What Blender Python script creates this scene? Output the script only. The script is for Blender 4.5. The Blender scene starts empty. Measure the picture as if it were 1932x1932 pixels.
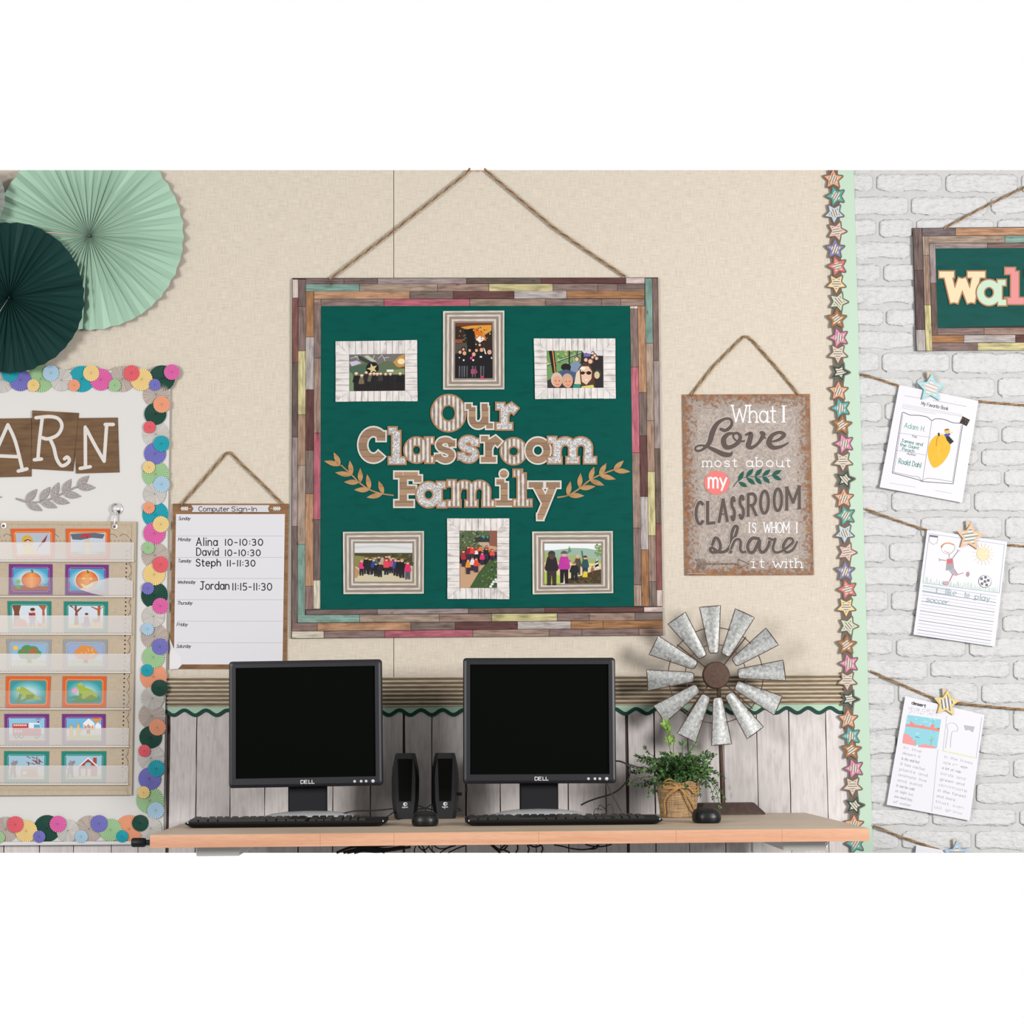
import bpy, math, random
from mathutils import Vector, Matrix
random.seed(7)
SC = bpy.context.scene
COL = SC.collection
# ---------------------------------------------------------------- camera
F = 3554.0                       # focal length in pixels of the 1932 px frame
AR = Vector((0.99949861, 0.00407341, 0.03139971))   # world X (along the wall) seen from the camera
AV = Vector((-0.03073748, -0.11316982, 0.99310010)) # world Y (into the wall)
AU = Vector((-0.00759880, 0.99356731, 0.11298787))  # world Z
ZD = 0.75                        # desk top height
CAM = Vector((0.0, -F/700.0, ZD + 0.2358))
cam = bpy.data.cameras.new('camera'); camo = bpy.data.objects.new('camera', cam); COL.objects.link(camo)
M3 = Matrix((
    (AR[0], AR[1], -AR[2]),
    (AV[0], AV[1], -AV[2]),
    (AU[0], AU[1], -AU[2])))
camo.matrix_world = Matrix.Translation(CAM) @ M3.to_4x4()
cam.sensor_width = 36.0; cam.sensor_fit = 'HORIZONTAL'; cam.lens = F/1932.0*36.0
cam.clip_start = 0.05; cam.clip_end = 100
SC.camera = camo
# ---------------------------------------------------------------- world, lights, exposure
W = bpy.data.worlds.new('world'); SC.world = W; W.use_nodes = True
bg = W.node_tree.nodes['Background']; bg.inputs[0].default_value = (1, 1, 1, 1); bg.inputs[1].default_value = 1.0
SC.view_settings.view_transform = 'Standard'; SC.view_settings.look = 'None'
SC.view_settings.exposure = 0.0; SC.view_settings.gamma = 1.0
SC.view_settings.use_curve_mapping = False
def area(name, loc, target, size, power, col=(1, 1, 1)):
    l = bpy.data.lights.new(name, 'AREA'); l.shape = 'SQUARE'; l.size = size; l.energy = power; l.color = col
    o = bpy.data.objects.new(name, l); COL.objects.link(o); o.location = loc
    d = Vector(target) - Vector(loc); o.rotation_euler = d.to_track_quat('-Z', 'Y').to_euler()
    return o
area('softbox_right', (2.9, -3.5, 1.7), (0.4, 0, 1.15), 1.1, 415, (1, 0.985, 0.965))
area('softbox_left', (-2.4, -3.7, 1.75), (0.1, 0, 1.2), 1.1, 235, (1, 0.985, 0.97))
EX = 3.65                        # light the wall receives: colours read off the photograph are divided by it

# ---------------------------------------------------------------- pixel -> wall point
def ray(px, py):
    c = Vector((px-966.0, 966.0-py, F)); return Vector((c.dot(AR), c.dot(AV), c.dot(AU)))
def P(px, py, d=0.0):
    w = ray(px, py); t = (-d-CAM.y)/w.y; return CAM + w*t
def onZ(px, py, z=ZD):
    w = ray(px, py); t = (z-CAM.z)/w.z; return CAM + w*t
TOP, BOT = 321.0, 1609.0         # the built stretch of wall

# ---------------------------------------------------------------- colours and materials
def lin(c):
    c = c/255.0
    return c/12.92 if c <= 0.04045 else ((c+0.055)/1.055)**2.4
def CC(rgb, k=1.0): return tuple(min(0.95, lin(v)/EX*k) for v in rgb)
MATS = {}
def mat(name):
    m = bpy.data.materials.new(name); m.use_nodes = True
    nt = m.node_tree; b = nt.nodes['Principled BSDF']
    return m, nt, b
def N(nt, t, **kw):
    n = nt.nodes.new(t)
    for k, v in kw.items(): setattr(n, k, v)
    return n
def L(nt, a, b): nt.links.new(a, b)
def simple(name, rgb, rough=0.6, spec=0.2, metal=0.0, bump=0, bscale=200.0, var=0.0, vscale=30.0):
    if name in MATS: return MATS[name]
    m, nt, b = mat(name); c = CC(rgb)
    b.inputs['Base Color'].default_value = (*c, 1); b.inputs['Roughness'].default_value = rough
    b.inputs['Specular IOR Level'].default_value = spec; b.inputs['Metallic'].default_value = metal
    if bump or var:
        g = N(nt, 'ShaderNodeNewGeometry'); nz = N(nt, 'ShaderNodeTexNoise'); nz.inputs['Scale'].default_value = bscale
        L(nt, g.outputs['Position'], nz.inputs['Vector'])
        if bump:
            bp = N(nt, 'ShaderNodeBump'); bp.inputs['Strength'].default_value = bump; bp.inputs['Distance'].default_value = 0.001
            L(nt, nz.outputs['Fac'], bp.inputs['Height']); L(nt, bp.outputs['Normal'], b.inputs['Normal'])
        if var:
            n2 = N(nt, 'ShaderNodeTexNoise'); n2.inputs['Scale'].default_value = vscale; n2.inputs['Detail'].default_value = 4
            L(nt, g.outputs['Position'], n2.inputs['Vector'])
            r = ramp(nt, [(0.3, [x*(1-var) for x in c]), (0.7, [min(.95, x*(1+var)) for x in c])])
            L(nt, n2.outputs['Fac'], r.inputs['Fac']); L(nt, r.outputs['Color'], b.inputs['Base Color'])
    MATS[name] = m; return m
def ramp(nt, stops, interp='LINEAR'):
    r = N(nt, 'ShaderNodeValToRGB'); cr = r.color_ramp; cr.interpolation = interp
    while len(cr.elements) < len(stops): cr.elements.new(0.5)
    for e, (p, c) in zip(cr.elements, stops): e.position = p; e.color = (c[0], c[1], c[2], 1)
    return r
def mapping(nt, scale, src='pos', rot=(0, 0, 0)):
    mp = N(nt, 'ShaderNodeMapping'); mp.inputs['Scale'].default_value = scale; mp.inputs['Rotation'].default_value = rot
    if src == 'pos':
        g = N(nt, 'ShaderNodeNewGeometry'); L(nt, g.outputs['Position'], mp.inputs['Vector'])
    else:
        g = N(nt, 'ShaderNodeTexCoord'); L(nt, g.outputs['Object'], mp.inputs['Vector'])
    return mp
def mixc(nt, fac, a, b, mode='MIX'):
    m = N(nt, 'ShaderNodeMix', data_type='RGBA', blend_type=mode)
    for i, v in ((0, fac), (6, a), (7, b)):
        if hasattr(v, 'is_linked') or hasattr(v, 'links'): L(nt, v, m.inputs[i])
        elif i == 0: m.inputs[0].default_value = v
        else: m.inputs[i].default_value = (v[0], v[1], v[2], 1)
    return m.outputs[2]
def ink_mat():
    m, nt, b = mat('printed_ink')
    a = N(nt, 'ShaderNodeAttribute', attribute_name='Col'); L(nt, a.outputs['Color'], b.inputs['Base Color'])
    b.inputs['Roughness'].default_value = 0.55; b.inputs['Specular IOR Level'].default_value = 0.08
    return m
INK = ink_mat()
def grain_mat(name, axis='x', rough=0.75, strength=0.5, dark=0.62, fine=1.0, knots=True, spec=0.12, soft=.75, kn=.6):
    """wood grain modulating the face colour stored in Col; the grain runs along the axis"""
    m, nt, b = mat(name)
    a = N(nt, 'ShaderNodeAttribute', attribute_name='Col')
    s = 260*fine; lo = 9*fine
    sc = (lo*1.6, 1, s*.8) if axis == 'x' else (s*.8, 1, lo*1.6)
    mp = mapping(nt, sc); nz = N(nt, 'ShaderNodeTexNoise'); nz.inputs['Scale'].default_value = 1.0; nz.inputs['Detail'].default_value = 6; nz.inputs['Roughness'].default_value = 0.65
    L(nt, mp.outputs[0], nz.inputs['Vector'])
    r = ramp(nt, [(0.3, (dark,)*3), (0.62, (1.12,)*3)]); L(nt, nz.outputs['Fac'], r.inputs['Fac'])
    c = mixc(nt, strength, a.outputs['Color'], mixc(nt, 1.0, a.outputs['Color'], r.outputs['Color'], 'MULTIPLY'))
    sc2 = (22*fine, 1, 70*fine) if axis == 'x' else (70*fine, 1, 22*fine)
    mp2 = mapping(nt, sc2); n2 = N(nt, 'ShaderNodeTexNoise'); n2.inputs['Scale'].default_value = 1.0; n2.inputs['Detail'].default_value = 2
    L(nt, mp2.outputs[0], n2.inputs['Vector'])
    r2 = ramp(nt, [(0.30, (0.60, 0.56, 0.54)), (0.48, (1, 1, 1)), (0.66, (1.14, 1.13, 1.12))]); L(nt, n2.outputs['Fac'], r2.inputs['Fac'])
    c = mixc(nt, soft, c, mixc(nt, 1.0, c, r2.outputs['Color'], 'MULTIPLY'))
    if knots:
        sk = (14, 1, 30) if axis == 'x' else (30, 1, 14)
        mk = mapping(nt, tuple(v*fine for v in sk)); vo = N(nt, 'ShaderNodeTexVoronoi'); vo.inputs['Scale'].default_value = 1.0
        L(nt, mk.outputs[0], vo.inputs['Vector'])
        rk = ramp(nt, [(0.03, (0.35, 0.3, 0.28)), (0.12, (1, 1, 1))]); L(nt, vo.outputs['Distance'], rk.inputs['Fac'])
        c = mixc(nt, kn, c, mixc(nt, 1.0, c, rk.outputs['Color'], 'MULTIPLY'))
    L(nt, c, b.inputs['Base Color'])
    bp = N(nt, 'ShaderNodeBump'); bp.inputs['Strength'].default_value = 0.25; bp.inputs['Distance'].default_value = 0.0006
    L(nt, nz.outputs['Fac'], bp.inputs['Height']); L(nt, bp.outputs['Normal'], b.inputs['Normal'])
    b.inputs['Roughness'].default_value = rough; b.inputs['Specular IOR Level'].default_value = spec
    return m
WOODX = grain_mat('printed_board_grain_horizontal', 'x', strength=1.0, dark=.42, kn=.8); WOODZ = grain_mat('printed_board_grain_vertical', 'z', strength=1.0, dark=.42, kn=.8)
PALEX = grain_mat('pale_slat_grain_horizontal', 'x', strength=0.35, dark=0.8, fine=1.2)
PALEZ = grain_mat('pale_slat_grain_vertical', 'z', strength=0.35, dark=0.8, fine=1.2)
WHITEWASH = grain_mat('whitewashed_plank_grain', 'z', strength=0.55, dark=0.74, fine=0.8, soft=.35, kn=.35)
def fabric_mat(name, rgb, amp=0.10, scale=900.0, rough=0.9, thread=(0.25, 1.0)):
    m, nt, b = mat(name); c = CC(rgb)
    out = None
    for sc in ((scale*0.06, 1, scale), (scale, 1, scale*0.06)):
        mp = mapping(nt, sc); nz = N(nt, 'ShaderNodeTexNoise'); nz.inputs['Scale'].default_value = 1; nz.inputs['Detail'].default_value = 3
        L(nt, mp.outputs[0], nz.inputs['Vector'])
        r = ramp(nt, [(0.32, (1-amp*1.6,)*3), (0.5, (1, 1, 1)), (0.70, (1+amp*1.3,)*3)]); L(nt, nz.outputs['Fac'], r.inputs['Fac'])
        out = mixc(nt, 1.0, out if out is not None else c, r.outputs['Color'], 'MULTIPLY')
    L(nt, out, b.inputs['Base Color'])
    b.inputs['Roughness'].default_value = rough; b.inputs['Specular IOR Level'].default_value = 0.05
    return m
def galv_mat(name, rgb, scale=110.0, metal=0.0, rough=0.45, spec=0.3, amp=0.28, space='pos'):
    m, nt, b = mat(name); c = CC(rgb)
    mp = mapping(nt, (1, 1, 1), space)
    vo = N(nt, 'ShaderNodeTexVoronoi'); vo.inputs['Scale'].default_value = scale*3; L(nt, mp.outputs[0], vo.inputs['Vector'])
    nz = N(nt, 'ShaderNodeTexNoise'); nz.inputs['Scale'].default_value = scale; nz.inputs['Detail'].default_value = 5; L(nt, mp.outputs[0], nz.inputs['Vector'])
    r = ramp(nt, [(0.35, [x*(1-amp) for x in c]), (0.66, [min(.95, x*(1+amp)) for x in c])]); L(nt, nz.outputs['Fac'], r.inputs['Fac'])
    bw = N(nt, 'ShaderNodeRGBToBW'); L(nt, vo.outputs['Color'], bw.inputs[0])
    r2 = ramp(nt, [(0.2, (1-amp*.6,)*3), (0.8, (1+amp*.8,)*3)]); L(nt, bw.outputs[0], r2.inputs['Fac'])
    L(nt, mixc(nt, 1.0, r.outputs['Color'], r2.outputs['Color'], 'MULTIPLY'), b.inputs['Base Color'])
    b.inputs['Metallic'].default_value = metal; b.inputs['Roughness'].default_value = rough; b.inputs['Specular IOR Level'].default_value = spec
    return m

# ---------------------------------------------------------------- objects
def setp(o, label=None, cat=None, group=None, kind=None):
    if label: o['label'] = label
    if cat: o['category'] = cat
    if group: o['group'] = group
    if kind: o['kind'] = kind
    return o
def thing(name, loc, label, cat, group=None, rot=None):
    o = bpy.data.objects.new(name, None); COL.objects.link(o); o.location = loc; o.empty_display_size = 0.05
    if rot: o.rotation_euler = rot
    return setp(o, label, cat, group)
def worg(o):
    v = Vector((0, 0, 0))
    while o is not None: v += o.location; o = o.parent
    return v
class MB:
    """collects polygons in world space (or in local space) and links them as ONE mesh object"""
    def __init__(s): s.v = []; s.f = []; s.c = []; s.mi = []
    def face(s, pts, col=(128, 128, 128), mi=0):
        i = len(s.v); s.v += [Vector(p) for p in pts]; s.f.append(tuple(range(i, i+len(pts)))); s.c.append(col); s.mi.append(mi)
    def grid(s, rows, col=(128, 128, 128), close=False, mi=0):
        i = len(s.v); n = len(rows[0])
        for r in rows: s.v += [Vector(p) for p in r]
        for a in range(len(rows)-1):
            for b in range(n if close else n-1):
                b2 = (b+1) % n
                s.f.append((i+a*n+b, i+a*n+b2, i+(a+1)*n+b2, i+(a+1)*n+b)); s.c.append(col); s.mi.append(mi)
    # flat polygon on the wall, vertices (px, py, depth)
    def wp(s, pts, col=(128, 128, 128), mi=0):
        pts = clipb(pts)
        if len(pts) >= 3: s.face([P(*p) for p in pts], col, mi)
    def flat(s, pts, d, col=(128, 128, 128), mi=0):
        s.n = (getattr(s, 'n', 0)+1) % 31; d += s.n*3e-6      # overlapping pieces of one print never share a plane
        s.wp([(p[0], p[1], d) for p in pts], col, mi)
    def prism(s, pts, d0, d1, col=(128, 128, 128), side=None, mi=0, smi=None):
        """outline in pixels at its front depth d1, extruded straight back to depth d0"""
        s.n = (getattr(s, 'n', 0)+1) % 31; d1 += s.n*3e-6
        pts = clipb([(p[0], p[1], d1) for p in pts])
        if len(pts) < 3: return
        ar = sum(pts[i-1][0]*pts[i][1]-pts[i][0]*pts[i-1][1] for i in range(len(pts)))
        if ar > 0: pts = pts[::-1]
        w = [P(*p) for p in pts]; k = Vector((0, d1-d0, 0)); i = len(s.v); n = len(w)
        s.v += w + [q+k for q in w]; s.f.append(tuple(range(i, i+n))); s.c.append(col); s.mi.append(mi)
        for a in range(n):
            b = (a+1) % n; s.f.append((i+b, i+a, i+n+a, i+n+b)); s.c.append(side or col); s.mi.append(mi if smi is None else smi)
    def box(s, a, b, col=(128, 128, 128), bev=0.0):
        (x0, y0, z0), (x1, y1, z1) = a, b
        if bev <= 0:
            q = [(x0, y0, z0), (x1, y0, z0), (x1, y1, z0), (x0, y1, z0), (x0, y0, z1), (x1, y0, z1), (x1, y1, z1), (x0, y1, z1)]
            i = len(s.v); s.v += [Vector(p) for p in q]
            for f in ((0, 3, 2, 1), (4, 5, 6, 7), (0, 1, 5, 4), (1, 2, 6, 5), (2, 3, 7, 6), (3, 0, 4, 7)):
                s.f.append(tuple(i+k for k in f)); s.c.append(col); s.mi.append(0)
        else:
            def ring(e, z):
                return [(x0+e, y0+bev, z), (x0+bev, y0+e, z), (x1-bev, y0+e, z), (x1-e, y0+bev, z), (x1-e, y1-bev, z), (x1-bev, y1-e, z), (x0+bev, y1-e, z), (x0+e, y1-bev, z)]
            rows = [ring(bev, z0), ring(0, z0+bev), ring(0, z1-bev), ring(bev, z1)]
            s.grid(rows, col, True); s.face(rows[0][::-1], col); s.face(rows[3], col)
    def lathe(s, prof, c, n=24, col=(128, 128, 128), axis='z', cap=True, sx=1, sy=1):
        rows = []
        for r, h in prof:
            row = []
            for k in range(n):
                a = 2*math.pi*k/n; x, y = r*math.cos(a)*sx, r*math.sin(a)*sy
                p = (x, y, h) if axis == 'z' else ((x, h, -y) if axis == 'y' else (h, x, y))
                row.append(Vector(c)+Vector(p))
            rows.append(row)
        s.grid(rows, col, True)
        if cap: s.face(rows[0][::-1], col); s.face(rows[-1], col)
    def tube(s, pts, r, n=8, col=(128, 128, 128), cap=True):
        pts = [Vector(p) for p in pts]; rows = []; up = None
        for i, p in enumerate(pts):
            t = (pts[min(i+1, len(pts)-1)]-pts[max(i-1, 0)]).normalized()
            if up is None: up = Vector((0, 0, 1)) if abs(t.z) < 0.9 else Vector((1, 0, 0))
            a = (up - t*up.dot(t)).normalized(); b = t.cross(a); up = a
            rr = r[i] if isinstance(r, (list, tuple)) else r
            rows.append([p + (a*math.cos(2*math.pi*k/n)+b*math.sin(2*math.pi*k/n))*rr for k in range(n)])
        s.grid(rows, col, True)
        if cap: s.face(rows[0][::-1], col); s.face(rows[-1], col)
    def build(s, name, m, parent=None, local=False, smooth=False, org=None):
        if not s.v: return None
        mats = m if isinstance(m, (list, tuple)) else [m]
        if parent is not None: off = Vector((0, 0, 0)) if local else worg(parent); loc = (0, 0, 0)
        elif local: off = Vector((0, 0, 0)); loc = org or (0, 0, 0)
        else:
            if org is None:
                xs = [v.x for v in s.v]; ys = [v.y for v in s.v]; zs = [v.z for v in s.v]
                org = ((min(xs)+max(xs))/2, max(ys), min(zs))
            off = Vector(org); loc = org
        me = bpy.data.meshes.new(name); me.from_pydata([tuple(v-off) for v in s.v], [], s.f)
        for k in mats: me.materials.append(k)
        at = me.color_attributes.new('Col', 'FLOAT_COLOR', 'CORNER'); data = []
        cache = {}
        for f, c in zip(s.f, s.c):
            q = cache.get(c)
            if q is None: q = cache[c] = (*CC(c), 1.0)
            data += list(q)*len(f)
        at.data.foreach_set('color', data)
        if len(mats) > 1: me.polygons.foreach_set('material_index', s.mi)
        if smooth:
            me.polygons.foreach_set('use_smooth', [True]*len(me.polygons))
            me.set_sharp_from_angle(angle=math.radians(38))
        me.update()
        o = bpy.data.objects.new(name, me); COL.objects.link(o); o.location = loc
        if parent is not None: o.parent = parent
        return o
def clipb(pts, t=TOP, b=BOT):
    for lim, sg in ((t, 1), (b, -1)):
        out = []
        n = len(pts)
        for i in range(n):
            p, q = pts[i], pts[(i+1) % n]
            ip, iq = (p[1]-lim)*sg >= 0, (q[1]-lim)*sg >= 0
            if ip: out.append(p)
            if ip != iq:
                k = (lim-p[1])/(q[1]-p[1]); out.append(tuple(p[j]+(q[j]-p[j])*k for j in range(len(p))))
        pts = out
        if len(pts) < 3: return []
    return pts
def copy_tree(o, parent=None):
    c = o.copy(); COL.objects.link(c)
    if parent is not None: c.parent = parent
    for ch in list(o.children): copy_tree(ch, c)
    return c
# 2D helpers (pixel space, y down)
def rect(x0, y0, x1, y1): return [(x0, y0), (x1, y0), (x1, y1), (x0, y1)]
def disc(cx, cy, rx, ry=None, n=16, a0=0):
    ry = rx if ry is None else ry
    return [(cx+rx*math.cos(2*math.pi*k/n+a0), cy+ry*math.sin(2*math.pi*k/n+a0)) for k in range(n)]
def quadmap(tl, tr, br, bl):
    def f(u, v):
        return ((tl[0]*(1-u)+tr[0]*u)*(1-v)+(bl[0]*(1-u)+br[0]*u)*v, (tl[1]*(1-u)+tr[1]*u)*(1-v)+(bl[1]*(1-u)+br[1]*u)*v)
    return f
def crom(pts, n=5, closed=False):
    out = []; m = len(pts)
    if m < 3 and not closed: return list(pts)
    for i in range(m if closed else m-1):
        g = (lambda k: pts[k % m]) if closed else (lambda k: pts[max(0, min(m-1, k))])
        p0, p1, p2, p3 = g(i-1), g(i), g(i+1), g(i+2)
        for k in range(n):
            t = k/n
            out.append(tuple(0.5*((2*p1[j])+(-p0[j]+p2[j])*t+(2*p0[j]-5*p1[j]+4*p2[j]-p3[j])*t*t+(-p0[j]+3*p1[j]-3*p2[j]+p3[j])*t*t*t) for j in range(len(p1))))
    if not closed: out.append(tuple(pts[-1]))
    return out
def ribbon(pts, w, closed=False, ext=0.0):
    """quads following a polyline; w is a width or a list of widths"""
    m = len(pts); P2 = [Vector((p[0], p[1])) for p in pts]
    if not closed and m > 2:                     # an acute corner is made of two separate strokes
        for i in range(1, m-1):
            a, b = P2[i]-P2[i-1], P2[i+1]-P2[i]
            if a.length > 1e-6 and b.length > 1e-6 and a.normalized().dot(b.normalized()) < 0.25:
                w1, w2 = (w[:i+1], w[i:]) if isinstance(w, (list, tuple)) else (w, w)
                e = (w[i] if isinstance(w, (list, tuple)) else w)*0.28
                return ribbon(pts[:i+1], w1, False, max(ext, e)) + ribbon(pts[i:], w2, False, max(ext, e))
    if ext and not closed and m > 1:
        P2[0] = P2[0]+(P2[0]-P2[1]).normalized()*ext; P2[-1] = P2[-1]+(P2[-1]-P2[-2]).normalized()*ext
    L1, R1 = [], []
    for i in range(m):
        a = P2[i-1] if (i > 0 or closed) else None
        b = P2[(i+1) % m] if (i < m-1 or closed) else None
        d1 = (P2[i]-a) if a is not None else (b-P2[i]); d2 = (b-P2[i]) if b is not None else (P2[i]-a)
        if d1.length < 1e-9: d1 = d2
        if d2.length < 1e-9: d2 = d1
        if d1.length < 1e-9: d1 = d2 = Vector((1, 0))
        d1.normalize(); d2.normalize()
        n1 = Vector((-d1.y, d1.x)); n2 = Vector((-d2.y, d2.x)); n = n1+n2
        n = n1 if n.length < 0.2 else n.normalized()
        k = 1.0/max(0.55, n.dot(n1)); ww = (w[i] if isinstance(w, (list, tuple)) else w)/2
        L1.append(P2[i]+n*ww*k); R1.append(P2[i]-n*ww*k)
    q = []
    for i in range(m if closed else m-1):
        j = (i+1) % m; q.append([tuple(L1[i]), tuple(L1[j]), tuple(R1[j]), tuple(R1[i])])
    return q
def star_pts(cx, cy, r, a0, k=0.5):
    return [(cx+(r if i % 2 == 0 else r*k)*math.sin(a0+math.pi*i/5), cy-(r if i % 2 == 0 else r*k)*math.cos(a0+math.pi*i/5)) for i in range(10)]
EPS = 0.00010
class Ink:
    """flat print: polygons mapped through f(u,v) -> pixel, stacked in thin layers over depth d"""
    def __init__(s, f=None, d=0.0): s.f = f or (lambda x, y: (x, y)); s.d = d; s.mb = MB(); s.k = 0
    def up(s): s.k += 1
    def poly(s, pts, col, up=False):
        if up: s.k += 1
        s.mb.flat([s.f(*p) for p in pts], s.d+s.k*EPS, col)
    def line(s, pts, w, col, closed=False, smooth=False, asp=1.0):
        if smooth: pts = crom(pts, 5, closed)
        q = [s.f(*p) for p in pts]
        for r in ribbon(q, w, closed): s.mb.flat(r, s.d+s.k*EPS, col)
    def build(s, name, parent, label=None):
        o = s.mb.build(name, INK, parent)
        if label: o['label'] = label
        return o
# ---------------------------------------------------------------- stroke font (x to the right, y up, capital height 1, x-height .66)
def el(cx, cy, rx, ry, a0=0, a1=360, n=14):
    return [(cx+rx*math.cos(math.radians(a0+(a1-a0)*k/n)), cy+ry*math.sin(math.radians(a0+(a1-a0)*k/n))) for k in range(n+1)]
X = 0.66
G = {
 'A': ([[(0, 0), (.36, 1), (.72, 0)], [(.13, .34), (.59, .34)]], [(0, 0), (.72, 0)]),
 'B': ([[(0, 0), (0, 1)], [(0, 1)]+el(.25, .76, .27, .24, 90, -90)+[(0, .52)], [(0, .52)]+el(.28, .26, .3, .26, 90, -90)+[(0, 0)]], []),
 'C': ([el(.38, .5, .38, .5, 48, 312)], []),
 'D': ([[(0, 0), (0, 1)], [(0, 1), (.2, 1)]+el(.2, .5, .45, .5, 90, -90)+[(0, 0)]], []),
 'E': ([[(.5, 1), (0, 1), (0, 0), (.52, 0)], [(0, .52), (.42, .52)]], []),
 'F': ([[(0, 0), (0, 1), (.55, 1)], [(0, .52), (.42, .52)]], [(0, 0)]),
 'G': ([el(.38, .5, .38, .5, 48, 350)+[(.45, .45)]], []),
 'H': ([[(0, 0), (0, 1)], [(.6, 0), (.6, 1)], [(0, .52), (.6, .52)]], [(0, 0), (0, 1), (.6, 0), (.6, 1)]),
 'I': ([[(.06, 0), (.06, 1)]], [(.06, 0), (.06, 1)]),
 'J': ([[(.4, 1), (.4, .25)]+el(.2, .22, .2, .22, 0, -150, 8), [(.1, 1), (.6, 1)]], []),
 'L': ([[(0, 1), (0, 0), (.5, 0)]], [(0, 1)]),
 'M': ([[(0, 0), (0, 1), (.4, .3), (.8, 1), (.8, 0)]], [(0, 0), (0, 1), (.8, 0), (.8, 1)]),
 'N': ([[(0, 0), (0, 1), (.6, 0), (.6, 1)]], [(0, 0), (.6, 1)]),
 'O': ([el(.38, .5, .38, .5, 90, 450, 20)], []),
 'P': ([[(0, 0), (0, 1)], [(0, 1)]+el(.25, .74, .27, .26, 90, -90)+[(0, .48)]], []),
 'R': ([[(0, 0), (0, 1)], [(0, 1)]+el(.27, .74, .27, .26, 90, -90)+[(0, .48)], [(.25, .48), (.58, 0)]], [(0, 0), (.58, 0)]),
 'S': ([crom([(.55, .82), (.42, .98), (.2, .98), (.04, .84), (.08, .64), (.3, .52), (.52, .4), (.57, .2), (.44, .03), (.2, .0), (.02, .17)], 4)], []),
 'T': ([[(.33, 0), (.33, 1)], [(0, 1), (.66, 1)]], [(.33, 0)]),
 'W': ([[(0, 1), (.25, 0), (.5, .8), (.75, 0), (1, 1)]], [(0, 1), (1, 1)]),
 'a': ([el(.27, X/2, .27, X/2, 0, 360, 16), [(.55, X), (.55, 0)]], [(.6, 0)]),
 'b': ([[(0, 1), (0, 0)], el(.28, X/2, .28, X/2, 180, -180, 16)], [(0, 1)]),
 'c': ([el(.28, X/2, .28, X/2, 50, 310)], []),
 'd': ([[(.56, 1), (.56, 0)], el(.28, X/2, .28, X/2, 0, 360, 16)], [(.6, 0)]),
 'e': ([[(.02, .36), (.54, .36)]+el(.28, X/2, .28, X/2, 5, 310)], []),
 'f': ([el(.3, .8, .17, .2, 30, 180, 6)+[(.13, 0)], [(0, X), (.32, X)]], [(.13, 0)]),
 'g': ([el(.27, X/2, .27, X/2, 0, 360, 16), [(.54, X), (.54, -.1)]+el(.3, -.1, .24, .2, 0, -150, 6)], []),
 'h': ([[(0, 0), (0, 1)], el(.25, .38, .25, .28, 180, 0, 8)+[(.5, 0)]], [(0, 0), (.5, 0), (0, 1)]),
 'i': ([[(.06, X), (.06, 0)], [(.06, .9), (.06, .97)]], [(.06, 0), (0, X)]),
 'j': ([[(.2, X), (.2, -.15)]+el(.05, -.15, .15, .15, 0, -120, 5), [(.2, .9), (.2, .97)]], []),
 'k': ([[(0, 0), (0, 1)], [(.42, X), (0, .25)], [(.12, .36), (.45, 0)]], [(0, 0)]),
 'l': ([[(.06, 1), (.06, 0)]], [(.06, 0), (0, 1)]),
 'm': ([[(0, X), (0, 0)], el(.2, .42, .2, .24, 180, 0, 8)+[(.4, 0)], el(.6, .42, .2, .24, 180, 0, 8)+[(.8, 0)]], [(0, 0), (.4, 0), (.8, 0)]),
 'n': ([[(0, X), (0, 0)], el(.25, .4, .25, .26, 180, 0, 8)+[(.5, 0)]], [(0, 0), (.5, 0)]),
 'o': ([el(.29, X/2, .29, X/2, 90, 450, 16)], []),
 'p': ([[(0, X), (0, -.32)], el(.28, X/2, .28, X/2, 180, -180, 16)], []),
 'r': ([[(0, X), (0, 0)], el(.22, .4, .22, .26, 180, 50, 6)], [(0, 0)]),
 's': ([crom([(.44, .54), (.33, .65), (.15, .65), (.03, .53), (.1, .4), (.26, .34), (.42, .26), (.46, .12), (.33, .01), (.14, .01), (0, .13)], 4)], []),
 't': ([[(.15, .92), (.15, .12)]+el(.28, .12, .13, .12, 180, 300, 5), [(0, X), (.36, X)]], []),
 'u': ([[(0, X), (0, .26)]+el(.25, .26, .25, .26, 180, 360, 8)+[(.5, X)], [(.5, X), (.5, 0)]], [(.56, 0)]),
 'v': ([[(0, X), (.25, 0), (.5, X)]], [(0, X), (.5, X)]),
 'w': ([[(0, X), (.2, 0), (.4, .5), (.6, 0), (.8, X)]], [(0, X), (.8, X)]),
 'y': ([[(0, X), (.26, .02)], [(.52, X), (.12, -.32)]], []),
 '0': ([el(.27, .5, .27, .5, 90, 450, 18)], []), '1': ([[(.06, 1), (.06, 0)]], []),
 '3': ([[(0, .9)]+el(.2, .75, .24, .24, 90, -90, 7)+el(.2, .26, .27, .27, 90, -130, 8)], []),
 '5': ([[(.45, 1), (.08, 1), (.04, .58)]+el(.2, .3, .27, .3, 75, -130, 9)], []),
 '-': ([[(0, .45), (.32, .45)]], []), ':': ([[(.05, .2), (.05, .28)], [(.05, .62), (.05, .7)]], []), '.': ([[(.04, 0), (.04, .07)]], []), ' ': ([], []),
}
def gw(ch):
    if ch == ' ': return 0.32
    return max(p[0] for st in G[ch][0] for p in st)
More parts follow.
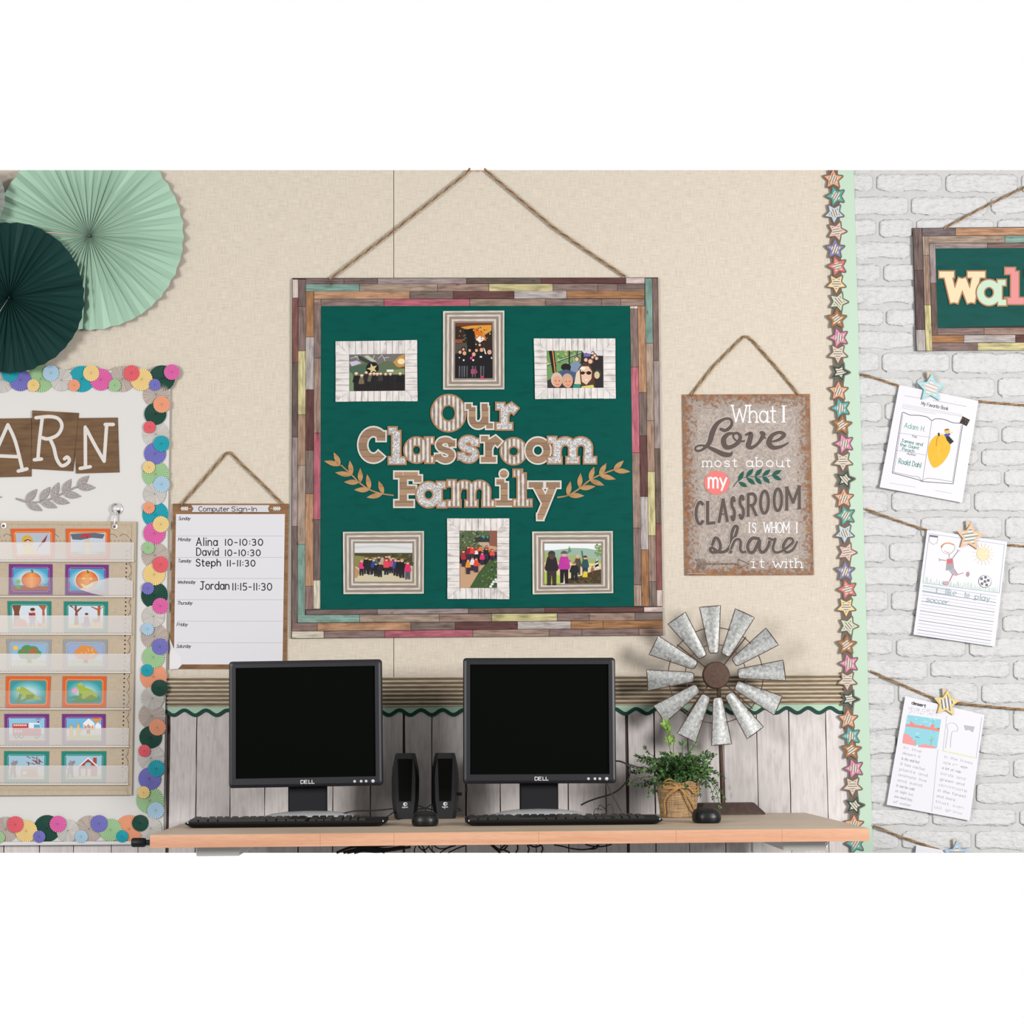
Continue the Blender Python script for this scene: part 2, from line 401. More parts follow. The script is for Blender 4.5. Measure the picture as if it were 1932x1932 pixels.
def text_strokes(s, f, x0, x1, ytop, ybase, sp=0.22, serif=0.0, shear=0.0, slope=0.0, caph=1.0):
    """strokes of a string, fitted between x0 and x1, capital height from ytop down to ybase"""
    tot = sum(gw(c) for c in s)+sp*(len(s)-1); k = (x1-x0)/max(tot, .01); h = (ybase-ytop)/caph; out = []
    cx = 0
    for c in s:
        st = [list(q) for q in G[c][0]]
        for (sx, sy) in (G[c][1] if serif else []): st.append([(sx-serif, sy), (sx+serif, sy)])
        for q in st:
            out.append([f(x0+(cx+p[0]+shear*p[1])*k, ybase-p[1]*h-slope*((cx+p[0])*k)) for p in q])
        cx += gw(c)+sp
    return out
def write(ink, s, x0, x1, ytop, ybase, w, col, **kw):
    for q in text_strokes(s, ink.f, x0, x1, ytop, ybase, **kw):
        for r in ribbon(q, w, False, w*0.3): ink.mb.flat(r, ink.d+ink.k*EPS, col)
# ================================================================ SETTING
LX, RX = -150, 2090              # the wall runs a little past the frame on both sides
FAB = fabric_mat('cream_burlap_wallcovering', (231, 219, 202), amp=0.06, scale=520)
GAP = simple('dark_gap', (92, 80, 74), 0.9, 0.05)
wall = thing('wall_back', P(850, BOT, 0), 'cream burlap covered wall above whitewashed planks', None); wall['kind'] = 'structure'
m = MB(); m.prism(rect(LX, TOP, 1640, BOT), -0.05, -0.004, (92, 80, 74)); m.build('wall_backing', GAP, wall)
for a, b in ((LX, 742.3), (743.5, 1612)):
    m = MB(); m.prism([(a, TOP), (b, TOP), (b, 1300), (a, 1300)], -0.004, 0.0, (232, 222, 204)); m.build('fabric_panel', FAB, wall)
gaps = [-140, -62, 10, 77, 141, 212, 262, 317, 370, 434, 499.5, 563, 628, 699, 762, 815, 878.5, 944, 1011, 1072, 1143, 1184, 1236, 1299, 1367, 1430, 1491, 1561, 1612]
wide = {317: 3.0, 762: 2.4, 1184: 3.0, 1236: 1.2}
for i in range(len(gaps)-1):
    a, b = gaps[i], gaps[i+1]
    sl = lambda x, y: x + (x-743)*3.2e-5*(y-1480)
    wa, wb = wide.get(a, 0.9), wide.get(b, 0.9)
    ys = [1300+k*(BOT-1300)/8 for k in range(9)]
    jit = [random.uniform(-.45, .45) for _ in ys]; jit2 = [random.uniform(-.45, .45) for _ in ys]
    left = [(sl(a+wa, y)+j, y) for y, j in zip(ys, jit)]; right = [(sl(b-wb, y)+j, y) for y, j in zip(ys, jit2)]
    t = random.uniform(-7, 5); m = MB(); m.prism(left+right[::-1], -0.004, random.uniform(-.0008, .0006), (233+t, 225+t, 222+t)); m.build('plank', WHITEWASH, wall)

# brick wallpapered wall on the right
MORTAR = simple('pale_mortar', (217, 217, 216), 0.95, 0.03, bump=0.8, bscale=500, var=0.05, vscale=60)
def brick_mat():
    m_, nt, b = mat('white_painted_brick'); c = CC((235, 235, 235))
    mp = mapping(nt, (1, 1, 1)); n1 = N(nt, 'ShaderNodeTexNoise'); n1.inputs['Scale'].default_value = 75; n1.inputs['Detail'].default_value = 8; n1.inputs['Roughness'].default_value = .7
    L(nt, mp.outputs[0], n1.inputs['Vector'])
    r = ramp(nt, [(0.30, [x*.80 for x in c]), (0.46, [x*.95 for x in c]), (0.6, c)]); L(nt, n1.outputs['Fac'], r.inputs['Fac']); L(nt, r.outputs['Color'], b.inputs['Base Color'])
    mp2 = mapping(nt, (45, 1, 110), rot=(0, .6, 0)); n2 = N(nt, 'ShaderNodeTexNoise'); n2.inputs['Scale'].default_value = 1; n2.inputs['Detail'].default_value = 7
    L(nt, mp2.outputs[0], n2.inputs['Vector'])
    bp = N(nt, 'ShaderNodeBump'); bp.inputs['Strength'].default_value = 0.9; bp.inputs['Distance'].default_value = 0.009
    L(nt, n2.outputs['Fac'], bp.inputs['Height']); L(nt, bp.outputs['Normal'], b.inputs['Normal'])
    b.inputs['Roughness'].default_value = .9; b.inputs['Specular IOR Level'].default_value = .05
    return m_
BRICK = brick_mat()
wr = thing('wall_right', P(1780, BOT, 0), 'white painted brick wall on the right', None); wr['kind'] = 'structure'
m = MB(); m.prism(rect(1612, TOP, RX, BOT), -0.05, 0.0); m.build('mortar_backing', MORTAR, wr)
rows = [290, 327, 370, 412, 455, 497, 538, 582, 624, 664, 711, 757, 803, 846, 885, 926, 974, 1022, 1068, 1114, 1159, 1203, 1245, 1288, 1336, 1384, 1430, 1475, 1525, 1567, 1612]
joints = [[1724], [1652, 1782, 1925], [1717, 1868], [1657, 1727, 1880], [1722, 1860], [1665, 1820], [1756, 1900], [1670, 1810], [1728, 1885], [1662, 1795, 1940], [1727, 1881], [1668, 1805], [1735, 1888], [1680, 1850], [1745, 1893], [1680, 1836], [1735, 1895], [1676, 1829, 1960], [1735, 1902], [1680, 1840], [1738, 1890], [1689, 1827], [1754, 1910], [1693, 1850], [1770, 1910], [1696, 1845], [1790, 1910], [1700, 1840], [1758, 1922], [1700, 1838]]
for i in range(len(rows)-1):
    y0, y1 = rows[i], rows[i+1]
    js = [1560 if joints[i][0]-1560 > 60 else 1520] + joints[i]
    while js[-1] < RX: js.append(js[-1]+random.uniform(135, 160))
    for a, b in zip(js, js[1:]):
        a += random.uniform(.6, 1.4); b -= random.uniform(3, 5); a = max(a, 1600)
        if b-a < 12: continue
        dy = -0.0016*(1609-0.5*(y0+y1))*0
        h = y1-y0
        bot = y1-(9.0 if random.random() < .6 else 6.0); top = y0+.9
        n = max(4, int((b-a)/8)); pts = []; w1, w2 = random.uniform(0, 6), random.uniform(.03, .07)
        rc = min(10, (b-a)/4)
        for k in range(n+1): pts.append((a+rc+(b-a-2*rc)*k/n, top+random.uniform(-.8, 1.2)+1.2*math.sin(w1*2+k*8*w2)))
        pts.append((b-rc*.3, top+rc*.5))
        for k in range(1, 4): pts.append((b+random.uniform(-1.6, .6), top+(bot-top)*k/4))
        pts.append((b-rc*.3, bot-rc*.5))
        for k in range(n+1): pts.append((b-rc-(b-a-2*rc)*k/n, bot+random.uniform(-1.3, 1.3)+3.0*math.sin(w1+k*8*w2)))
        pts.append((a+rc*.3, bot-rc*.5))
        for k in range(1, 4): pts.append((a+random.uniform(-.6, 1.6), bot-(bot-top)*k/4))
        pts.append((a+rc*.3, top+rc*.5))
        cx = sum(p[0] for p in pts)/len(pts); cy = sum(p[1] for p in pts)/len(pts)
        def shr(e, d, pts=pts, a=a, b=b, top=top, bot=bot):
            return [(min(max(p[0], a+e), b-e) if e else p[0], min(max(p[1], top+e), bot-e) if e else p[1], d) for p in pts]
        r0, r1, r2 = shr(0, 0.0), shr(1.8, .0038), shr(4.5, .0056)
        m = MB(); K = len(pts)
        for A_, B_ in ((r0, r1), (r1, r2)):
            for k in range(K):
                m.wp([A_[k], A_[(k+1) % K], B_[(k+1) % K], B_[k]])
        m.wp(r2)
        m.build('brick', BRICK, wr, smooth=True)

# ================================================================ CORRUGATED BORDER AND SCALLOPS
def corr_mat(name, cols, axis='z', period=0.0, along=30.0):
    m_, nt, b = mat(name)
    mp = mapping(nt, (along, 1, 320) if axis == 'z' else (320, 1, along)); nz = N(nt, 'ShaderNodeTexNoise'); nz.inputs['Scale'].default_value = 1; nz.inputs['Detail'].default_value = 4
    L(nt, mp.outputs[0], nz.inputs['Vector'])
    a = N(nt, 'ShaderNodeAttribute', attribute_name='Col')
    r = ramp(nt, [(0.3, (.74, .70, .66)), (0.7, (1.12, 1.12, 1.12))]); L(nt, nz.outputs['Fac'], r.inputs['Fac'])
    L(nt, mixc(nt, 1.0, a.outputs['Color'], r.outputs['Color'], 'MULTIPLY'), b.inputs['Base Color'])
    b.inputs['Roughness'].default_value = .5; b.inputs['Specular IOR Level'].default_value = .12
    return m_
CORRZ = corr_mat('printed_corrugated_metal_horizontal', None, 'z'); CORRX = corr_mat('printed_corrugated_metal_vertical', None, 'x')
t = thing('corrugated_border_trim', P(950, 1330, .001), 'brown corrugated metal look border strip across wall above white planks', 'border trim')
m = MB(); n = 7; yb = lambda x, y: y-(x-743)*.0055*(1 if x > 743 else .15)
for k in range(n*8):
    def q(j):
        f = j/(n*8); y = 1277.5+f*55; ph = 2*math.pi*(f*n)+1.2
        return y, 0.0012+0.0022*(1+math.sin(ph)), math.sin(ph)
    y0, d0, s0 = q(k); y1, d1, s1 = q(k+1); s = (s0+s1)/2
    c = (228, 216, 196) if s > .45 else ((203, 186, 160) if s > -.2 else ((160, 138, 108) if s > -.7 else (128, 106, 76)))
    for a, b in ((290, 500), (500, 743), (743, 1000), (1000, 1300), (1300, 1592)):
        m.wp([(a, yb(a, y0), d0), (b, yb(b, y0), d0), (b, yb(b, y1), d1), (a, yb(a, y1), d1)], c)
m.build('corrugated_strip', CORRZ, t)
PAPER = simple('paper', (200, 200, 200), .6, .1)
t = thing('scalloped_border_trim', P(950, 1352, .001), 'mint scalloped border strip with a dark green wavy edge', 'border trim')
period = 40.6; x0 = 733.0 # a trough of the wave (lowest point)
def wave(x, off): return yb(x, 1344.4+off+4.7*math.cos(2*math.pi*(x-733.5)/period))
xs = [290+i*2.54 for i in range(513)]
m = MB(); g = MB()
for a, b in zip(xs, xs[1:]):
    m.prism([(a, yb(a, 1331)), (b, yb(b, 1331)), (b, wave(b, -1)), (a, wave(a, -1))], 0.0, .0018, (196, 226, 200))
    def nrm(x):
        dy = -4.7*2*math.pi/period*math.sin(2*math.pi*(x-733.5)/period); l = math.hypot(1, dy); return (-dy/l*3.4, 1/l*3.4)
    na, nb = nrm(a), nrm(b); ya, ybb = wave(a, 0), wave(b, 0)
    g.prism([(a-na[0], ya-na[1]), (b-nb[0], ybb-nb[1]), (b+nb[0], ybb+nb[1]), (a+na[0], ya+na[1])], 0.0, .0022, (12, 74, 62))
m.build('mint_band', INK, t); g.build('green_edge', INK, t)

# ================================================================ STAR BORDER
t = thing('star_border_trim', P(1628, BOT, .001), 'vertical border strip of coloured striped stars on a mint green edge', 'border trim')
ex = lambda y: 1610.5+(y-321)*36.5/1288       # outer edge of the mint strip
m = MB(); m.prism([(ex(TOP)-37, TOP), (ex(TOP), TOP), (ex(965), 965), (ex(BOT), BOT), (ex(BOT)-37, BOT), (ex(965)-37, 965)], 0.0, .0070, (203, 228, 206)); m.build('mint_strip', INK, t)
TEALS = (72, 184, 170); LB = (190, 222, 242); PK = (240, 196, 186); IND = (136, 138, 196); RED = (240, 122, 122); YEL = (250, 218, 150); LG = (208, 228, 194); BR = (186, 120, 56); PNK = (242, 140, 190); TAN = (226, 206, 186); DG = (22, 74, 66); ORG = (248, 172, 130); TB = (76, 192, 190)
# (x, y, colour, star rotation deg, stripe angle deg)
stars = [(1572, 338, ORG, 0, 70), (1577, 370, TEALS, -18, 60), (1574, 402, LB, 36, -70), (1579, 436, PK, 20, 10), (1575.5, 470, IND, 0, 70), (1580, 502, RED, -18, 15), (1578, 535, YEL, 36, 0), (1582, 569, LG, 20, -50), (1579, 602, BR, 0, 35), (1583, 637, PNK, -18, 85),
         (1581, 667, TAN, 36, 0), (1585, 702, DG, 20, 10), (1582, 738, ORG, 0, 70), (1586.5, 770, TB, -18, 85), (1588.5, 802, BR, 4, 35), (1593, 837, PNK, -18, 80), (1590.5, 870, TAN, 36, 0), (1594.5, 904.5, DG, 14, -50), (1592, 940, ORG, 0, 70), (1596, 973, TEALS, -16, 60), (1593.5, 1006, LB, 36, -70), (1598, 1042, PK, 20, 10), (1594.5, 1078, IND, 0, 70), (1599, 1112, RED, -18, 15), (1596.5, 1145, YEL, 36, 0), (1601, 1181, LG, 20, -50), (1597.5, 1217, BR, 2, 35), (1602, 1252, PNK, -16, 85), (1598.5, 1284, TAN, 36, 0), (1603, 1319, DG, 20, 8), (1600, 1357, ORG, 0, 70), (1605.5, 1389, TB, -18, 85), (1606.5, 1415, BR, 4, 35), (1611.5, 1450, PNK, -18, 85), (1608.5, 1483, TAN, 36, 0), (1612.5, 1520, DG, 14, -50), (1611, 1556, ORG, 2, 70), (1614, 1592, TB, -14, 60)]
def fat_star(cx, cy, r, a0, grow):
    pts = star_pts(cx, cy, r, a0); out = []
    for i, p in enumerate(pts):
        if i % 2 == 0:
            ang = math.atan2(p[1]-cy, p[0]-cx)
            for da in (-1.2, -.4, .4, 1.2): out.append((p[0]+grow*math.cos(ang+da), p[1]+grow*math.sin(ang+da)))
        else:
            d = math.hypot(p[0]-cx, p[1]-cy); out.append((cx+(p[0]-cx)*(d+grow*.9)/d, cy+(p[1]-cy)*(d+grow*.9)/d))
    return out
m = MB()
for i in range(len(stars)-1):
    a, b = stars[i], stars[i+1]; m.flat([(a[0]-9, a[1]), (a[0]+9, a[1]), (b[0]+9, b[1]), (b[0]-9, b[1])], .0072, (122, 104, 92))
m.flat(rect(1562, TOP, 1581, 340), .0072, (122, 104, 92)); m.build('brown_backing', INK, t)
def halfplane(pts, nx, ny, c, keep):
    out = []
    for i in range(len(pts)):
        p, q = pts[i], pts[(i+1) % len(pts)]; a = (p[0]*nx+p[1]*ny-c)*keep; b = (q[0]*nx+q[1]*ny-c)*keep
        if a >= 0: out.append(p)
        if (a >= 0) != (b >= 0):
            k = a/(a-b); out.append((p[0]+(q[0]-p[0])*k, p[1]+(q[1]-p[1])*k))
    return out
def star_piece(mb, cx, cy, r, a0, col, ang, d, grow=2.6, back=(122, 104, 92), inner=(236, 226, 212), dark=(150, 134, 118), thick=.0012, per=4.4, k=.5):
    if grow: mb.prism(fat_star(cx, cy, r, a0, grow), d-thick, d, back)
    mb.prism(star_pts(cx, cy, r, a0), d-.0002 if grow else d-thick, d+.0006, col)
    ins = star_pts(cx, cy, r*.68, a0); mb.flat(ins, d+.0009, inner)
    nx, ny = math.sin(math.radians(ang)), math.cos(math.radians(ang)); c0 = cx*nx+cy*ny
    tri = [[(cx, cy), ins[i-1], ins[i], ins[(i+1) % 10]] for i in range(0, 10, 2)]
    j = -r
    while j < r:
        for T in tri:
            q = halfplane(halfplane(T, nx, ny, c0+j, 1), nx, ny, c0+j+per*.42, -1)
            if len(q) > 2: mb.flat(q, d+.0012, dark)
        j += per
for i, (x, y, c, ro, an) in enumerate(stars):
    if y > 1600: continue
    m = MB(); star_piece(m, x, y, 17.8, math.radians(ro), c, an, .0082+.0005*(i % 3)+(.0012 if c == BR else 0), dark=(146, 132, 116)); m.build('star', INK, t)
# small round spot of glare is left to the gloss of the strip

# ================================================================ LEFT BULLETIN BOARD
BOARDM = simple('white_board_paper', (228, 225, 221), .45, .15)
t = thing('bulletin_board', P(120, 1597, .001), 'large white paper bulletin board behind the pocket chart', 'board')
m = MB(); m.prism([(LX, 697), (321, 700), (308, 1586), (LX, 1589)], 0.0, .012); m.build('white_panel', BOARDM, t)
m = MB(); m.prism([(LX, 1589), (290, 1587), (290, 1593), (LX, 1596)], .002, .016, (236, 232, 232)); m.build('bottom_rail', INK, t)
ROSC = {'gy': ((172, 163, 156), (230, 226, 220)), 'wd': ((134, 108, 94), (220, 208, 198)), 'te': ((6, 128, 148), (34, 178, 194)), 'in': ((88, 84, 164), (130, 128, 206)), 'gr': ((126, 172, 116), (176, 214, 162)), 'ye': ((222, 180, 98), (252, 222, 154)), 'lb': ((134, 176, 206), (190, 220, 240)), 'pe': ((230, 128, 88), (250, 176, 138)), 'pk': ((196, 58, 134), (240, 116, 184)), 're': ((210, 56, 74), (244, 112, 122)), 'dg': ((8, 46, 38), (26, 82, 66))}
ros = [(3,716,25,'gy'),(19,705,15.5,'te'),(38,717,20.5,'in'),(77,715,25,'gr'),(63,727,11.5,'ye'),(96,704,15,'lb'),(116,717,20.5,'gy'),(140,727,11,'pe'),(154,715,24.5,'te'),(172,704,15,'ye'),(190.5,716,20.5,'pk'),(216.5,727,11.5,'gr'),(231,715,24.5,'wd'),(248,704,15,'re'),(267,716,20.5,'ye'),(305,714,24.5,'dg'),(292,726,11,'in'),(324,702,14.5,'pk'),
(294.5,744,25,'wd'),(305,763,15.5,'pe'),(293,781,20.5,'dg'),(282,806,11.5,'re'),(294,819.5,25,'gy'),(304.5,837,15,'te'),(292.5,855.7,20.5,'in'),(281,881.6,11.5,'ye'),(293.5,894.6,25,'gr'),(304.7,913.7,15,'lb'),(292,932,20.5,'gy'),(281,958,11,'pe'),(293,970.7,24.5,'te'),(303.5,989,15,'ye'),(291.3,1006,20.5,'pk'),
(280,1033.5,11.5,'gr'),(292.4,1047.7,25,'wd'),(303,1065,15,'re'),(291,1083.6,20.5,'ye'),(279,1110,11.5,'in'),(291.5,1123,25,'dg'),(302.6,1143.4,15,'pk'),(289.5,1163,20.5,'gy'),(278.7,1187,11.5,'lb'),(291,1200.6,25,'wd'),(302,1220,15.5,'in'),(289.5,1240,20.5,'gr'),(277.5,1264.6,11.5,'te'),(289.5,1276.6,25,'pe'),(301,1298,15.5,'dg'),
(288,1317,21.5,'gy'),(286.6,1350.6,25,'wd'),(297,1372,15.5,'pe'),(284,1391,21,'dg'),(272.4,1416.7,11.5,'re'),(285,1430,25,'gy'),(295,1449.7,15.5,'te'),(282.3,1469,21,'in'),(271,1495,11.5,'ye'),(282.7,1510,25.5,'gr'),(293.8,1528.8,15.5,'lb'),(284.4,1563,20.5,'gy'),
(11,1565,24,'wd'),(29,1555.6,15.5,'re'),(49.5,1568,20.5,'ye'),(89,1563,25,'dg'),(74,1578.6,11.5,'in'),(109.3,1554.7,15.5,'pk'),(128,1567.5,21,'gy'),(153.4,1578.6,12,'lb'),(168,1564,25,'wd'),(187,1554,16,'in'),(208.7,1566,21,'gr'),(244,1564,26,'pe'),(230.6,1578,11.5,'te'),(264.7,1553,15.5,'dg'),(-2,1580,11,'gr'),(-22,1560,16,'pk'),(-34,1568,22,'lb'),(-30,714,20,'pk'),(-18,727,11.5,'re')]
t = thing('rosette_border_trim', P(150, 1592, .012), 'border strip of small coloured paper rosettes around the white board', 'border trim')
def rosette(mb, cx, cy, r, key, d, n, relief):
    a, b = ROSC[key]; K = 2*n
    th = [2*math.pi*i/K for i in range(K)]
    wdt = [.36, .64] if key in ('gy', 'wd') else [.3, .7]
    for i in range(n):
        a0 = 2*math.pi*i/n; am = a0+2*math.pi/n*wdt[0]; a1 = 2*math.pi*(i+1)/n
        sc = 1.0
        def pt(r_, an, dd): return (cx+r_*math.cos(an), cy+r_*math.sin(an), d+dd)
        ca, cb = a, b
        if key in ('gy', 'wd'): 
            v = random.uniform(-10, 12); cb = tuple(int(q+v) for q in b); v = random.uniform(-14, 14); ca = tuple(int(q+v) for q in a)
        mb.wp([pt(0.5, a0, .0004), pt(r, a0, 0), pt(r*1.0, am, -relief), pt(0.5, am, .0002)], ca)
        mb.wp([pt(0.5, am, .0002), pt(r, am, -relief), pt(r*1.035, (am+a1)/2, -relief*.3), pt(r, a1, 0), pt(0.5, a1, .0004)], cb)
order = sorted(range(len(ros)), key=lambda i: -ros[i][2])
for i in order:
    x, y, r, k = ros[i]; z = .0135 if r > 23 else (.0155 if r > 18 else .0175)
    z += .0004*(i % 3)
    m = MB(); m.prism(disc(x, y, r*.985, n=28), z-.0016, z-.0010, ROSC[k][0]); rosette(m, x, y, r, k, z, max(16, int(r*1.45)) if k not in ('gy','wd') else max(20, int(r*2)), .0007); m.build('rosette', INK, t)

# ================================================================ LARGE PLEATED FANS
def fan(label, cx, cy, r, n, d0, depth, cols, a_seam, name='paper_fan'):
    t = thing(name, P(cx, min(cy+r, 1600), d0), label, 'paper fan', 'large pleated paper fans')
    m = MB(); K = 2*n; prev = None
    ths = []; a = a_seam+.02
    seg = [random.uniform(.75, 1.25) for _ in range(K)]; tot = sum(seg); acc = 0
    pts = []
    for i in range(K+1):
        an = a_seam+.02+(2*math.pi-.04)*acc/tot
        if i < K: acc += seg[i]
        dd = depth if i % 2 else 0.0; rr = r*(1.0 if i % 2 else .985)*(1+random.uniform(-.006, .006))
        pts.append((an, rr, dd))
    for (a0, r0, e0), (a1, r1, e1) in zip(pts, pts[1:]):
        steps = [(.012, .012, .75), (.16, .16, .85), (.5, .5, .95), (1, 1, 1)]
        row = []
        for s_, _, w in steps:
            row.append(((cx+r0*s_*math.cos(a0), cy+r0*s_*math.sin(a0), d0+e0*w*min(1, .35+s_)), (cx+r1*s_*math.cos(a1), cy+r1*s_*math.sin(a1), d0+e1*w*min(1, .35+s_))))
        for (p, q), (p2, q2) in zip(row, row[1:]): m.wp([p, q, q2, p2], cols)
    o = m.build('pleats', INK, t)
    s = MB(); e = .011
    s.wp([(cx, cy, d0+depth*1.02), (cx+r*math.cos(a_seam-e), cy+r*math.sin(a_seam-e), d0+depth*1.05), (cx+r*math.cos(a_seam+e), cy+r*math.sin(a_seam+e), d0+depth*1.05)], (236, 214, 196))
    o = s.build('glued_edge', INK, t)
    if o: o['label'] = 'pale glued edge'
    c = MB(); c.prism(disc(cx, cy, 2.0, n=10), d0, d0+depth*.9, tuple(int(v*.45) for v in cols)); c.build('centre_knot', INK, t)
    return t
fan('large mint green pleated paper fan above the white board', 168, 444.5, 179, 44, .012, .018, (200, 238, 212), math.radians(184.5))
fan('dark green pleated paper fan overlapping the mint green one', 17, 561, 143, 38, .042, .017, (34, 72, 68), math.radians(123))
fan('pale grey pleated paper fan at the very left edge', -62, 372, 72, 34, .062, .014, (186, 190, 182), math.radians(170))

# ================================================================ POCKET CHART
KHAKI = fabric_mat('khaki_chart_cloth', (206, 188, 164), amp=.06, scale=800)
t = thing('pocket_chart', P(120, 1500, .012), 'tan fabric pocket chart with clear pockets holding picture cards', 'pocket chart')
er = lambda y: 257.5+(y-984)*(-8.8/516)
m = MB(); m.prism([(LX, 982), (150, 983.5), (257.5, 984), (er(1240), 1240), (er(1500), 1500), (120, 1500.5), (LX, 1502)], .014, .019); m.build('cloth', KHAKI, t)
m = MB()
m.prism([(er(984)-8, 984), (er(984), 984), (er(1500), 1500), (er(1500)-7.5, 1500)], .019, .0206); m.prism([(LX, 982), (er(984)-8, 984), (er(984)-8, 990), (LX, 988)], .019, .0206)
m.prism([(LX, 1492), (241, 1492), (241, 1500), (LX, 1502)], .019, .0225); m.build('hem', KHAKI, t)
ik = Ink(d=.0192)       # printed dots and stitched scallops
DK = (40, 34, 32)
for y in [i for i in range(1040, 1466, 8)]:
    x = er(y)-17.5-(y-1040)*.002
    ik.poly(disc(x, y, 1.6, n=8), DK)
pts = []
y = 1016
while y < 1466:
    x = er(y)-8.5
    ik.line([(x-3, y), (x, y+7), (x+.5, y+12.5), (x-1.5, y+19), (x-5.5, y+24)], .8, DK, smooth=True); y += 24.3
ik.line([(er(1466)-9, 1462), (er(1470)-4, 1468), (er(1475)-8, 1475), (er(1478)-16, 1479)], 1.1, DK, smooth=True)
x = -60
while x < 245:
    if not (18 < x+8 < 98 or 122 < x+8 < 200): ik.line([(x, 1012), (x+5, 1008), (x+12, 1009), (x+17, 1014)], .7, DK, smooth=True)
    for k in range(3): ik.poly(disc(x+5+k*7.5, 1020, 1.3, n=8), (150, 138, 128))
    x += 22
ik.build('printed_edge_pattern', t)
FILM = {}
for nm, fac, rgh in (('vinyl_with_painted_glare', .5, .35), ('clear_vinyl', .10, .3)):  # first film is whitened: glare on the pockets is put into its colour
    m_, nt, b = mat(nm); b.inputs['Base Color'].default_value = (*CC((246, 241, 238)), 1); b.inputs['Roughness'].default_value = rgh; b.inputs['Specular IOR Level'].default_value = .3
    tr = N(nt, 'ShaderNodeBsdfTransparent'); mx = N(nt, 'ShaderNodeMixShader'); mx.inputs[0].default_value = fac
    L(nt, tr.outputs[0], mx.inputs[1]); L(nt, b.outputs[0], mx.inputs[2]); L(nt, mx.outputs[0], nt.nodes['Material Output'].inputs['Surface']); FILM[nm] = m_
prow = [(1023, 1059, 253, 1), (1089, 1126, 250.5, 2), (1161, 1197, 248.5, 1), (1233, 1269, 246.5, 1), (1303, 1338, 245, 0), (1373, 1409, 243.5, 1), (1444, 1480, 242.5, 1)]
for k, (a, b, xr, glare_lv) in enumerate(prow):
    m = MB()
    if glare_lv == 1: m.prism([(LX, a), (xr, a+.5), (xr-1, b), (LX, b)], .0245, .0252)
    elif glare_lv == 2:
        m.prism([(175, a+9), (205, a+1.5), (235, a+1), (240, a+5), (xr, b-30), (xr-.5, b), (204, b), (175, b-6), (150, b-14)], .0245, .0252)  # outline of the glare patch, laid as whitish film over a clear pocket
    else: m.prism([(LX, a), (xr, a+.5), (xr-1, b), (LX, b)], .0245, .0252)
    o = m.build('vinyl_pocket', FILM['vinyl_with_painted_glare' if glare_lv else 'clear_vinyl'], t)
    if glare_lv == 2:
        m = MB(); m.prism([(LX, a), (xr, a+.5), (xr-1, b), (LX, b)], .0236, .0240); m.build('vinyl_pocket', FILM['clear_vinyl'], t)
    m = MB(); m.prism([(LX, b-1.5), (xr, b-1.5), (xr, b+1), (LX, b+1)], .019, .0262, (232, 222, 212))
    for j in range(-60, 250, 5):
        if j < xr-3: m.prism(rect(j, b-3.2, j+2.6, b-2.5), .0252, .0256, (120, 108, 100))
    m.build('stitched_seam', INK, t)
CHROME = simple('chrome', (200, 198, 196), .18, .8, 1.0); CHROME.node_tree.nodes['Principled BSDF'].inputs['Base Color'].default_value = (.62, .61, .6, 1)
for (gx, gy) in ((7, 992), (216.5, 993.5)):
    c = P(gx, gy, .021); m = MB(); m.lathe([(.0035, .001), (.0045, -.0012), (.0068, -.0015), (.0075, .001)], c, 20, axis='y', cap=False); m.build('grommet', CHROME, t, smooth=True)
    m = MB(); m.prism(disc(gx, gy, 2.6, n=12), .0195, .0212, (120, 104, 92)); m.build('grommet_hole', INK, t)
# wall hook
t = thing('suction_hook', P(218, 992, .013), 'round chrome wall hook holding the pocket chart corner', 'hook')
c = P(219.5, 960, .016)
m = MB(); m.lathe([(.0165, .003), (.0165, -.001), (.0125, -.0035), (.0095, -.008), (.004, -.011), (.0005, -.0115)], c, 24, axis='y'); m.build('round_plate', CHROME, t, smooth=True)
m = MB(); m.tube([c+Vector((0, -.008, -.010)), c+Vector((-.001, -.012, -.022)), c+Vector((-.0015, -.014, -.034)), c+Vector((-.002, -.011, -.044)), c+Vector((-.003, -.006, -.047)), c+Vector((-.004, -.006, -.040))], .0023, 8); m.build('hook_arm', CHROME, t, smooth=True)

# ---------------------------------------------------------------- picture cards
OR_, PU, TE, GY = (226, 98, 40), (116, 46, 132), (22, 136, 120), (158, 163, 168)
cards = [((19.6,997.5,103.4,997,102.5,1054.5,26,1054.5), OR_), ((124,997.3,207.5,997.5,206.5,1055,126,1055), OR_),
 ((17,1064,98.8,1064.5,98.8,1122,16.5,1122), PU), ((123.5,1065,204.8,1065.5,204.5,1123,123,1122.5), PU),
 ((14,1134,96.6,1134.5,96.5,1193,16,1193), TE), ((120.6,1134.5,203.5,1135,203,1194,121,1193.5), TE),
 ((12.8,1205.7,96.6,1206.5,95,1264,14,1264), GY), ((119.7,1206,202.7,1206.5,202,1264.5,120,1264), GY),
 ((11.5,1275.5,96,1276,93.5,1336,10.5,1336), OR_), ((118.5,1275.5,200.8,1276,199.5,1335,117.5,1335), OR_),
 ((8.3,1347,92.4,1347,92.4,1405,9,1405), PU), ((117.2,1347,199.3,1347,199.3,1405,117,1405), PU),
 ((8,1417,92.6,1417.5,91,1479,8,1478.5), TE), ((116.5,1417.3,200.4,1417.3,199.5,1478.5,116,1478.5), TE)]
BK = (40, 34, 34); SKN = (240, 198, 160)
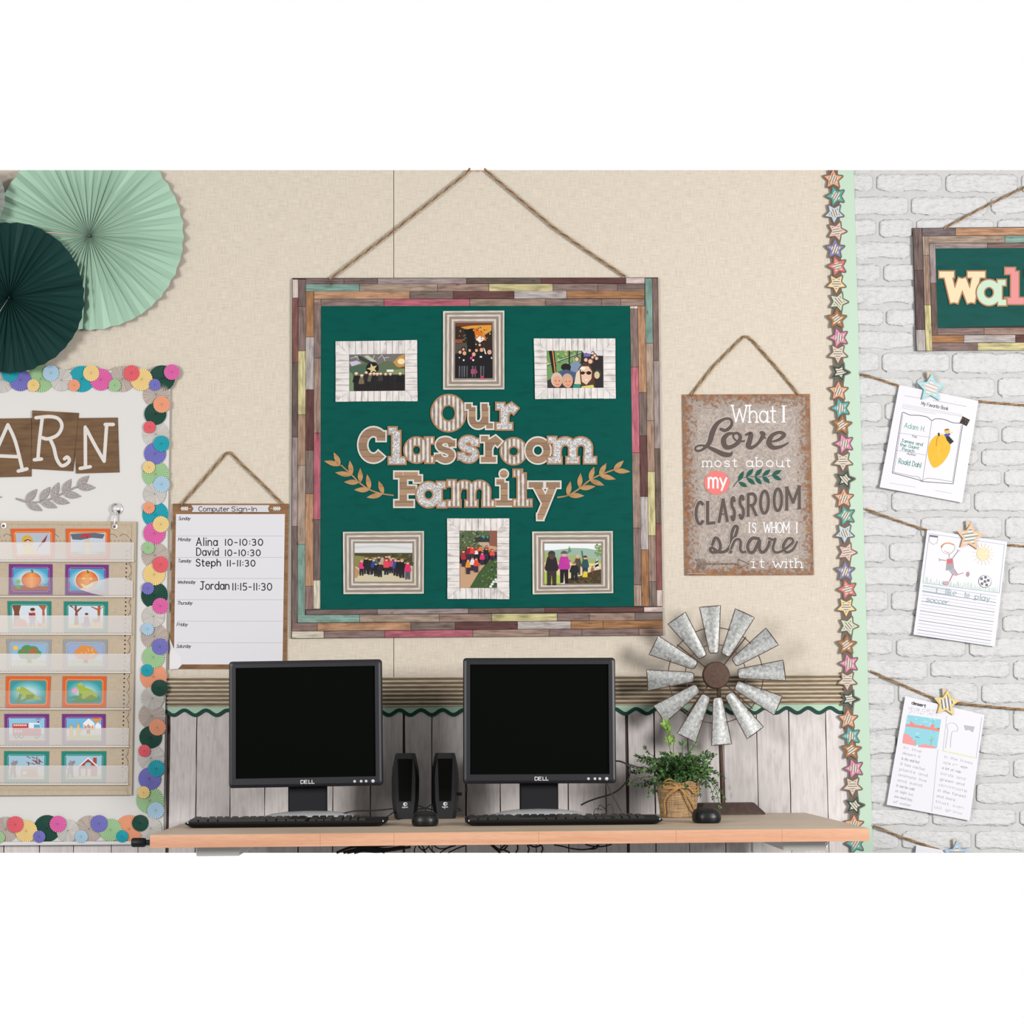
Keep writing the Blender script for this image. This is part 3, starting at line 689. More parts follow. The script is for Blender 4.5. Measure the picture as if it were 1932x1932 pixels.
def c_hood(k):
    k.poly(rect(0, 0, 1, 1), (186, 196, 208)); k.poly([(0, .5), (1, .4), (1, 1), (0, 1)], (214, 220, 232), True)
    k.poly(disc(.33, .38, .165, .27, 18), (222, 176, 40), True); k.poly([(.2, .6), (.46, .6), (.56, 1), (.14, 1)], (238, 218, 120))
    k.poly(disc(.34, .42, .11, .18, 16), SKN, True); k.poly([(.24, .34), (.34, .27), (.44, .34), (.44, .4), (.34, .33), (.25, .42)], (110, 72, 50), True)
    k.poly([(.28, .43), (.31, .43), (.31, .47), (.28, .47)], BK); k.poly([(.37, .43), (.4, .43), (.4, .47), (.37, .47)], BK)
    k.poly([(.64, .62), (.92, .08), (.86, .38), (.68, .66)], (160, 40, 60), True); k.line([(.66, .64), (.58, .86)], .8, BK); k.poly(disc(.58, .84, .04, .06, 8), SKN, True)
def c_umb(k):
    k.poly(rect(0, 0, 1, 1), (206, 214, 226)); k.poly([(0, .05), (.3, .02), (.7, 0), (.98, .06), (.92, .26), (.6, .22), (.3, .32), (.06, .3)], (96, 108, 120), True)
    k.poly([(.02, .86), (.98, .86), (1, 1), (0, 1)], (150, 186, 130), True); k.poly(disc(.5, .92, .3, .05, 14), (170, 210, 236), True)
    k.poly([(.27, .2), (.33, .08), (.45, .03), (.56, .1), (.6, .22), (.5, .18), (.42, .19), (.34, .18)], (206, 44, 60), True)
    k.line([(.48, .14), (.49, .5)], .6, BK); k.poly([(.42, .42), (.55, .42), (.57, .95), (.42, .95)], (240, 222, 160), True); k.poly(disc(.49, .34, .05, .08, 12), SKN, True)
def c_pump(k, jack=False):
    k.poly(rect(0, 0, 1, 1), (70, 164, 206)); [k.poly(disc(.5, .5, .52-.04*i, .5-.03*i, 20), (96+20*i, 180+9*i, 214+5*i), True) for i in range(7)]
    if not jack: k.poly(rect(0, .8, 1, 1), (168, 84, 44), True)
    cx, rx, ry = (.52, .29, .36) if not jack else (.5, .33, .45)
    if jack: k.poly(disc(cx, .52, rx+.02, ry+.03, 24), (244, 244, 240), True)
    k.poly(disc(cx, .53, rx, ry, 24), (222, 112, 52), True)
    for e, c in ((.78, (232, 130, 62)), (.52, (240, 150, 76)), (.22, (246, 166, 92))): k.poly(disc(cx, .53, rx*e, ry*.99, 24), c, True)
    k.poly([(cx-.06, .2), (cx+.02, .16), (cx-.02, .06), (cx+.03, .06), (cx+.06, .2)], (70, 110, 60), True)
    if not jack:
        k.poly(disc(.15, .84, .08, .09, 12), (90, 160, 70), True); k.poly(disc(.14, .6, .06, .1, 12), (120, 180, 90)); k.line([(.2, .8), (.3, .78), (.35, .86)], .7, (60, 110, 50), smooth=True); k.line([(.74, .84), (.82, .7), (.9, .74), (1, .68)], .6, (60, 110, 50), smooth=True)
    else:
        k.poly([(.33, .45), (.43, .38), (.46, .5)], (250, 220, 110), True); k.poly([(.56, .5), (.6, .38), (.68, .46)], (250, 220, 110))
        k.poly([(.3, .66), (.5, .76), (.72, .62), (.66, .8), (.52, .88), (.38, .82)], (250, 224, 120))
def c_rake(k):
    k.poly(rect(0, 0, 1, 1), (222, 232, 242)); k.poly(rect(0, .78, 1, 1), (232, 186, 120), True)
    k.poly([(.0, 0), (.26, 0), (.2, .3), (.24, .9), (.02, .9), (.06, .3)], (132, 72, 36), True); k.poly([(.76, 0), (1, 0), (.93, .2), (.96, .8), (.86, .8), (.87, .2)], (190, 98, 44))
    k.poly([(.0, .95), (.06, .7), (.2, .55), (.38, .66), (.46, .95)], (206, 106, 72), True); k.poly(disc(.86, .9, .12, .07, 12), (232, 140, 80))
    k.poly([(.5, .55), (.66, .55), (.64, .95), (.6, .95), (.58, .7), (.55, .95), (.5, .95)], (90, 120, 176), True); k.poly([(.48, .34), (.66, .32), (.68, .58), (.49, .6)], (176, 44, 70), True)
    k.poly(disc(.59, .24, .055, .09, 12), SKN, True); k.poly(disc(.59, .17, .07, .07, 12), (90, 40, 30), True); k.line([(.48, .3), (.8, .85)], .7, BK); k.line([(.76, .92), (.84, .82)], 1.4, BK)
def c_bag(k):
    k.poly(rect(0, 0, 1, 1), (220, 230, 242)); k.poly([(0, .8), (1, .74), (1, 1), (0, 1)], (240, 208, 140), True)
    k.poly([(.1, 0), (.2, .25), (.16, .85), (.3, .85), (.26, .3), (.4, .08), (.36, .06), (.24, .2), (.24, 0), (.18, 0), (.18, .16), (.02, .0)], (140, 74, 40), True)
    k.poly([(.84, 0), (.92, 0), (.9, .6), (.84, .6), (.83, .2), (.64, .05), (.66, .02), (.84, .12)], (186, 96, 50)); k.line([(.9, .15), (1, .02)], 1.2, (186, 96, 50))
    k.poly(disc(.5, .84, .14, .12, 14), (150, 160, 178), True); k.poly(disc(.8, .66, .12, .1, 12), (210, 150, 110)); k.poly([(.46, .48), (.58, .48), (.62, .82), (.44, .82)], (170, 120, 150), True); k.poly(disc(.52, .4, .045, .07, 10), SKN, True); k.poly(disc(.52, .36, .05, .05, 10), (120, 50, 40), True)
def c_tree(k, a, b, sun):
    k.poly(rect(0, 0, 1, 1), (150, 190, 224) if sun else (160, 178, 216)); k.poly([(0, .5), (1, .5), (1, 1), (0, 1)], (214, 226, 240), True); k.poly([(0, .86), (.5, .8), (1, .86), (1, 1), (0, 1)], (206, 222, 160), True)
    if sun: k.poly(disc(.12, .2, .07, .1, 14), (252, 204, 70), True)
    k.poly([(.46, .6), (.56, .6), (.58, .88), (.44, .88)], (150, 84, 60), True)
    for x, y, r in ((.32, .42, .14), (.45, .28, .17), (.62, .3, .15), (.72, .46, .14), (.5, .48, .2), (.34, .54, .12), (.66, .56, .12)): k.poly(disc(x, y, r, r*1.3, 12), a, True)
    for i in range(16): k.poly(disc(.26+.5*random.random(), .2+.42*random.random(), .028, .04, 7), b, i == 0)
    for i in range(14): k.line([(i*.075, .78), (i*.075, .86)], .5, (190, 190, 190))
    k.line([(0, .8), (.4, .77)], .5, (190, 190, 190)); k.line([(.6, .77), (1, .8)], .5, (190, 190, 190))
def c_frog(k, lily):
    k.poly(rect(0, 0, 1, 1), (40, 158, 164)); [k.poly(disc(.5, .5, .5-.035*i, .5-.04*i, 20), (60+16*i, 168+7*i, 174+7*i), True) for i in range(9)]; 
    G1, G2 = (170, 190, 60), (120, 150, 40)
    if lily:
        k.poly([(.06, .76), (.2, .66), (.9, .68), (.98, .82), (.7, .96), (.3, .96), (.12, .9), (.3, .84)], (70, 150, 90), True)
        for j in range(7): k.poly([(.2, .6), (.1+j*.035, .28+abs(j-3)*.04), (.16+j*.03, .34+abs(j-3)*.03)], (240, 170, 206), j == 0)
        k.poly([(.26, .2), (.36, .1), (.44, .14), (.52, .3), (.7, .4), (.88, .62), (.86, .76), (.6, .84), (.44, .8), (.34, .6), (.34, .42)], G1, True)
        k.poly([(.5, .8), (.7, .62), (.84, .72), (.8, .84), (.5, .88)], G2, True); k.poly([(.36, .56), (.44, .58), (.42, .84), (.34, .84)], G2); k.poly(disc(.4, .16, .035, .05, 10), (250, 250, 240), True); k.poly(disc(.4, .16, .018, .03, 8), BK, True)
    else:
        k.poly([(.12, .4), (.2, .28), (.34, .26), (.5, .4), (.64, .54), (.92, .86), (.7, .8), (.5, .86), (.34, .7), (.24, .5)], G1, True)
        k.poly([(.26, .56), (.34, .6), (.26, .92), (.18, .92)], G2, True); k.poly([(.46, .6), (.68, .6), (.66, .78), (.46, .84), (.32, .94), (.3, .88), (.44, .76)], G2); k.poly(disc(.23, .33, .04, .055, 10), (250, 250, 240), True); k.poly(disc(.23, .33, .02, .03, 8), BK, True)
def c_truck(k):
    k.poly(rect(0, 0, 1, 1), (150, 208, 236)); k.poly(rect(0, .45, 1, .7), (222, 240, 248), True); k.poly(rect(0, .7, 1, 1), (196, 200, 204), True); k.poly(rect(0, .94, 1, 1), (230, 216, 90), True)
    k.poly([(.1, .24), (.54, .24), (.54, .44), (.9, .44), (.9, .7), (.92, .8), (.1, .8)], (206, 36, 48), True); k.poly([(.56, .2), (.86, .22), (.9, .46), (.56, .46)], (246, 246, 250), True); k.poly([(.7, .28), (.86, .28), (.88, .44), (.7, .44)], (90, 180, 214), True)
    for j in range(7): k.poly(rect(.13+j*.055, .27, .165+j*.055, .36), (250, 240, 220))
    for x in (.21, .35, .78): k.poly(disc(x, .82, .065, .1, 14), (60, 60, 64), x == .21)
    for x in (.21, .35, .78): k.poly(disc(x, .82, .03, .05, 10), (210, 210, 214), x == .21)
    for x in (.18, .26, .34): k.poly(disc(x, .58, .03, .05, 10), (240, 240, 240), x == .18)
    k.poly(rect(.8, .13, .85, .2), (206, 36, 48)); 
    for a in range(5): k.line([(.825+.05*math.cos(2.6-a*.5), .13-.07*math.sin(2.6-a*.5)), (.825+.09*math.cos(2.6-a*.5), .13-.13*math.sin(2.6-a*.5))], .5, BK)
def c_fire(k):
    k.poly(rect(0, 0, 1, 1), (120, 190, 228)); k.poly(rect(0, .5, 1, 1), (240, 244, 220), True); k.poly([(.0, .8), (1, .76), (1, 1), (0, 1)], (206, 220, 130), True)
    k.poly([(.48, .22), (.64, 0), (.8, .22), (.8, .7), (.5, .7)], (246, 246, 250), True); k.poly([(.82, .32), (.9, .18), (1, .32), (1, .7), (.82, .7)], (246, 246, 250))
    k.poly([(.74, 0), (1, 0), (.96, .1), (.84, .2), (.8, .12)], (246, 150, 40), True); k.poly([(.5, .5), (.52, .28), (.58, .42), (.62, .24), (.7, .44), (.76, .3), (.79, .52)], (250, 140, 30), True); k.poly([(.55, .52), (.6, .38), (.66, .5), (.72, .42), (.74, .52)], (252, 214, 70), True)
    k.poly(rect(.58, .5, .68, .7), (186, 50, 40))
    for x, y in ((.14, .46), (.34, .4)):
        k.poly([(x-.05, y), (x+.05, y), (x+.05, y+.5), (x-.05, y+.5)], (232, 206, 90), True); k.poly(disc(x, y-.06, .045, .07, 10), SKN, True); k.poly([(x-.06, y-.08), (x, y-.18), (x+.06, y-.08)], (222, 184, 60), True)
    k.line([(.4, .56), (.56, .38), (.7, .36)], 1.6, (120, 190, 240), smooth=True)
def c_wolf(k, brick):
    k.poly(rect(0, 0, 1, 1), (168, 206, 226)); k.poly(rect(0, .45, 1, 1), (236, 242, 246), True); k.poly([(0, .88), (1, .84), (1, 1), (0, 1)], (220, 226, 170), True)
    w = (160, 148, 150)
    k.poly([(.06, .3), (.12, .26), (.1, .18), (.16, .24), (.24, .2), (.26, .3), (.2, .4), (.2, .6), (.22, .95), (.14, .95), (.12, .7), (.08, .95), (.02, .95), (.05, .6), (.08, .42)], w, True); k.line([(.06, .6), (.0, .5), (.02, .4)], 1.4, w); k.poly(disc(.2, .29, .012, .02, 6), BK, True)
    if not brick:
        k.poly([(.34, .6), (.8, .5), (.84, .92), (.34, .92)], (226, 188, 168), True); k.poly([(.32, .6), (.42, .44), (.8, .38), (.84, .54)], (214, 220, 226), True)
        for i in range(14):
            x, y = .46+.4*random.random(), .02+.3*random.random(); a = random.uniform(-1, 1); k.line([(x, y), (x+.12*math.cos(a+1), y+.16*math.sin(a+1))], 1.4, (150, 62, 50))
        k.poly(rect(.4, .66, .5, .8), (250, 246, 236), True); k.poly(disc(.72, .8, .07, .1, 10), (236, 170, 160))
    else:
        k.poly([(.36, .46), (.88, .46), (.88, .88), (.36, .88)], (206, 150, 140), True); k.poly([(.34, .48), (.62, .1), (.9, .48)], (170, 62, 52)); k.poly(rect(.76, .08, .86, .34), (176, 74, 60)); k.line([(.33, .5), (.62, .1), (.92, .5)], 2.2, (244, 244, 246))
        k.poly(disc(.62, .38, .09, .1, 12), (150, 204, 226), True); k.poly(rect(.42, .56, .56, .88), (246, 238, 236), True); k.poly(rect(.6, .56, .7, .88), (246, 238, 236)); k.line([(.56, .56), (.56, .88)], .6, (160, 90, 80))
draws = [c_hood, c_umb, lambda k: c_pump(k), lambda k: c_pump(k, True), c_rake, c_bag, lambda k: c_tree(k, (84, 152, 84), (222, 90, 60), True), lambda k: c_tree(k, (232, 150, 70), (244, 186, 110), False), lambda k: c_frog(k, False), lambda k: c_frog(k, True), c_truck, c_fire, lambda k: c_wolf(k, False), lambda k: c_wolf(k, True)]
clab = ['orange picture card of a child in yellow rain hood with closed umbrella', 'orange picture card of a small child under a red umbrella', 'purple picture card of a plain orange pumpkin with vine', 'purple picture card of a carved smiling pumpkin', 'teal picture card of a boy raking leaves between trees', 'teal picture card of a child bagging leaves under bare trees', 'grey picture card of a green apple tree with sun', 'grey picture card of an orange autumn tree', 'orange picture card of a young frog with a tail', 'orange picture card of a frog on a lily pad with pink flower', 'purple picture card of a red fire truck', 'purple picture card of firefighters hosing a burning house', 'teal picture card of a wolf blowing a stick house apart', 'teal picture card of a wolf beside a brick house']
for (q, col), dr, lb in zip(cards, draws, clab):
    TL, TR, BR_, BL = (q[0], q[1]), (q[2], q[3]), (q[4], q[5]), (q[6], q[7]); f = quadmap(TL, TR, BR_, BL)
    cx = (q[0]+q[2])/2
    t = thing('picture_card', P(cx, q[5], .0205), lb, 'card', 'picture cards in the pocket chart')
    m = MB(); m.prism([TL, TR, BR_, BL], .0198, .0210, col); m.build('card_board', INK, t)
    lt = tuple(min(255, int(v*.55+112)) for v in col); ik = Ink(f, .0210)
    def rr(e, r_=.05, ey=None):
        ey = e*1.42 if ey is None else ey
        return [(e+r_, ey), (1-e-r_, ey), (1-e, ey+r_*1.4), (1-e, 1-ey-r_*1.4), (1-e-r_, 1-ey), (e+r_, 1-ey), (e, 1-ey-r_*1.4), (e, ey+r_*1.4)]
    ik.poly(rr(.068), lt if col != OR_ else (246, 186, 90), True); ik.poly(rr(.08), col, True)
    f2 = quadmap(f(.1, .14), f(.9, .14), f(.9, .86), f(.1, .86)); k2 = Ink(f2, ik.d+(ik.k+1)*EPS)
    # thin layers so that a card stays flat
    dr(k2)
    ik.build('border_print', t); k2.build('picture_print', t)

# ================================================================ LETTER CARDS AND SPRIG ON THE BOARD
BROWN = grain_mat('brown_wood_print', 'x', strength=.7, dark=.6, fine=.6, knots=False)
def letter_card(quad, label, strokes, w, col=(124, 94, 66), up=0.0):
    f = quadmap(*quad); c = f(.5, 1)
    t = thing('letter_card', P(c[0], c[1], .013), label, 'letter card', 'brown letter cards on the white board')
    m = MB(); m.prism(list(quad), .012, .0155+up, col, side=(90, 50, 40)); m.build('card_board', BROWN, t)
    ik = Ink(d=.0158+up)
    for st in strokes:
        s = crom(st, 5) if len(st) > 2 else st
        for r in ribbon(s, w): ik.mb.flat(r, .0158+up, (232, 226, 220))
        for p in (s[0], s[-1]): ik.mb.flat(disc(p[0], p[1], w/2, n=10), .0158+up, (232, 226, 220))
    ik.build('painted_letter', t, 'white painted letter')
z = lambda x, y: (x/5.52, 670+y/5.52)
letter_card([(-30, 790), z(328, 655), z(325, 1262), (-30, 901)], 'brown wood card with white letter A, cut by the left edge', [[z(82, 725), z(-40, 1000)], [z(82, 725), z(160, 900), z(235, 1200)], [z(0, 1050), z(180, 1058)], [z(190, 1208), z(280, 1185)]], 6.6)
letter_card([z(335, 575), z(818, 602), z(758, 1207), z(325, 1182)], 'brown wood card with curly white letter R, tilted in the middle', [[z(440, 655), z(410, 900), z(395, 1085)], [z(375, 652), z(520, 640), z(610, 665), z(645, 740), z(600, 830), z(500, 872), z(440, 860)], [z(520, 872), z(560, 960), z(590, 1080), z(640, 1150), z(700, 1130), z(722, 1090), z(700, 1062), z(672, 1080)], [z(358, 1090), z(432, 1082)]], 6.6, up=.0016)
letter_card([z(772, 656), z(1224, 650), z(1242, 1220), z(790, 1232)], 'brown wood card with white letter N, rightmost on the white board', [[z(888, 750), z(890, 1170)], [z(900, 770), z(990, 940), z(1085, 1105)], [z(1085, 1100), z(1110, 740)], [z(1095, 722), z(1180, 722)], [z(835, 1180), z(940, 1162)]], 6.6)
def leaf(mb, bx, by, tx, ty, w, d0, d1, col, n=5):
    dx, dy = tx-bx, ty-by; l = math.hypot(dx, dy); nx, ny = -dy/l, dx/l; A_, B_ = [], []
    for k in range(1, n):
        u = k/n; ww = w/2*math.sin(math.pi*u**.85)*1.05
        A_.append((bx+dx*u+nx*ww, by+dy*u+ny*ww)); B_.append((bx+dx*u-nx*ww, by+dy*u-ny*ww))
    mb.prism([(bx, by)]+A_+[(tx, ty)]+B_[::-1], d0, d1, col)
GALVP = galv_mat('printed_galvanised_grey', (164, 156, 154), 260, spec=.1)
t = thing('leaf_sprig', P(100, 966, .013), 'grey galvanised look leaf sprig cutout under the letter cards', 'leaf cutout')
st = [z(165, 1492), z(275, 1528), z(410, 1528), z(540, 1490), z(650, 1440), z(720, 1405), z(800, 1370)]
m = MB()
for r in ribbon(crom(st, 3), 3.2): m.prism(r, .012, .0150)
m.build('stem', GALVP, t)
for a, b in (((265, 1530), (385, 1395)), ((270, 1535), (440, 1620)), ((415, 1515), (520, 1372)), ((415, 1520), (595, 1588)), ((540, 1490), (612, 1325)), ((540, 1495), (725, 1540)), ((650, 1435), (740, 1290)), ((650, 1440), (845, 1470)), ((800, 1370), (925, 1255)), ((800, 1370), (995, 1380)), ((270, 1525), (160, 1490))):
    p, q = z(*a), z(*b); m = MB(); leaf(m, p[0], p[1], q[0], q[1], 13.5 if a[0] != 270 or b[0] != 160 else 4, .012, .0155, (150, 140, 138)); m.build('leaf', GALVP, t)
t = thing('leaf_sprig', P(-10, 945, .013), 'tip of a second grey leaf sprig at the left edge of the board', 'leaf cutout')
m = MB(); leaf(m, -22, 940, 4, 937, 6, .012, .0155, (150, 140, 138)); m.build('leaf', GALVP, t)
# ================================================================ COMPUTER SIGN-IN CHART
def rope(points, d, r, parent, name='rope', ends=True, strands=3, thick=None, fray=0):
    r *= 1.3
    """twisted jute: strands wound round a path given in pixels"""
    pts = [P(x, y, d) for x, y in points if TOP-6 <= y <= BOT+6]
    den = []
    for a, b in zip(pts, pts[1:]):
        n = max(2, int((b-a).length/.006))
        for k in range(n): den.append(a+(b-a)*k/n)
    den.append(pts[-1])
    m = MB(); cols = [(178, 142, 106), (150, 112, 76), (196, 162, 124)]
    for s in range(strands):
        q = []; L_ = 0
        for i, p in enumerate(den):
            if i: L_ += (p-den[i-1]).length
            t_ = (den[min(i+1, len(den)-1)]-den[max(i-1, 0)]).normalized(); n1 = t_.cross(Vector((0, 1, 0))).normalized(); n2 = Vector((0, 1, 0))
            ph = 2*math.pi*s/strands+L_*160
            q.append(p+(n1*math.cos(ph)+n2*math.sin(ph))*r*.62)
        m.tube(q, r*.62, 6, cols[s % 3])
    for i in range(fray):
        p = random.choice(den); v = Vector((random.uniform(-1, 1), random.uniform(-.5, 0), random.uniform(-1, 1))).normalized()
        m.tube([p, p+v*r*2.2, p+v*r*3.4+Vector((0, 0, -r))], .00025, 3, (190, 150, 110))
    return m.build(name, JUTE, parent, smooth=True)
m_, nt, b = mat('jute'); a = N(nt, 'ShaderNodeAttribute', attribute_name='Col'); mp = mapping(nt, (1, 1, 1)); nz = N(nt, 'ShaderNodeTexNoise'); nz.inputs['Scale'].default_value = 700
L(nt, mp.outputs[0], nz.inputs['Vector']); r_ = ramp(nt, [(.3, (.7, .68, .66)), (.7, (1.15, 1.15, 1.15))]); L(nt, nz.outputs['Fac'], r_.inputs['Fac']); L(nt, mixc(nt, 1.0, a.outputs['Color'], r_.outputs['Color'], 'MULTIPLY'), b.inputs['Base Color'])
b.inputs['Roughness'].default_value = .95; b.inputs['Specular IOR Level'].default_value = .05; JUTE = m_

t = thing('sign_in_chart', P(433, 1261, .001), 'computer sign-in weekly chart with brown wood edge hanging from a rope', 'chart')
m = MB(); m.prism([(326, 950.2), (544.3, 950.2), (541, 1262), (320.5, 1262)], .002, .0045, (150, 110, 74)); m.build('wood_border', BROWN, t)
SHEET = (236, 234, 240)
m = MB(); m.prism([(332, 970), (537.5, 970), (533, 1253.5), (328, 1253.5)], .0045, .0052, SHEET); m.build('white_sheet', INK, t)
m = MB(); m.prism([(361, 953), (508.5, 953), (505.5, 959.5), (507.8, 966), (362, 966), (365, 959.5)], .0045, .0052, (226, 222, 226)); m.build('header_banner', INK, t)
m = MB(); m.prism([(320.5, 1205), (327, 1222), (342, 1240), (343, 1254), (336, 1262), (320, 1263)], .0048, .0056, (244, 240, 242)); m.build('peel_glare_corner', INK, t)  # corner peel with its glare painted in as near white
ik = Ink(d=.0053); LN = (190, 182, 186); DKT = (52, 46, 50); PEN = (34, 18, 28)
for y in (1011.3, 1051.6, 1091.4, 1131.5, 1172, 1212.6): ik.line([(334, y), (534, y)], .7, LN)
for x, s in ((340, 1), (530.5, -1)):
    for k in range(4):
        for e in (-1, 1): ik.poly([(x+s*(k*3.3+1), 959.5), (x+s*(k*3.3+4), 959.5+e*4.6), (x+s*(k*3.3+5.2), 959.5+e*1.2)], (240, 236, 232))
    ik.line([(x, 959.5), (x+s*21, 959.5)], .8, (240, 236, 232))
for s, y, x1 in (('Sunday', 974.5, 358.5), ('Monday', 1014, 359.5), ('Tuesday', 1054.5, 360), ('Wednesday', 1094.5, 368), ('Thursday', 1134, 362.5), ('Friday', 1174.5, 353.5), ('Saturday', 1215.5, 359.5)):
    x0 = 336.5-(y-974)*.016; write(ink=ik, s=s, x0=x0, x1=x1, ytop=y+.5, ybase=y+6.6, w=.95, col=DKT, shear=.28, sp=.1)
write(ik, 'Computer', 375, 432.5, 955.8, 964.6, 1.25, PEN, sp=.2); write(ik, 'Sign-In', 437, 484, 955.8, 964.6, 1.25, PEN, sp=.2)
write(ik, 'Alina', 370.5, 410, 1014.5, 1029.5, 1.9, PEN, sp=.28); write(ik, '10-10:30', 424.5, 495.5, 1017.3, 1029, 1.9, PEN, sp=.3)
write(ik, 'David', 371, 412, 1034, 1048, 1.9, PEN, sp=.24); write(ik, '10-10:30', 424.5, 491, 1037.5, 1048.6, 1.9, PEN, sp=.3)
write(ik, 'Steph', 370, 416, 1055, 1068, 2.0, PEN, sp=.24); write(ik, '11-11:30', 428.5, 481, 1057, 1068.3, 1.9, PEN, sp=.3)
write(ik, 'Jordan', 377.5, 432, 1097.5, 1112, 2.0, PEN, sp=.2); write(ik, '11:15-11:30', 438.5, 512.5, 1100.5, 1113.5, 1.9, PEN, sp=.27)
ik.build('writing', t)
rope([(342, 952), (345, 948), (380, 909), (424, 858), (430, 853.5), (436, 854.5), (452, 872), (490, 908), (530, 948), (533, 951)], .0062, .0022, t, fray=14)

# ================================================================ "WHAT I LOVE" SIGN
SIGNM = galv_mat('rusty_galvanised_print', (182, 168, 158), 130, spec=.12, amp=.2)
t = thing('tin_look_sign', P(1412, 1085, .001), 'rusty galvanised sign reading What I Love most about my classroom', 'sign')
m = MB(); m.prism([(1287.5, 744.3), (1527.5, 743.3), (1535.4, 1084.7), (1292.7, 1085.7)], .002, .0045); m.build('sign_panel', SIGNM, t)
# rust along the edges: irregular patches belonging to the printed sheet
f = quadmap((1287.5, 744.3), (1527.5, 743.3), (1535.4, 1084.7), (1292.7, 1085.7))
m_, nt, b = mat('rust_print'); mp = mapping(nt, (1, 1, 1)); nz = N(nt, 'ShaderNodeTexNoise'); nz.inputs['Scale'].default_value = 70; nz.inputs['Detail'].default_value = 6
L(nt, mp.outputs[0], nz.inputs['Vector']); r_ = ramp(nt, [(.3, CC((148, 92, 54))), (.7, CC((186, 132, 90)))]); L(nt, nz.outputs['Fac'], r_.inputs['Fac']); L(nt, r_.outputs['Color'], b.inputs['Base Color']); b.inputs['Specular IOR Level'].default_value = .08
at = N(nt, 'ShaderNodeAttribute', attribute_name='Col'); bw = N(nt, 'ShaderNodeRGBToBW'); L(nt, at.outputs['Color'], bw.inputs[0])
n3 = N(nt, 'ShaderNodeTexNoise'); n3.inputs['Scale'].default_value = 130; n3.inputs['Detail'].default_value = 5; L(nt, mp.outputs[0], n3.inputs['Vector'])
ad = N(nt, 'ShaderNodeMath', operation='ADD'); L(nt, bw.outputs[0], ad.inputs[0]); L(nt, n3.outputs['Fac'], ad.inputs[1])
r3 = ramp(nt, [(.52, (0, 0, 0)), (.86, (1, 1, 1))]); L(nt, ad.outputs[0], r3.inputs['Fac']); tr = N(nt, 'ShaderNodeBsdfTransparent'); mx = N(nt, 'ShaderNodeMixShader'); L(nt, r3.outputs['Color'], mx.inputs[0]); L(nt, tr.outputs[0], mx.inputs[1]); L(nt, b.outputs[0], mx.inputs[2]); L(nt, mx.outputs[0], nt.nodes['Material Output'].inputs['Surface']); RUST = m_
m = MB()
def rustring(e0, e1, v0, v1):
    for side in range(4):
        for k in range(10):
            a, b_ = k/10, (k+1)/10
            def g(u, e, s=side):
                ex_ = e*1.42; q = [(ex_+(1-2*ex_)*u, e), (1-ex_, e+(1-2*e)*u), (ex_+(1-2*ex_)*u, 1-e), (ex_, e+(1-2*e)*u)][s]; return f(*q)
            m.flat([g(a, e0), g(b_, e0), g(b_, e1), g(a, e1)], .0047, v0)
for i in range(10): rustring(i*.008, (i+1)*.008, (255-i*20,)*3, 0)
m.build('rust_edge', RUST, t)
ik = Ink(d=.0049); WH = (250, 248, 250); IR = (98, 84, 78)
def ikI(x, y0, y1, w, s_):
    ik.mb.flat(rect(x-w/2, y0, x+w/2, y1), ik.d+ik.k*EPS, WH)
    for y in (y0, y1-1.6): ik.mb.flat(rect(x-s_, y, x+s_, y+1.6), ik.d+ik.k*EPS, WH)
write(ik, 'What', 1381.5, 1463.5, 765, 796.5, 2.9, WH, sp=.2, serif=.1); ikI(1478.5, 764.8, 797, 4.4, 5)
write(ik, 'most', 1326, 1390, 864, 880.5, 1.9, WH, sp=.3, serif=.11); write(ik, 'about', 1408, 1491, 863.5, 880.5, 1.9, WH, sp=.32, serif=.11)
ikI(1413.8, 985.7, 1005.4, 2.2, 2.2); write(ik, 'S', 1419.5, 1426, 986.6, 1004.5, 2.1, WH); write(ik, 'WHOM', 1441, 1488.5, 986, 1004.7, 2.1, WH, sp=.16, serif=.1); ikI(1503.4, 985.7, 1005.4, 2.3, 2.2)
write(ik, 'it', 1420, 1441.5, 1054, 1070.8, 1.9, WH, sp=.5, serif=.14); write(ik, 'with', 1459, 1512.5, 1054, 1070.8, 1.9, WH, sp=.22, serif=.1)
zs = lambda x, y: (1260+x/6.662, 610+y/6.662); z2 = lambda x, y: (1260+x/6.662, 840+y/6.662)
def brush(pts, ws, col, smooth=True):
    k = len(pts); P3 = [(p[0], p[1], w) for p, w in zip(pts, ws)]; P3 = crom(P3, 6)
    for e, c in ((1.6, tuple(min(255, int(v*1.9)) for v in col)), (0, col)):
        if e and col != IR: continue
        for r in ribbon([(p[0]-(.5 if e else 0), p[1]-(.5 if e else 0)) for p in P3], [p[2]+e for p in P3]): ik.mb.flat(r, ik.d+ik.k*EPS, (206, 196, 190) if e else c)
        for p in (P3[0], P3[-1]): ik.mb.flat(disc(p[0], p[1], (p[2]+e)/2, n=10), ik.d+ik.k*EPS, (206, 196, 190) if e else c)
        ik.up()
ik.up()
brush([zs(665, 1330), zs(730, 1345), zs(800, 1280), zs(790, 1210), zs(720, 1200), zs(620, 1260), zs(560, 1370), zs(520, 1500), zs(430, 1590), zs(360, 1600), zs(345, 1560), zs(400, 1535), zs(480, 1545), zs(580, 1590), zs(700, 1645), zs(780, 1650), zs(810, 1615)], [6, 7, 6, 5, 5, 8, 10.5, 9, 5, 5, 4, 4, 5, 8, 10, 8, 3], IR)
brush([zs(860, 1385), zs(760, 1390), zs(700, 1460), zs(720, 1545), zs(790, 1555), zs(880, 1500), zs(910, 1420), zs(860, 1375), zs(820, 1420), zs(870, 1480), zs(960, 1480)], [4, 7, 10, 10, 8, 8, 7, 5, 4, 4, 4], IR)
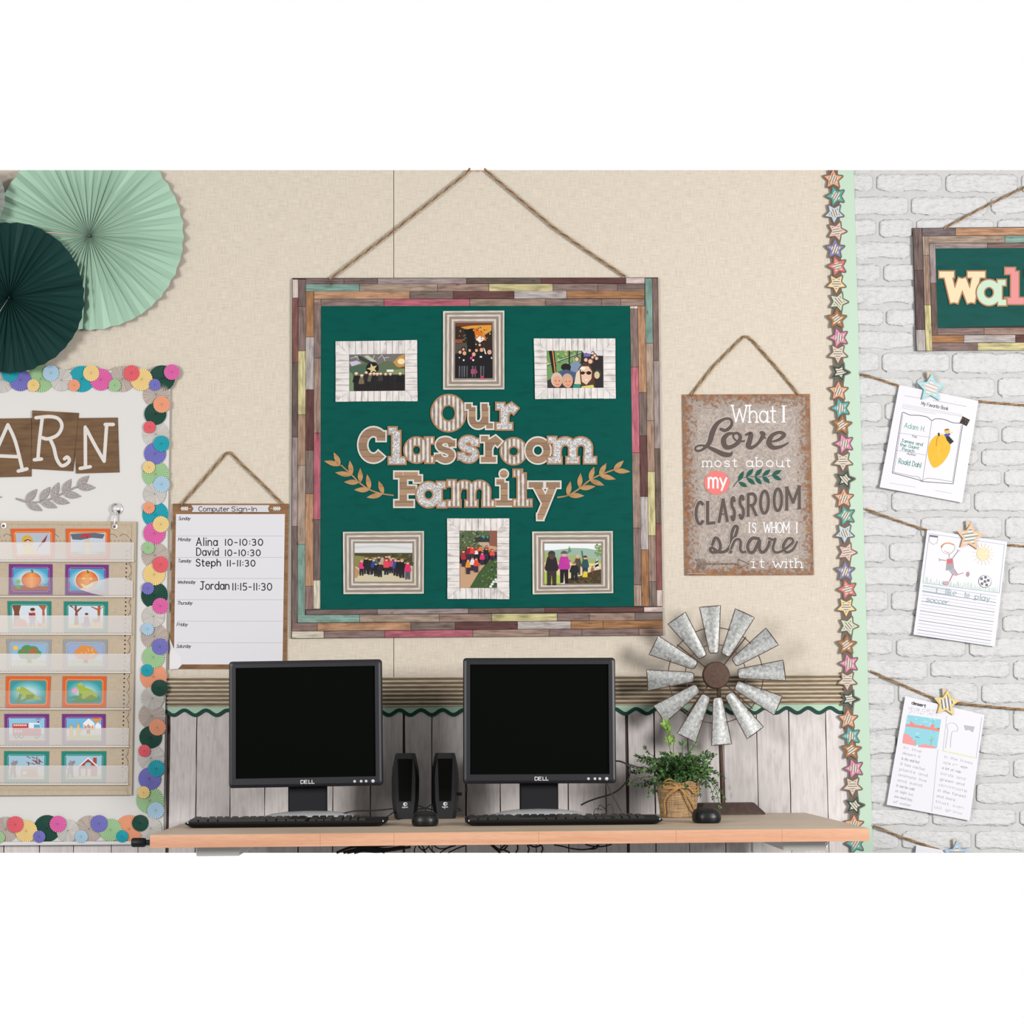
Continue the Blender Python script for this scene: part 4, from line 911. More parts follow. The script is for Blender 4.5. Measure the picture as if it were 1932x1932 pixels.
brush([zs(980, 1400), zs(1040, 1390), zs(1030, 1470), zs(1010, 1540), zs(1060, 1560), zs(1140, 1500), zs(1200, 1400), zs(1170, 1375), zs(1200, 1420), zs(1250, 1460)], [4, 9, 10, 10, 7, 6, 9, 6, 4, 3], IR)
brush([zs(1290, 1490), zs(1400, 1460), zs(1460, 1400), zs(1400, 1370), zs(1310, 1410), zs(1270, 1500), zs(1320, 1560), zs(1420, 1550), zs(1515, 1500)], [3, 6, 8, 6, 8, 11, 9, 6, 3], IR)
ik.poly(disc(1352.4, 910.8, 24, 22.5, 32), (246, 132, 126), True); ik.up()
write(ik, 'm', 1337, 1354, 891.5, 920.5, 3.6, WH); write(ik, 'y', 1358.5, 1370.5, 894, 917.5, 3.6, WH)
GRN = (28, 92, 80)
ik.line([(1383, 918.8), z2(900, 430), z2(1000, 400), z2(1150, 395), z2(1250, 395), z2(1340, 370)], 1.1, GRN, smooth=True)
for a, b_ in (((885, 455), (955, 325)), ((890, 460), (1000, 525)), ((985, 400), (1075, 295)), ((990, 405), (1100, 495)), ((1095, 395), (1185, 292)), ((1095, 395), (1180, 492)), ((1190, 390), (1290, 305)), ((1190, 390), (1285, 478)), ((1310, 375), (1430, 312)), ((1310, 375), (1430, 440))):
    p, q = z2(*a), z2(*b_); leafm = MB(); dx, dy = q[0]-p[0], q[1]-p[1]; l = math.hypot(dx, dy); nx, ny = -dy/l, dx/l
    for s in (1,):
        A_ = [(p[0]+dx*u/5+nx*4*math.sin(math.pi*u/5), p[1]+dy*u/5+ny*4*math.sin(math.pi*u/5)) for u in range(6)]; B_ = [(p[0]+dx*u/5-nx*4*math.sin(math.pi*u/5), p[1]+dy*u/5-ny*4*math.sin(math.pi*u/5)) for u in range(4, 0, -1)]
        ik.poly(A_+B_, GRN)
ik.up()
cl = [('C', 330, 465, 700, 1015), ('L', 475, 610, 690, 1003), ('A', 618, 772, 665, 985), ('S', 775, 862, 640, 958), ('S', 878, 975, 622, 938), ('R', 985, 1135, 595, 912), ('O', 1140, 1290, 560, 880), ('O', 1310, 1455, 532, 848), ('M', 1470, 1678, 510, 832)]
for e, c in ((1.4, (206, 196, 190)), (0, IR)):
    for ch, x0_, x1_, y0_, y1_ in cl:
        p0, p1 = z2(x0_, y0_), z2(x1_, y1_); w = 6.0 if ch not in 'M' else 6.0
        for q in text_strokes(ch, ik.f, p0[0]+w/2+.6-(.5 if e else 0), p1[0]-w/2-.6, p0[1]+w/2-(.5 if e else 0), p1[1]-w/2, serif=.12 if ch != 'C' else 0, slope=.10):
            horiz = len(q) == 2 and abs(q[0][1]-q[1][1]) < 2.4
            for r in ribbon(q, (3.0 if horiz else w)+e, False, 0 if horiz else 1.2): ik.mb.flat(r, ik.d+ik.k*EPS, c)
    ik.up()
brush([z2(560, 1250), z2(590, 1170), z2(630, 1180), z2(660, 1260), z2(640, 1330), z2(560, 1345), z2(530, 1310), z2(560, 1290), z2(640, 1340), z2(740, 1320), z2(830, 1180), z2(875, 1040), z2(840, 1020), z2(805, 1100), z2(795, 1240), z2(790, 1345)], [6]*16, IR)
brush([z2(795, 1300), z2(840, 1200), z2(890, 1180), z2(915, 1220), z2(910, 1310), z2(950, 1345), z2(1010, 1310)], [5, 5, 5, 5.5, 5.5, 5, 4], IR)
brush([z2(1140, 1175), z2(1060, 1170), z2(1005, 1250), z2(1020, 1335), z2(1080, 1335), z2(1150, 1200), z2(1150, 1300), z2(1190, 1345), z2(1250, 1290), z2(1290, 1165)], [6.3]*9+[5], IR)
brush([z2(1270, 1170), z2(1330, 1190), z2(1350, 1180), z2(1320, 1290), z2(1350, 1345), z2(1430, 1330), z2(1560, 1230), z2(1560, 1175), z2(1500, 1180), z2(1450, 1270), z2(1490, 1345), z2(1570, 1310), z2(1625, 1215)], [4.5, 5, 5, 5.5, 5, 5, 5, 5, 5.5, 6, 5.5, 5, 4], IR)
AR_ = (92, 70, 56)
ik.line([z2(355, 1485), z2(890, 1485)], .7, AR_); ik.line([z2(355, 1498), z2(890, 1498)], .7, AR_); ik.line([z2(890, 1485), z2(885, 1432), z2(1020, 1490), z2(885, 1550), z2(890, 1498)], .8, AR_)
for k in range(5):
    x = 350+k*26; ik.line([z2(x+36, 1482), z2(x, 1425)], .7, AR_); ik.line([z2(x+36, 1500), z2(x, 1560)], .7, AR_)
for k in range(14): ik.poly(rect(1297+k*2.5, 1081.6, 1299+k*2.5, 1082.8), (214, 196, 184))
ik.build('sign_lettering', t)
rope([(1303, 745), (1306, 742), (1345, 692), (1396, 641), (1403, 635), (1410, 635), (1420, 643), (1462, 690), (1500, 736), (1506, 745)], .0062, .0022, t, fray=14)

# ================================================================ BIG DISPLAY BOARD
t = thing('display_board', P(900, 1204, .001), 'large square family photo display board in patchwork wood frame with green centre', 'display board')
m = MB(); m.prism([(551.5, 524.5), (1241.5, 523.5), (1250.8, 1198.5), (549.2, 1204.5)], .002, .007, (52, 38, 32)); m.build('backing_board', INK, t)
TEALM = grain_mat('green_painted_board', 'x', strength=.16, dark=.75, fine=.8, knots=False, rough=.5, spec=.03, soft=.3)
m = MB(); m.prism([(605.8, 578), (1188.5, 577.2), (1196, 1144.2), (604.2, 1149.8)], .007, .0088, (0, 88, 79)); m.build('green_panel', TEALM, t)
LC = lambda i, y: [(552, 562.3), (562.8, 576.9), (577.3, 592.3), (592.8, 605.7)][i][0]-(y-550)*.0027
LC2 = lambda i, y: [(552, 562.3), (562.8, 576.9), (577.3, 592.3), (592.8, 605.7)][i][1]-(y-550)*.0026
RC = [(1188.6, 1202.8), (1203.2, 1217.1), (1217.5, 1231.1), (1231.6, 1241.7)]
rcx = lambda v, y: v+(y-575)*.0136
def vpl(x0f, x1f, y0, y1, col, hi=0):
    t_ = random.uniform(-4, 4); c = tuple(max(0, min(255, v+t_)) for v in col); m = MB()
    m.prism([(x0f(y0), y0+.4), (x1f(y0), y0+.4), (x1f(y1), y1-.4), (x0f(y1), y1-.4)], .007, .0098+random.uniform(0, .0005)+hi, c); m.build('plank', WOODZ, t)
PP, DB, GM, MA, RBr, YE, TA, TL_, OT, OB, PG, CRM, GB, LBn, PI = (228, 206, 200), (124, 104, 100), (170, 152, 150), (108, 70, 66), (142, 92, 86), (216, 206, 152), (178, 156, 138), (138, 172, 160), (196, 150, 116), (172, 124, 84), (198, 188, 184), (224, 214, 194), (130, 112, 104), (168, 140, 126), (190, 106, 120)
MB_ = (146, 122, 116)
for i, col in enumerate([[(527, PP, 562), (RBr, 684), ((108, 90, 84), 825), (GM, 993), (DB, 1176)], [(527, DB, 578.5), (MB_, 662), (YE, 782), ((180, 148, 124), 878), (TA, 1027), (TL_, 1161)],
                        [(549.5, OB, 636), (PG, 735), (MA, 849.5), (GB, 931.5), (OT, 1106), ((150, 116, 110), 1150)], [(571, MB_, 675.5), (LBn, 817), (PI, 980.5), (DB, 1094.5), (CRM, 1149)]]):
    y = col[0][0]
    for e in [col[0][1:]]+col[1:]:
        vpl(lambda yy, i=i: LC(i, yy)+.25, lambda yy, i=i: LC2(i, yy)-.1, y, e[1], e[0]); y = e[1]
for i, col in enumerate([[(577.5, CRM, 582.5), (MB_, 692.5), ((204, 116, 130), 854.5), (LBn, 996.5), (MB_, 1103.5), ((186, 158, 142), 1143.6)], [(577.5, OT, 740.5), (GB, 822), (MA, 937), (PG, 1037), (OB, 1144)],
                        [(525, TL_, 647.5), (TA, 793.5), ((174, 142, 122), 889.5), (YE, 1010.5), (LBn, 1097.5), (GB, 1144)], [(525, (140, 114, 108), 680.5), (GM, 846.5), ((118, 98, 88), 988), ((146, 90, 86), 1113), (PP, 1144)]]):
    y = col[0][0]
    for e in [col[0][1:]]+col[1:]:
        vpl(lambda yy, i=i: rcx(RC[i][0], yy)+.25, lambda yy, i=i: rcx(RC[i][1], yy)-.1, y, e[1], e[0]); y = e[1]
def hpl(x0_, x1_, yf0, yf1, col):
    t_ = random.uniform(-4, 4); c = tuple(max(0, min(255, v+t_)) for v in col); m = MB()
    m.prism([(x0_+.4, yf0(x0_)+.3), (x1_-.4, yf0(x1_)+.3), (x1_-.4, yf1(x1_)-.2), (x0_+.4, yf1(x0_)-.2)], .007, .0098+random.uniform(0, .0005), c); m.build('plank', WOODX, t)
def row(y0, y1, sl, items):
    x = items[0]
    for c, x1_ in items[1:]:
        hpl(x, x1_, lambda v: y0+(v-551)*sl, lambda v: y1+(v-551)*sl, c); x = x1_
row(525.3, 536, -.0015, [577, (DB, 649), (DB, 712.5), (GM, 880), ((112, 96, 88), 1021), (MA, 1181), (PP, 1216.5)])
row(536, 549.6, -.001, [577, (TL_, 678.5), (TA, 825.5), (LBn, 922.5), (YE, 1043), (MB_, 1128), (MB_, 1165), (GB, 1216.5)])
row(549.6, 564, -.0015, [592.5, (OT, 773), (GB, 855), (MA, 970), (PG, 1069), (OB, 1216.5)])
row(564.3, 577.8, -.001, [592.5, ((170, 142, 130), 605.5), (MB_, 724.5), (PI, 886.5), (LBn, 1029), (MB_, 1135), (MB_, 1171), (LBn, 1216.5)])
row(1150.6, 1160, -.008, [576.5, (DB, 712), (GM, 883.5), ((112, 96, 88), 1028), (MA, 1215), (PP, 1250.2)])
row(1160.6, 1175, -.0068, [561.3, (TL_, 678.5), (TA, 829), (LBn, 928), (YE, 1051), (MB_, 1112), (LBn, 1198), (GB, 1250.4)])
row(1175.8, 1190.5, -.0078, [550.6, ((150, 120, 114), 598.6), (OT, 775), (GB, 859), (MA, 976.5), (PG, 1077), (OB, 1138), (OB, 1250.6)])
row(1191, 1204.2, -.0082, [550.4, (CRM, 611), (MB_, 726), (PI, 892), (LBn, 1036), (MB_, 1098), (MB_, 1205.5), (LBn, 1250.8)])
rope([(622, 527), (627, 523), (742, 436), (875, 331), (887, 318)], .011, .0021, t, fray=22)
rope([(914, 318), (922, 326), (1043, 428), (1100, 468), (1180, 522)], .011, .0023, t, fray=22)
# cut end of the star clip that holds the rope, at the top edge of the picture
t = thing('star_clip', P(901, 328, .015), 'lower points of a coral star clip holding the big board rope', 'clip')
m = MB(); m.prism(fat_star(900.5, 308, 19, 0, .6), .0145, .0165, (246, 166, 140)); m.build('star_shape', INK, t)

# ---------------------------------------------------------------- photographs
def person(k, x, y, h, shirt, pants=(30, 28, 34), skin=(230, 176, 146), hair=(60, 44, 36), w=.0, asp=1.5):
    """standing figure: feet at y, height h, in the unit square of the print; asp = width/height of the print"""
    s = h*.5/asp; wd = w or s*.62
    k.poly([(x-wd*.42, y-h*.5), (x+wd*.42, y-h*.5), (x+wd*.4, y), (x+wd*.08, y), (x, y-h*.38), (x-wd*.08, y), (x-wd*.4, y)], pants, True)
    k.poly([(x-wd*.36, y-h*.82), (x+wd*.36, y-h*.82), (x+wd*.62, y-h*.5), (x+wd*.5, y-h*.42), (x-wd*.5, y-h*.42), (x-wd*.62, y-h*.5)], shirt)
    k.poly(disc(x, y-h*.90, h*.078/asp*1.15, h*.088, 10), skin, True); k.poly([(x+h*.09/asp*1.15*math.cos(a_*math.pi/6), y-h*.905-h*.098*math.sin(a_*math.pi/6)) for a_ in range(7)], hair, True)
    k.k -= 2
def ph_plane(k):
    k.poly(rect(0, 0, 1, 1), (74, 72, 68)); k.poly([(0, 0), (1, 0), (1, .3), (0, .34)], (120, 116, 112), True)
    for a in ((.02, .1, .2, .02), (.3, .02, .4, .2), (.4, .18, .46, .02), (.52, .12, .6, .0), (.1, .02, .18, .14), (.62, .1, .72, .08), (.6, .04, .66, .2)): k.line([(a[0], a[1]), (a[2], a[3])], 1.0, (214, 210, 214), asp=1)
    k.poly([(.0, .2), (.14, .16), (.28, .28), (.24, .36), (.06, .34)], (206, 198, 220), True); k.poly([(.26, .04), (.34, .02), (.5, .2), (.4, .2)], (190, 196, 180)); k.poly([(.76, .26), (.9, .06), (1, .0), (1, .34), (.82, .38)], (206, 150, 80)); k.poly(disc(.94, .2, .07, .08, 12), (250, 232, 180), True)
    k.poly([(0, .34), (.3, .2), (.5, .3), (.66, .18), (.78, .2), (.86, .34), (1, .4), (1, .62), (.6, .56), (.3, .6), (0, .9)], (98, 112, 84), True); k.poly([(.0, .34), (.34, .26), (.34, .5), (.0, .56)], (78, 104, 84)); k.poly([(.16, .0), (.3, .12), (.44, .22), (.36, .26), (.18, .14)], (60, 66, 52))
    k.poly([(0, .45), (.06, .52), (.13, 1), (0, 1)], (122, 144, 108), True); k.poly([(.66, .45), (1, .4), (1, .6), (.7, .52)], (134, 148, 106)); k.poly(rect(.68, .42, .8, .48), (240, 244, 236), True)
    k.poly(disc(.42, .38, .115, .175, 18), (20, 24, 30), True); k.poly([(.42+(.1 if i % 2 == 0 else .04)*math.sin(-.3+math.pi*i/5), .39-(.155 if i % 2 == 0 else .062)*math.cos(-.3+math.pi*i/5)) for i in range(10)], (222, 200, 140), True)
    k.poly([(.1, .58), (1, .56), (1, 1), (.1, 1)], (34, 30, 28), True); k.up()
    for x, y, h, s in ((.13, .98, .5, (22, 22, 26)), (.23, 1.0, .46, (120, 108, 80)), (.31, .88, .42, (40, 36, 40)), (.385, .92, .42, (96, 94, 78)), (.45, .95, .46, (24, 24, 28)), (.51, .98, .48, (30, 32, 32)), (.57, .9, .4, (60, 56, 56)), (.66, .93, .42, (22, 26, 34)), (.745, .93, .42, (26, 26, 36)), (.92, .96, .46, (18, 20, 26))): person(k, x, y, h, s, (34, 30, 28), (222, 160, 124), (246, 230, 190), asp=1.53)
def ph_hall(k):
    k.poly(rect(0, 0, 1, 1), (50, 36, 28)); k.poly([(0, 0), (1, 0), (1, .08), (0, .06)], (120, 60, 34), True)
    k.poly([(.14, .08), (.46, .05), (.98, .04), (.98, .14), (.8, .22), (.5, .1), (.3, .12)], (230, 160, 60), True); k.poly([(.5, .1), (.62, .1), (.8, .2), (.84, .32), (.56, .32)], (220, 120, 30)); k.poly([(.56, .3), (.66, .24), (.76, .26), (.8, .3), (.66, .36)], (244, 240, 236), True)
    for i in range(60):
        x, y = random.random(), .08+random.random()*.34
        k.poly(disc(x, y, .018, .012, 6), random.choice([(250, 220, 150), (180, 110, 60), (90, 60, 44), (30, 24, 22), (240, 190, 110), (130, 124, 96)]))
    k.poly([(.0, .38), (.3, .36), (.34, .5), (.0, .56)], (84, 80, 70), True); k.poly([(.24, .14), (.44, .1), (.52, .2), (.56, .5), (.32, .52), (.33, .3), (.28, .2)], (18, 16, 16), True); k.poly([(.0, .3), (.2, .3), (.2, .36), (0, .37)], (150, 80, 60))
    k.poly([(.0, .56), (1, .5), (1, 1), (.0, 1)], (24, 20, 22), True); k.up()
    for x, y, r in ((.13, .53, .05), (.22, .48, .05), (.25, .55, .06), (.39, .5, .045), (.57, .5, .045), (.5, .57, .06), (.71, .49, .06), (.66, .4, .04), (.92, .53, .07)):
        k.poly(disc(x, y-.012, r*1.15, r*.72, 10), (40, 28, 24), False); 
    k.up()
    for x, y, r in ((.13, .53, .05), (.22, .48, .04), (.25, .55, .06), (.39, .5, .04), (.57, .5, .045), (.5, .57, .06), (.71, .49, .06), (.66, .4, .04), (.92, .53, .07)): k.poly(disc(x, y, r*.85, r*.62, 10), (236, 176, 146))
    for x, y, r in ((.22, .48, .04), (.25, .55, .06), (.5, .57, .06), (.71, .49, .06), (.92, .53, .07)):
        for e in (-.3, .3): k.poly(disc(x+r*e, y-.002, r*.1, r*.08, 6), (60, 36, 30), e < 0)
    k.poly([(.4, .62), (.48, .6), (.46, .66), (.4, .66)], (226, 60, 130), True); k.poly([(.42, .84), (.56, .83), (.6, .9), (.5, .93), (.42, .92)], (206, 50, 110)); k.poly([(.76, .44), (.8, .48), (.84, .57), (.8, .56)], (240, 240, 240)); k.poly(rect(.1, .62, .13, .64), (240, 240, 240)); k.poly(rect(.21, .66, .25, .69), (240, 240, 240)); k.poly(rect(.46, .66, .51, .69), (240, 240, 240)); k.poly(rect(.66, .6, .72, .63), (240, 240, 240)); k.poly(rect(.96, .62, .99, .65), (240, 240, 240))
    for x in (.15, .28, .5, .72): k.poly([(x-.05, .78), (x-.01, .78), (x-.02, .98), (x-.05, .98)], (104, 104, 108)); k.poly([(x+.02, .78), (x+.06, .78), (x+.05, .98), (x+.02, .98)], (88, 88, 96))
    k.poly(rect(.68, .96, .76, 1), (220, 50, 110))
def ph_bus(k):
    k.poly(rect(0, 0, 1, 1), (60, 54, 54)); k.poly([(0, 0), (.62, 0), (.6, .3), (.0, .8)], (118, 160, 100), True)
    for i in range(40): k.poly(disc(random.random()*.55, random.random()*.4, .022, .03, 6), random.choice([(150, 184, 110), (90, 136, 80), (200, 196, 100)]))
    k.line([(0, .4), (.4, .18), (.62, .06)], 2.0, (30, 32, 30)); k.line([(0, .385), (.4, .165), (.62, .045)], .8, (240, 240, 236)); k.poly([(.04, 0), (.14, 0), (.17, .6), (.1, .6)], (36, 26, 22), True); k.poly([(.1, 0), (.12, 0), (.155, .6), (.135, .6)], (222, 150, 80)); k.poly([(.39, 0), (.42, 0), (.41, .4), (.39, .4)], (60, 40, 34)); k.poly([(.54, 0), (.555, 0), (.55, .2), (.54, .2)], (60, 40, 34))
    k.poly([(.62, 0), (1, 0), (1, .14), (.7, .12)], (226, 224, 232), True); k.poly([(.62, .1), (.7, .06), (.8, .1), (1, .16), (1, 1), (.7, 1), (.62, .4)], (44, 38, 40)); k.poly([(.66, .08), (.78, .08), (.78, .16), (.66, .16)], (120, 110, 180))
    for x, y, r in ((.82, .06, .03), (.86, .12, .03), (.82, .17, .03), (.89, .2, .035), (.7, .24, .04), (.78, .28, .05), (.54, .22, .045)): k.poly(disc(x, y, r*1.1, r*1.6, 10), (110, 76, 56), True); k.poly(disc(x-.005, y+.01, r*.75, r*1.2, 10), (240, 200, 176), True); k.k -= 2
    k.up(); k.up(); k.poly([(.42, .36), (.46, .3), (.56, .3), (.62, .38), (.6, .6), (.42, .56)], (130, 150, 176)); k.poly(disc(.34, .44, .09, .1, 12), (30, 24, 24), True); k.poly([(.2, .56), (.34, .5), (.54, .6), (.56, .8), (.24, .72)], (78, 92, 128), True)
    k.poly(disc(.9, .63, .07, .12, 14), (60, 66, 56), True); k.poly(disc(.89, .66, .05, .1, 12), (226, 200, 160), True)
    for x, y, rx, ry, hc in ((.17, .78, .105, .2, (216, 196, 178)), (.36, .8, .1, .19, (206, 176, 150))):
        k.poly(disc(x, y, rx, ry, 18), hc, True); k.poly(disc(x+.01, y+.05, rx*.74, ry*.78, 16), (236, 170, 140), True)
        for e in (-1, 1): k.poly(disc(x+.01+e*.032, y+.03, .012, .014, 8), (70, 40, 36))
        k.line([(x-.02, y+.12), (x+.01, y+.135), (x+.045, y+.12)], .8, (170, 70, 64))
    k.poly([(.56, .5), (.64, .32), (.76, .34), (.84, .6), (.86, 1), (.5, 1), (.5, .84)], (84, 56, 44), True); k.poly([(.52, .6), (.58, .5), (.6, .9), (.48, .9)], (236, 216, 190)); k.poly([(.6, .54), (.64, .42), (.74, .42), (.8, .56), (.79, .76), (.7, .92), (.62, .84)], (240, 200, 172), True)
    k.poly([(.58, .5), (.62, .42), (.7, .46), (.66, .52)], (250, 244, 238), True); k.poly(disc(.635, .6, .04, .045, 12), (60, 28, 30), True); k.poly(disc(.745, .6, .045, .05, 12), (40, 22, 26)); k.line([(.67, .585), (.7, .585)], 1, (40, 22, 26)); k.poly([(.65, .76), (.7, .78), (.75, .75), (.7, .81)], (250, 244, 240)); k.poly([(.46, .92), (.6, .9), (.58, 1), (.46, 1)], (40, 150, 130)); k.poly([(.62, .96), (.82, .92), (.84, 1), (.6, 1)], (226, 214, 120))
def ph_field(k):
    k.poly(rect(0, 0, 1, 1), (228, 228, 226)); k.poly([(0, .08), (.5, .04), (1, .12), (1, .16), (.4, .1), (0, .14)], (214, 214, 216), True); k.poly(rect(0, .25, 1, .5), (72, 70, 44), True); k.poly([(0, .32), (.3, .36), (.5, .36), (.3, .6), (0, .7)], (142, 138, 76), True)
    for i in range(50): k.poly(disc(.6+.4*random.random(), .28+.3*random.random(), .03, .03, 6), random.choice([(92, 88, 46), (64, 62, 36), (110, 100, 54)]))
    k.poly([(0, .6), (.2, .7), (1, .6), (1, 1), (0, 1)], (214, 204, 172), True); k.poly([(0, .6), (.1, .74), (.04, .9), (0, .9)], (190, 150, 100)); k.up()
    fig = [(.42, .72, .4, (60, 60, 80)), (.36, .72, .38, (80, 120, 90)), (.48, .72, .38, (196, 170, 150)), (.6, .72, .4, (90, 60, 80)), (.55, .72, .42, (200, 60, 70)), (.67, .74, .4, (120, 60, 70)), (.12, .84, .42, (226, 60, 132)), (.2, .8, .46, (28, 26, 26)), (.27, .82, .46, (30, 34, 30)), (.33, .8, .4, (40, 70, 150)), (.37, .86, .36, (24, 22, 26)), (.44, .88, .4, (40, 38, 44)), (.55, .82, .44, (232, 72, 84)), (.63, .78, .4, (206, 70, 110)), (.71, .84, .44, (40, 80, 150)), (.76, .86, .46, (22, 20, 24)), (.82, .9, .5, (22, 20, 24)), (.92, .94, .48, (226, 50, 104))]
    for x, y, h, s in fig: person(k, x, y, h, s, (30, 30, 40) if x < .9 else (90, 86, 110), (234, 190, 160), random.choice([(200, 160, 110), (80, 56, 40), (130, 90, 60)]), asp=1.5)
def ph_garden(k):
    k.poly(rect(0, 0, 1, 1), (206, 166, 130)); k.poly([(0, 0), (.82, 0), (.8, .22), (.5, .3), (0, .5)], (88, 104, 70), True); k.poly([(.62, 0), (1, 0), (1, .28), (.8, .26), (.8, .02)], (146, 92, 74), True)
    for i in range(70): k.poly(disc(random.random()*.66, random.random()*.32, .03, .016, 6), random.choice([(70, 96, 62), (120, 130, 88), (50, 66, 48), (150, 150, 110)]))
    k.poly([(.4, .12), (.8, .08), (.8, .2), (.42, .2)], (50, 56, 50), True); k.poly([(.58, .1), (.68, .09), (.66, .14)], (60, 160, 150)); k.poly([(.7, .1), (.78, .09), (.76, .14)], (60, 160, 150)); k.poly([(.5, .2), (.78, .2), (.78, .27), (.56, .26)], (196, 176, 148))
    k.poly([(1, .44), (1, 1), (.26, 1), (.5, .74), (.72, .56)], (66, 92, 50), True)
    for i in range(90):
        u = random.random(); v = random.random(); x = 1-u*.7*v; y = .5+.5*v
        if x > .3+(1-y)*1.0: k.poly(disc(x, y, .022, .014, 6), random.choice([(96, 128, 66), (50, 76, 42), (130, 150, 90)]))
    for x, y in ((.96, .86), (.9, .9), (.86, .94), (.82, .98), (.98, .9)): k.poly(disc(x, y, .04, .022, 8), (246, 246, 246), y == .86)
    k.poly([(0, .45), (.9, .42), (.7, .6), (.3, .52), (.0, .58)], (36, 30, 32), True); k.up()
    cols = [(196, 50, 60), (232, 84, 50), (240, 120, 50), (226, 60, 120), (120, 80, 170), (246, 206, 60), (60, 60, 90), (220, 70, 60), (240, 240, 240), (230, 60, 90)]
    for j in range(26): person(k, .22+.76*random.random(), .40+.12*random.random(), .15, random.choice(cols), (40, 34, 44), (232, 180, 150), (70, 50, 40), w=.09, asp=.66)
    for x, y, h, s in ((.1, .63, .3, (176, 44, 54)), (.23, .52, .26, (150, 36, 50)), (.34, .5, .23, (228, 70, 60)), (.6, .6, .22, (226, 50, 120)), (.71, .5, .2, (30, 30, 30)), (.87, .52, .2, (236, 84, 60)), (.22, .76, .27, (240, 150, 40)), (.34, .7, .24, (230, 226, 236)), (.44, .73, .26, (236, 70, 40))): person(k, x, y, h, s, (56, 44, 70), (236, 186, 156), (110, 70, 44), w=.12, asp=.66)
def ph_hill(k):
    k.poly(rect(0, 0, 1, 1), (246, 248, 250)); k.poly([(0, .17), (.2, .16), (.5, .11), (.75, .12), (1, .18), (1, .55), (0, .55)], (158, 186, 168), True); k.poly([(0, .2), (.1, .24), (.2, .36), (.4, .34), (.5, .28), (.7, .34), (1, .42), (1, .54), (0, .54)], (170, 180, 116), True); k.poly([(.44, .06), (.48, .2), (.4, .26)], (110, 146, 120), True)
    k.poly([(0, .46), (1, .5), (1, .8), (0, 1)], (232, 212, 158), True); k.poly([(0, .7), (.3, .8), (.3, 1), (0, 1)], (186, 206, 92)); k.poly([(.4, .88), (.66, .8), (.86, .68), (1, .64), (1, 1), (.36, 1)], (76, 60, 36), True)
    for i in range(40): k.poly(disc(.9+.1*random.random(), .02+.3*random.random(), .02, .02, 6), random.choice([(150, 176, 110), (110, 140, 80)]))
    for i in range(50): k.poly(disc(.5+.5*random.random(), .84+.16*random.random(), .02, .015, 6), random.choice([(110, 90, 50), (60, 50, 30), (96, 104, 50)]))
    k.up(); person(k, .59, .78, .5, (84, 74, 62), (70, 60, 60), hair=(220, 190, 140), asp=1.42); person(k, .72, .82, .52, (44, 84, 86), (40, 56, 90), hair=(90, 40, 30), asp=1.42); k.line([(.69, .44), (.66, .18)], 2.2, (40, 110, 96)); k.poly([(.69, .7), (.76, .7), (.76, .84), (.67, .84)], (236, 206, 50), True)
    person(k, .35, .98, .8, (196, 54, 166), (24, 22, 28), hair=(96, 90, 96), asp=1.42); k.line([(.36, .48), (.46, .42)], 3.2, (206, 60, 176))
    person(k, .53, .92, .46, (28, 34, 38), (24, 28, 30), hair=(150, 110, 84), w=.14, asp=1.42); person(k, .85, .78, .22, (160, 110, 90), (120, 60, 50), hair=(90, 50, 40), asp=1.42); k.poly([(.88, .6), (.93, .36), (.97, .62)], (240, 240, 240), True); k.poly([(.895, .54), (.955, .5), (.96, .56), (.89, .6)], (24, 24, 28), True); k.poly([(.905, .46), (.94, .42), (.95, .46), (.9, .5)], (24, 24, 28))
    person(k, .13, 1.04, .86, (40, 34, 38), (58, 48, 44), skin=(96, 62, 48), hair=(52, 56, 66), w=.2, asp=1.42); k.poly(disc(.13, .3, .062, .1, 12), (52, 56, 66)); k.poly(disc(.135, .32, .045, .075, 12), (98, 64, 50), True)
frames = [('s', (633, 644), (787, 641.5), (788, 757), (633, 758), (659, 669.5), (763.5, 668), (763, 737), (658, 738), ph_plane, 'white slatted paper frame, children before a plane with a star'),
 ('c', (836, 587), (951.5, 586), (951.5, 734.5), (836, 735), (859, 609), (928.5, 609), (929.5, 713.5), (858.5, 713.5), ph_hall, 'upright ribbed metal look frame, children in a dark lit hall'),
 ('s', (1007, 638.5), (1161, 638.5), (1162, 752), (1009.5, 753), (1031, 662), (1137.5, 661.5), (1138, 731.5), (1033, 732), ph_bus, 'white slatted paper frame, woman in sunglasses and children on a bus'),
 ('c', (647, 1003.5), (800, 1002), (799.5, 1120), (648, 1121), (669, 1025), (778, 1025), (778, 1097.5), (669, 1097.5), ph_field, 'ribbed metal look frame, row of children on a pale field path'),
 ('s', (843.5, 978), (961, 978), (961, 1130.5), (844, 1130), (867, 1001.5), (937.5, 1001.5), (938.5, 1108.5), (868, 1109), ph_garden, 'upright white slatted paper frame, crowd of children by garden bushes'),
 ('c', (1004, 1003), (1156, 1002), (1157, 1119), (1005, 1121.5), (1027, 1025.5), (1134, 1025.5), (1134, 1101), (1027, 1101.5), ph_hill, 'ribbed metal look frame, children outdoors before a misty hill')]
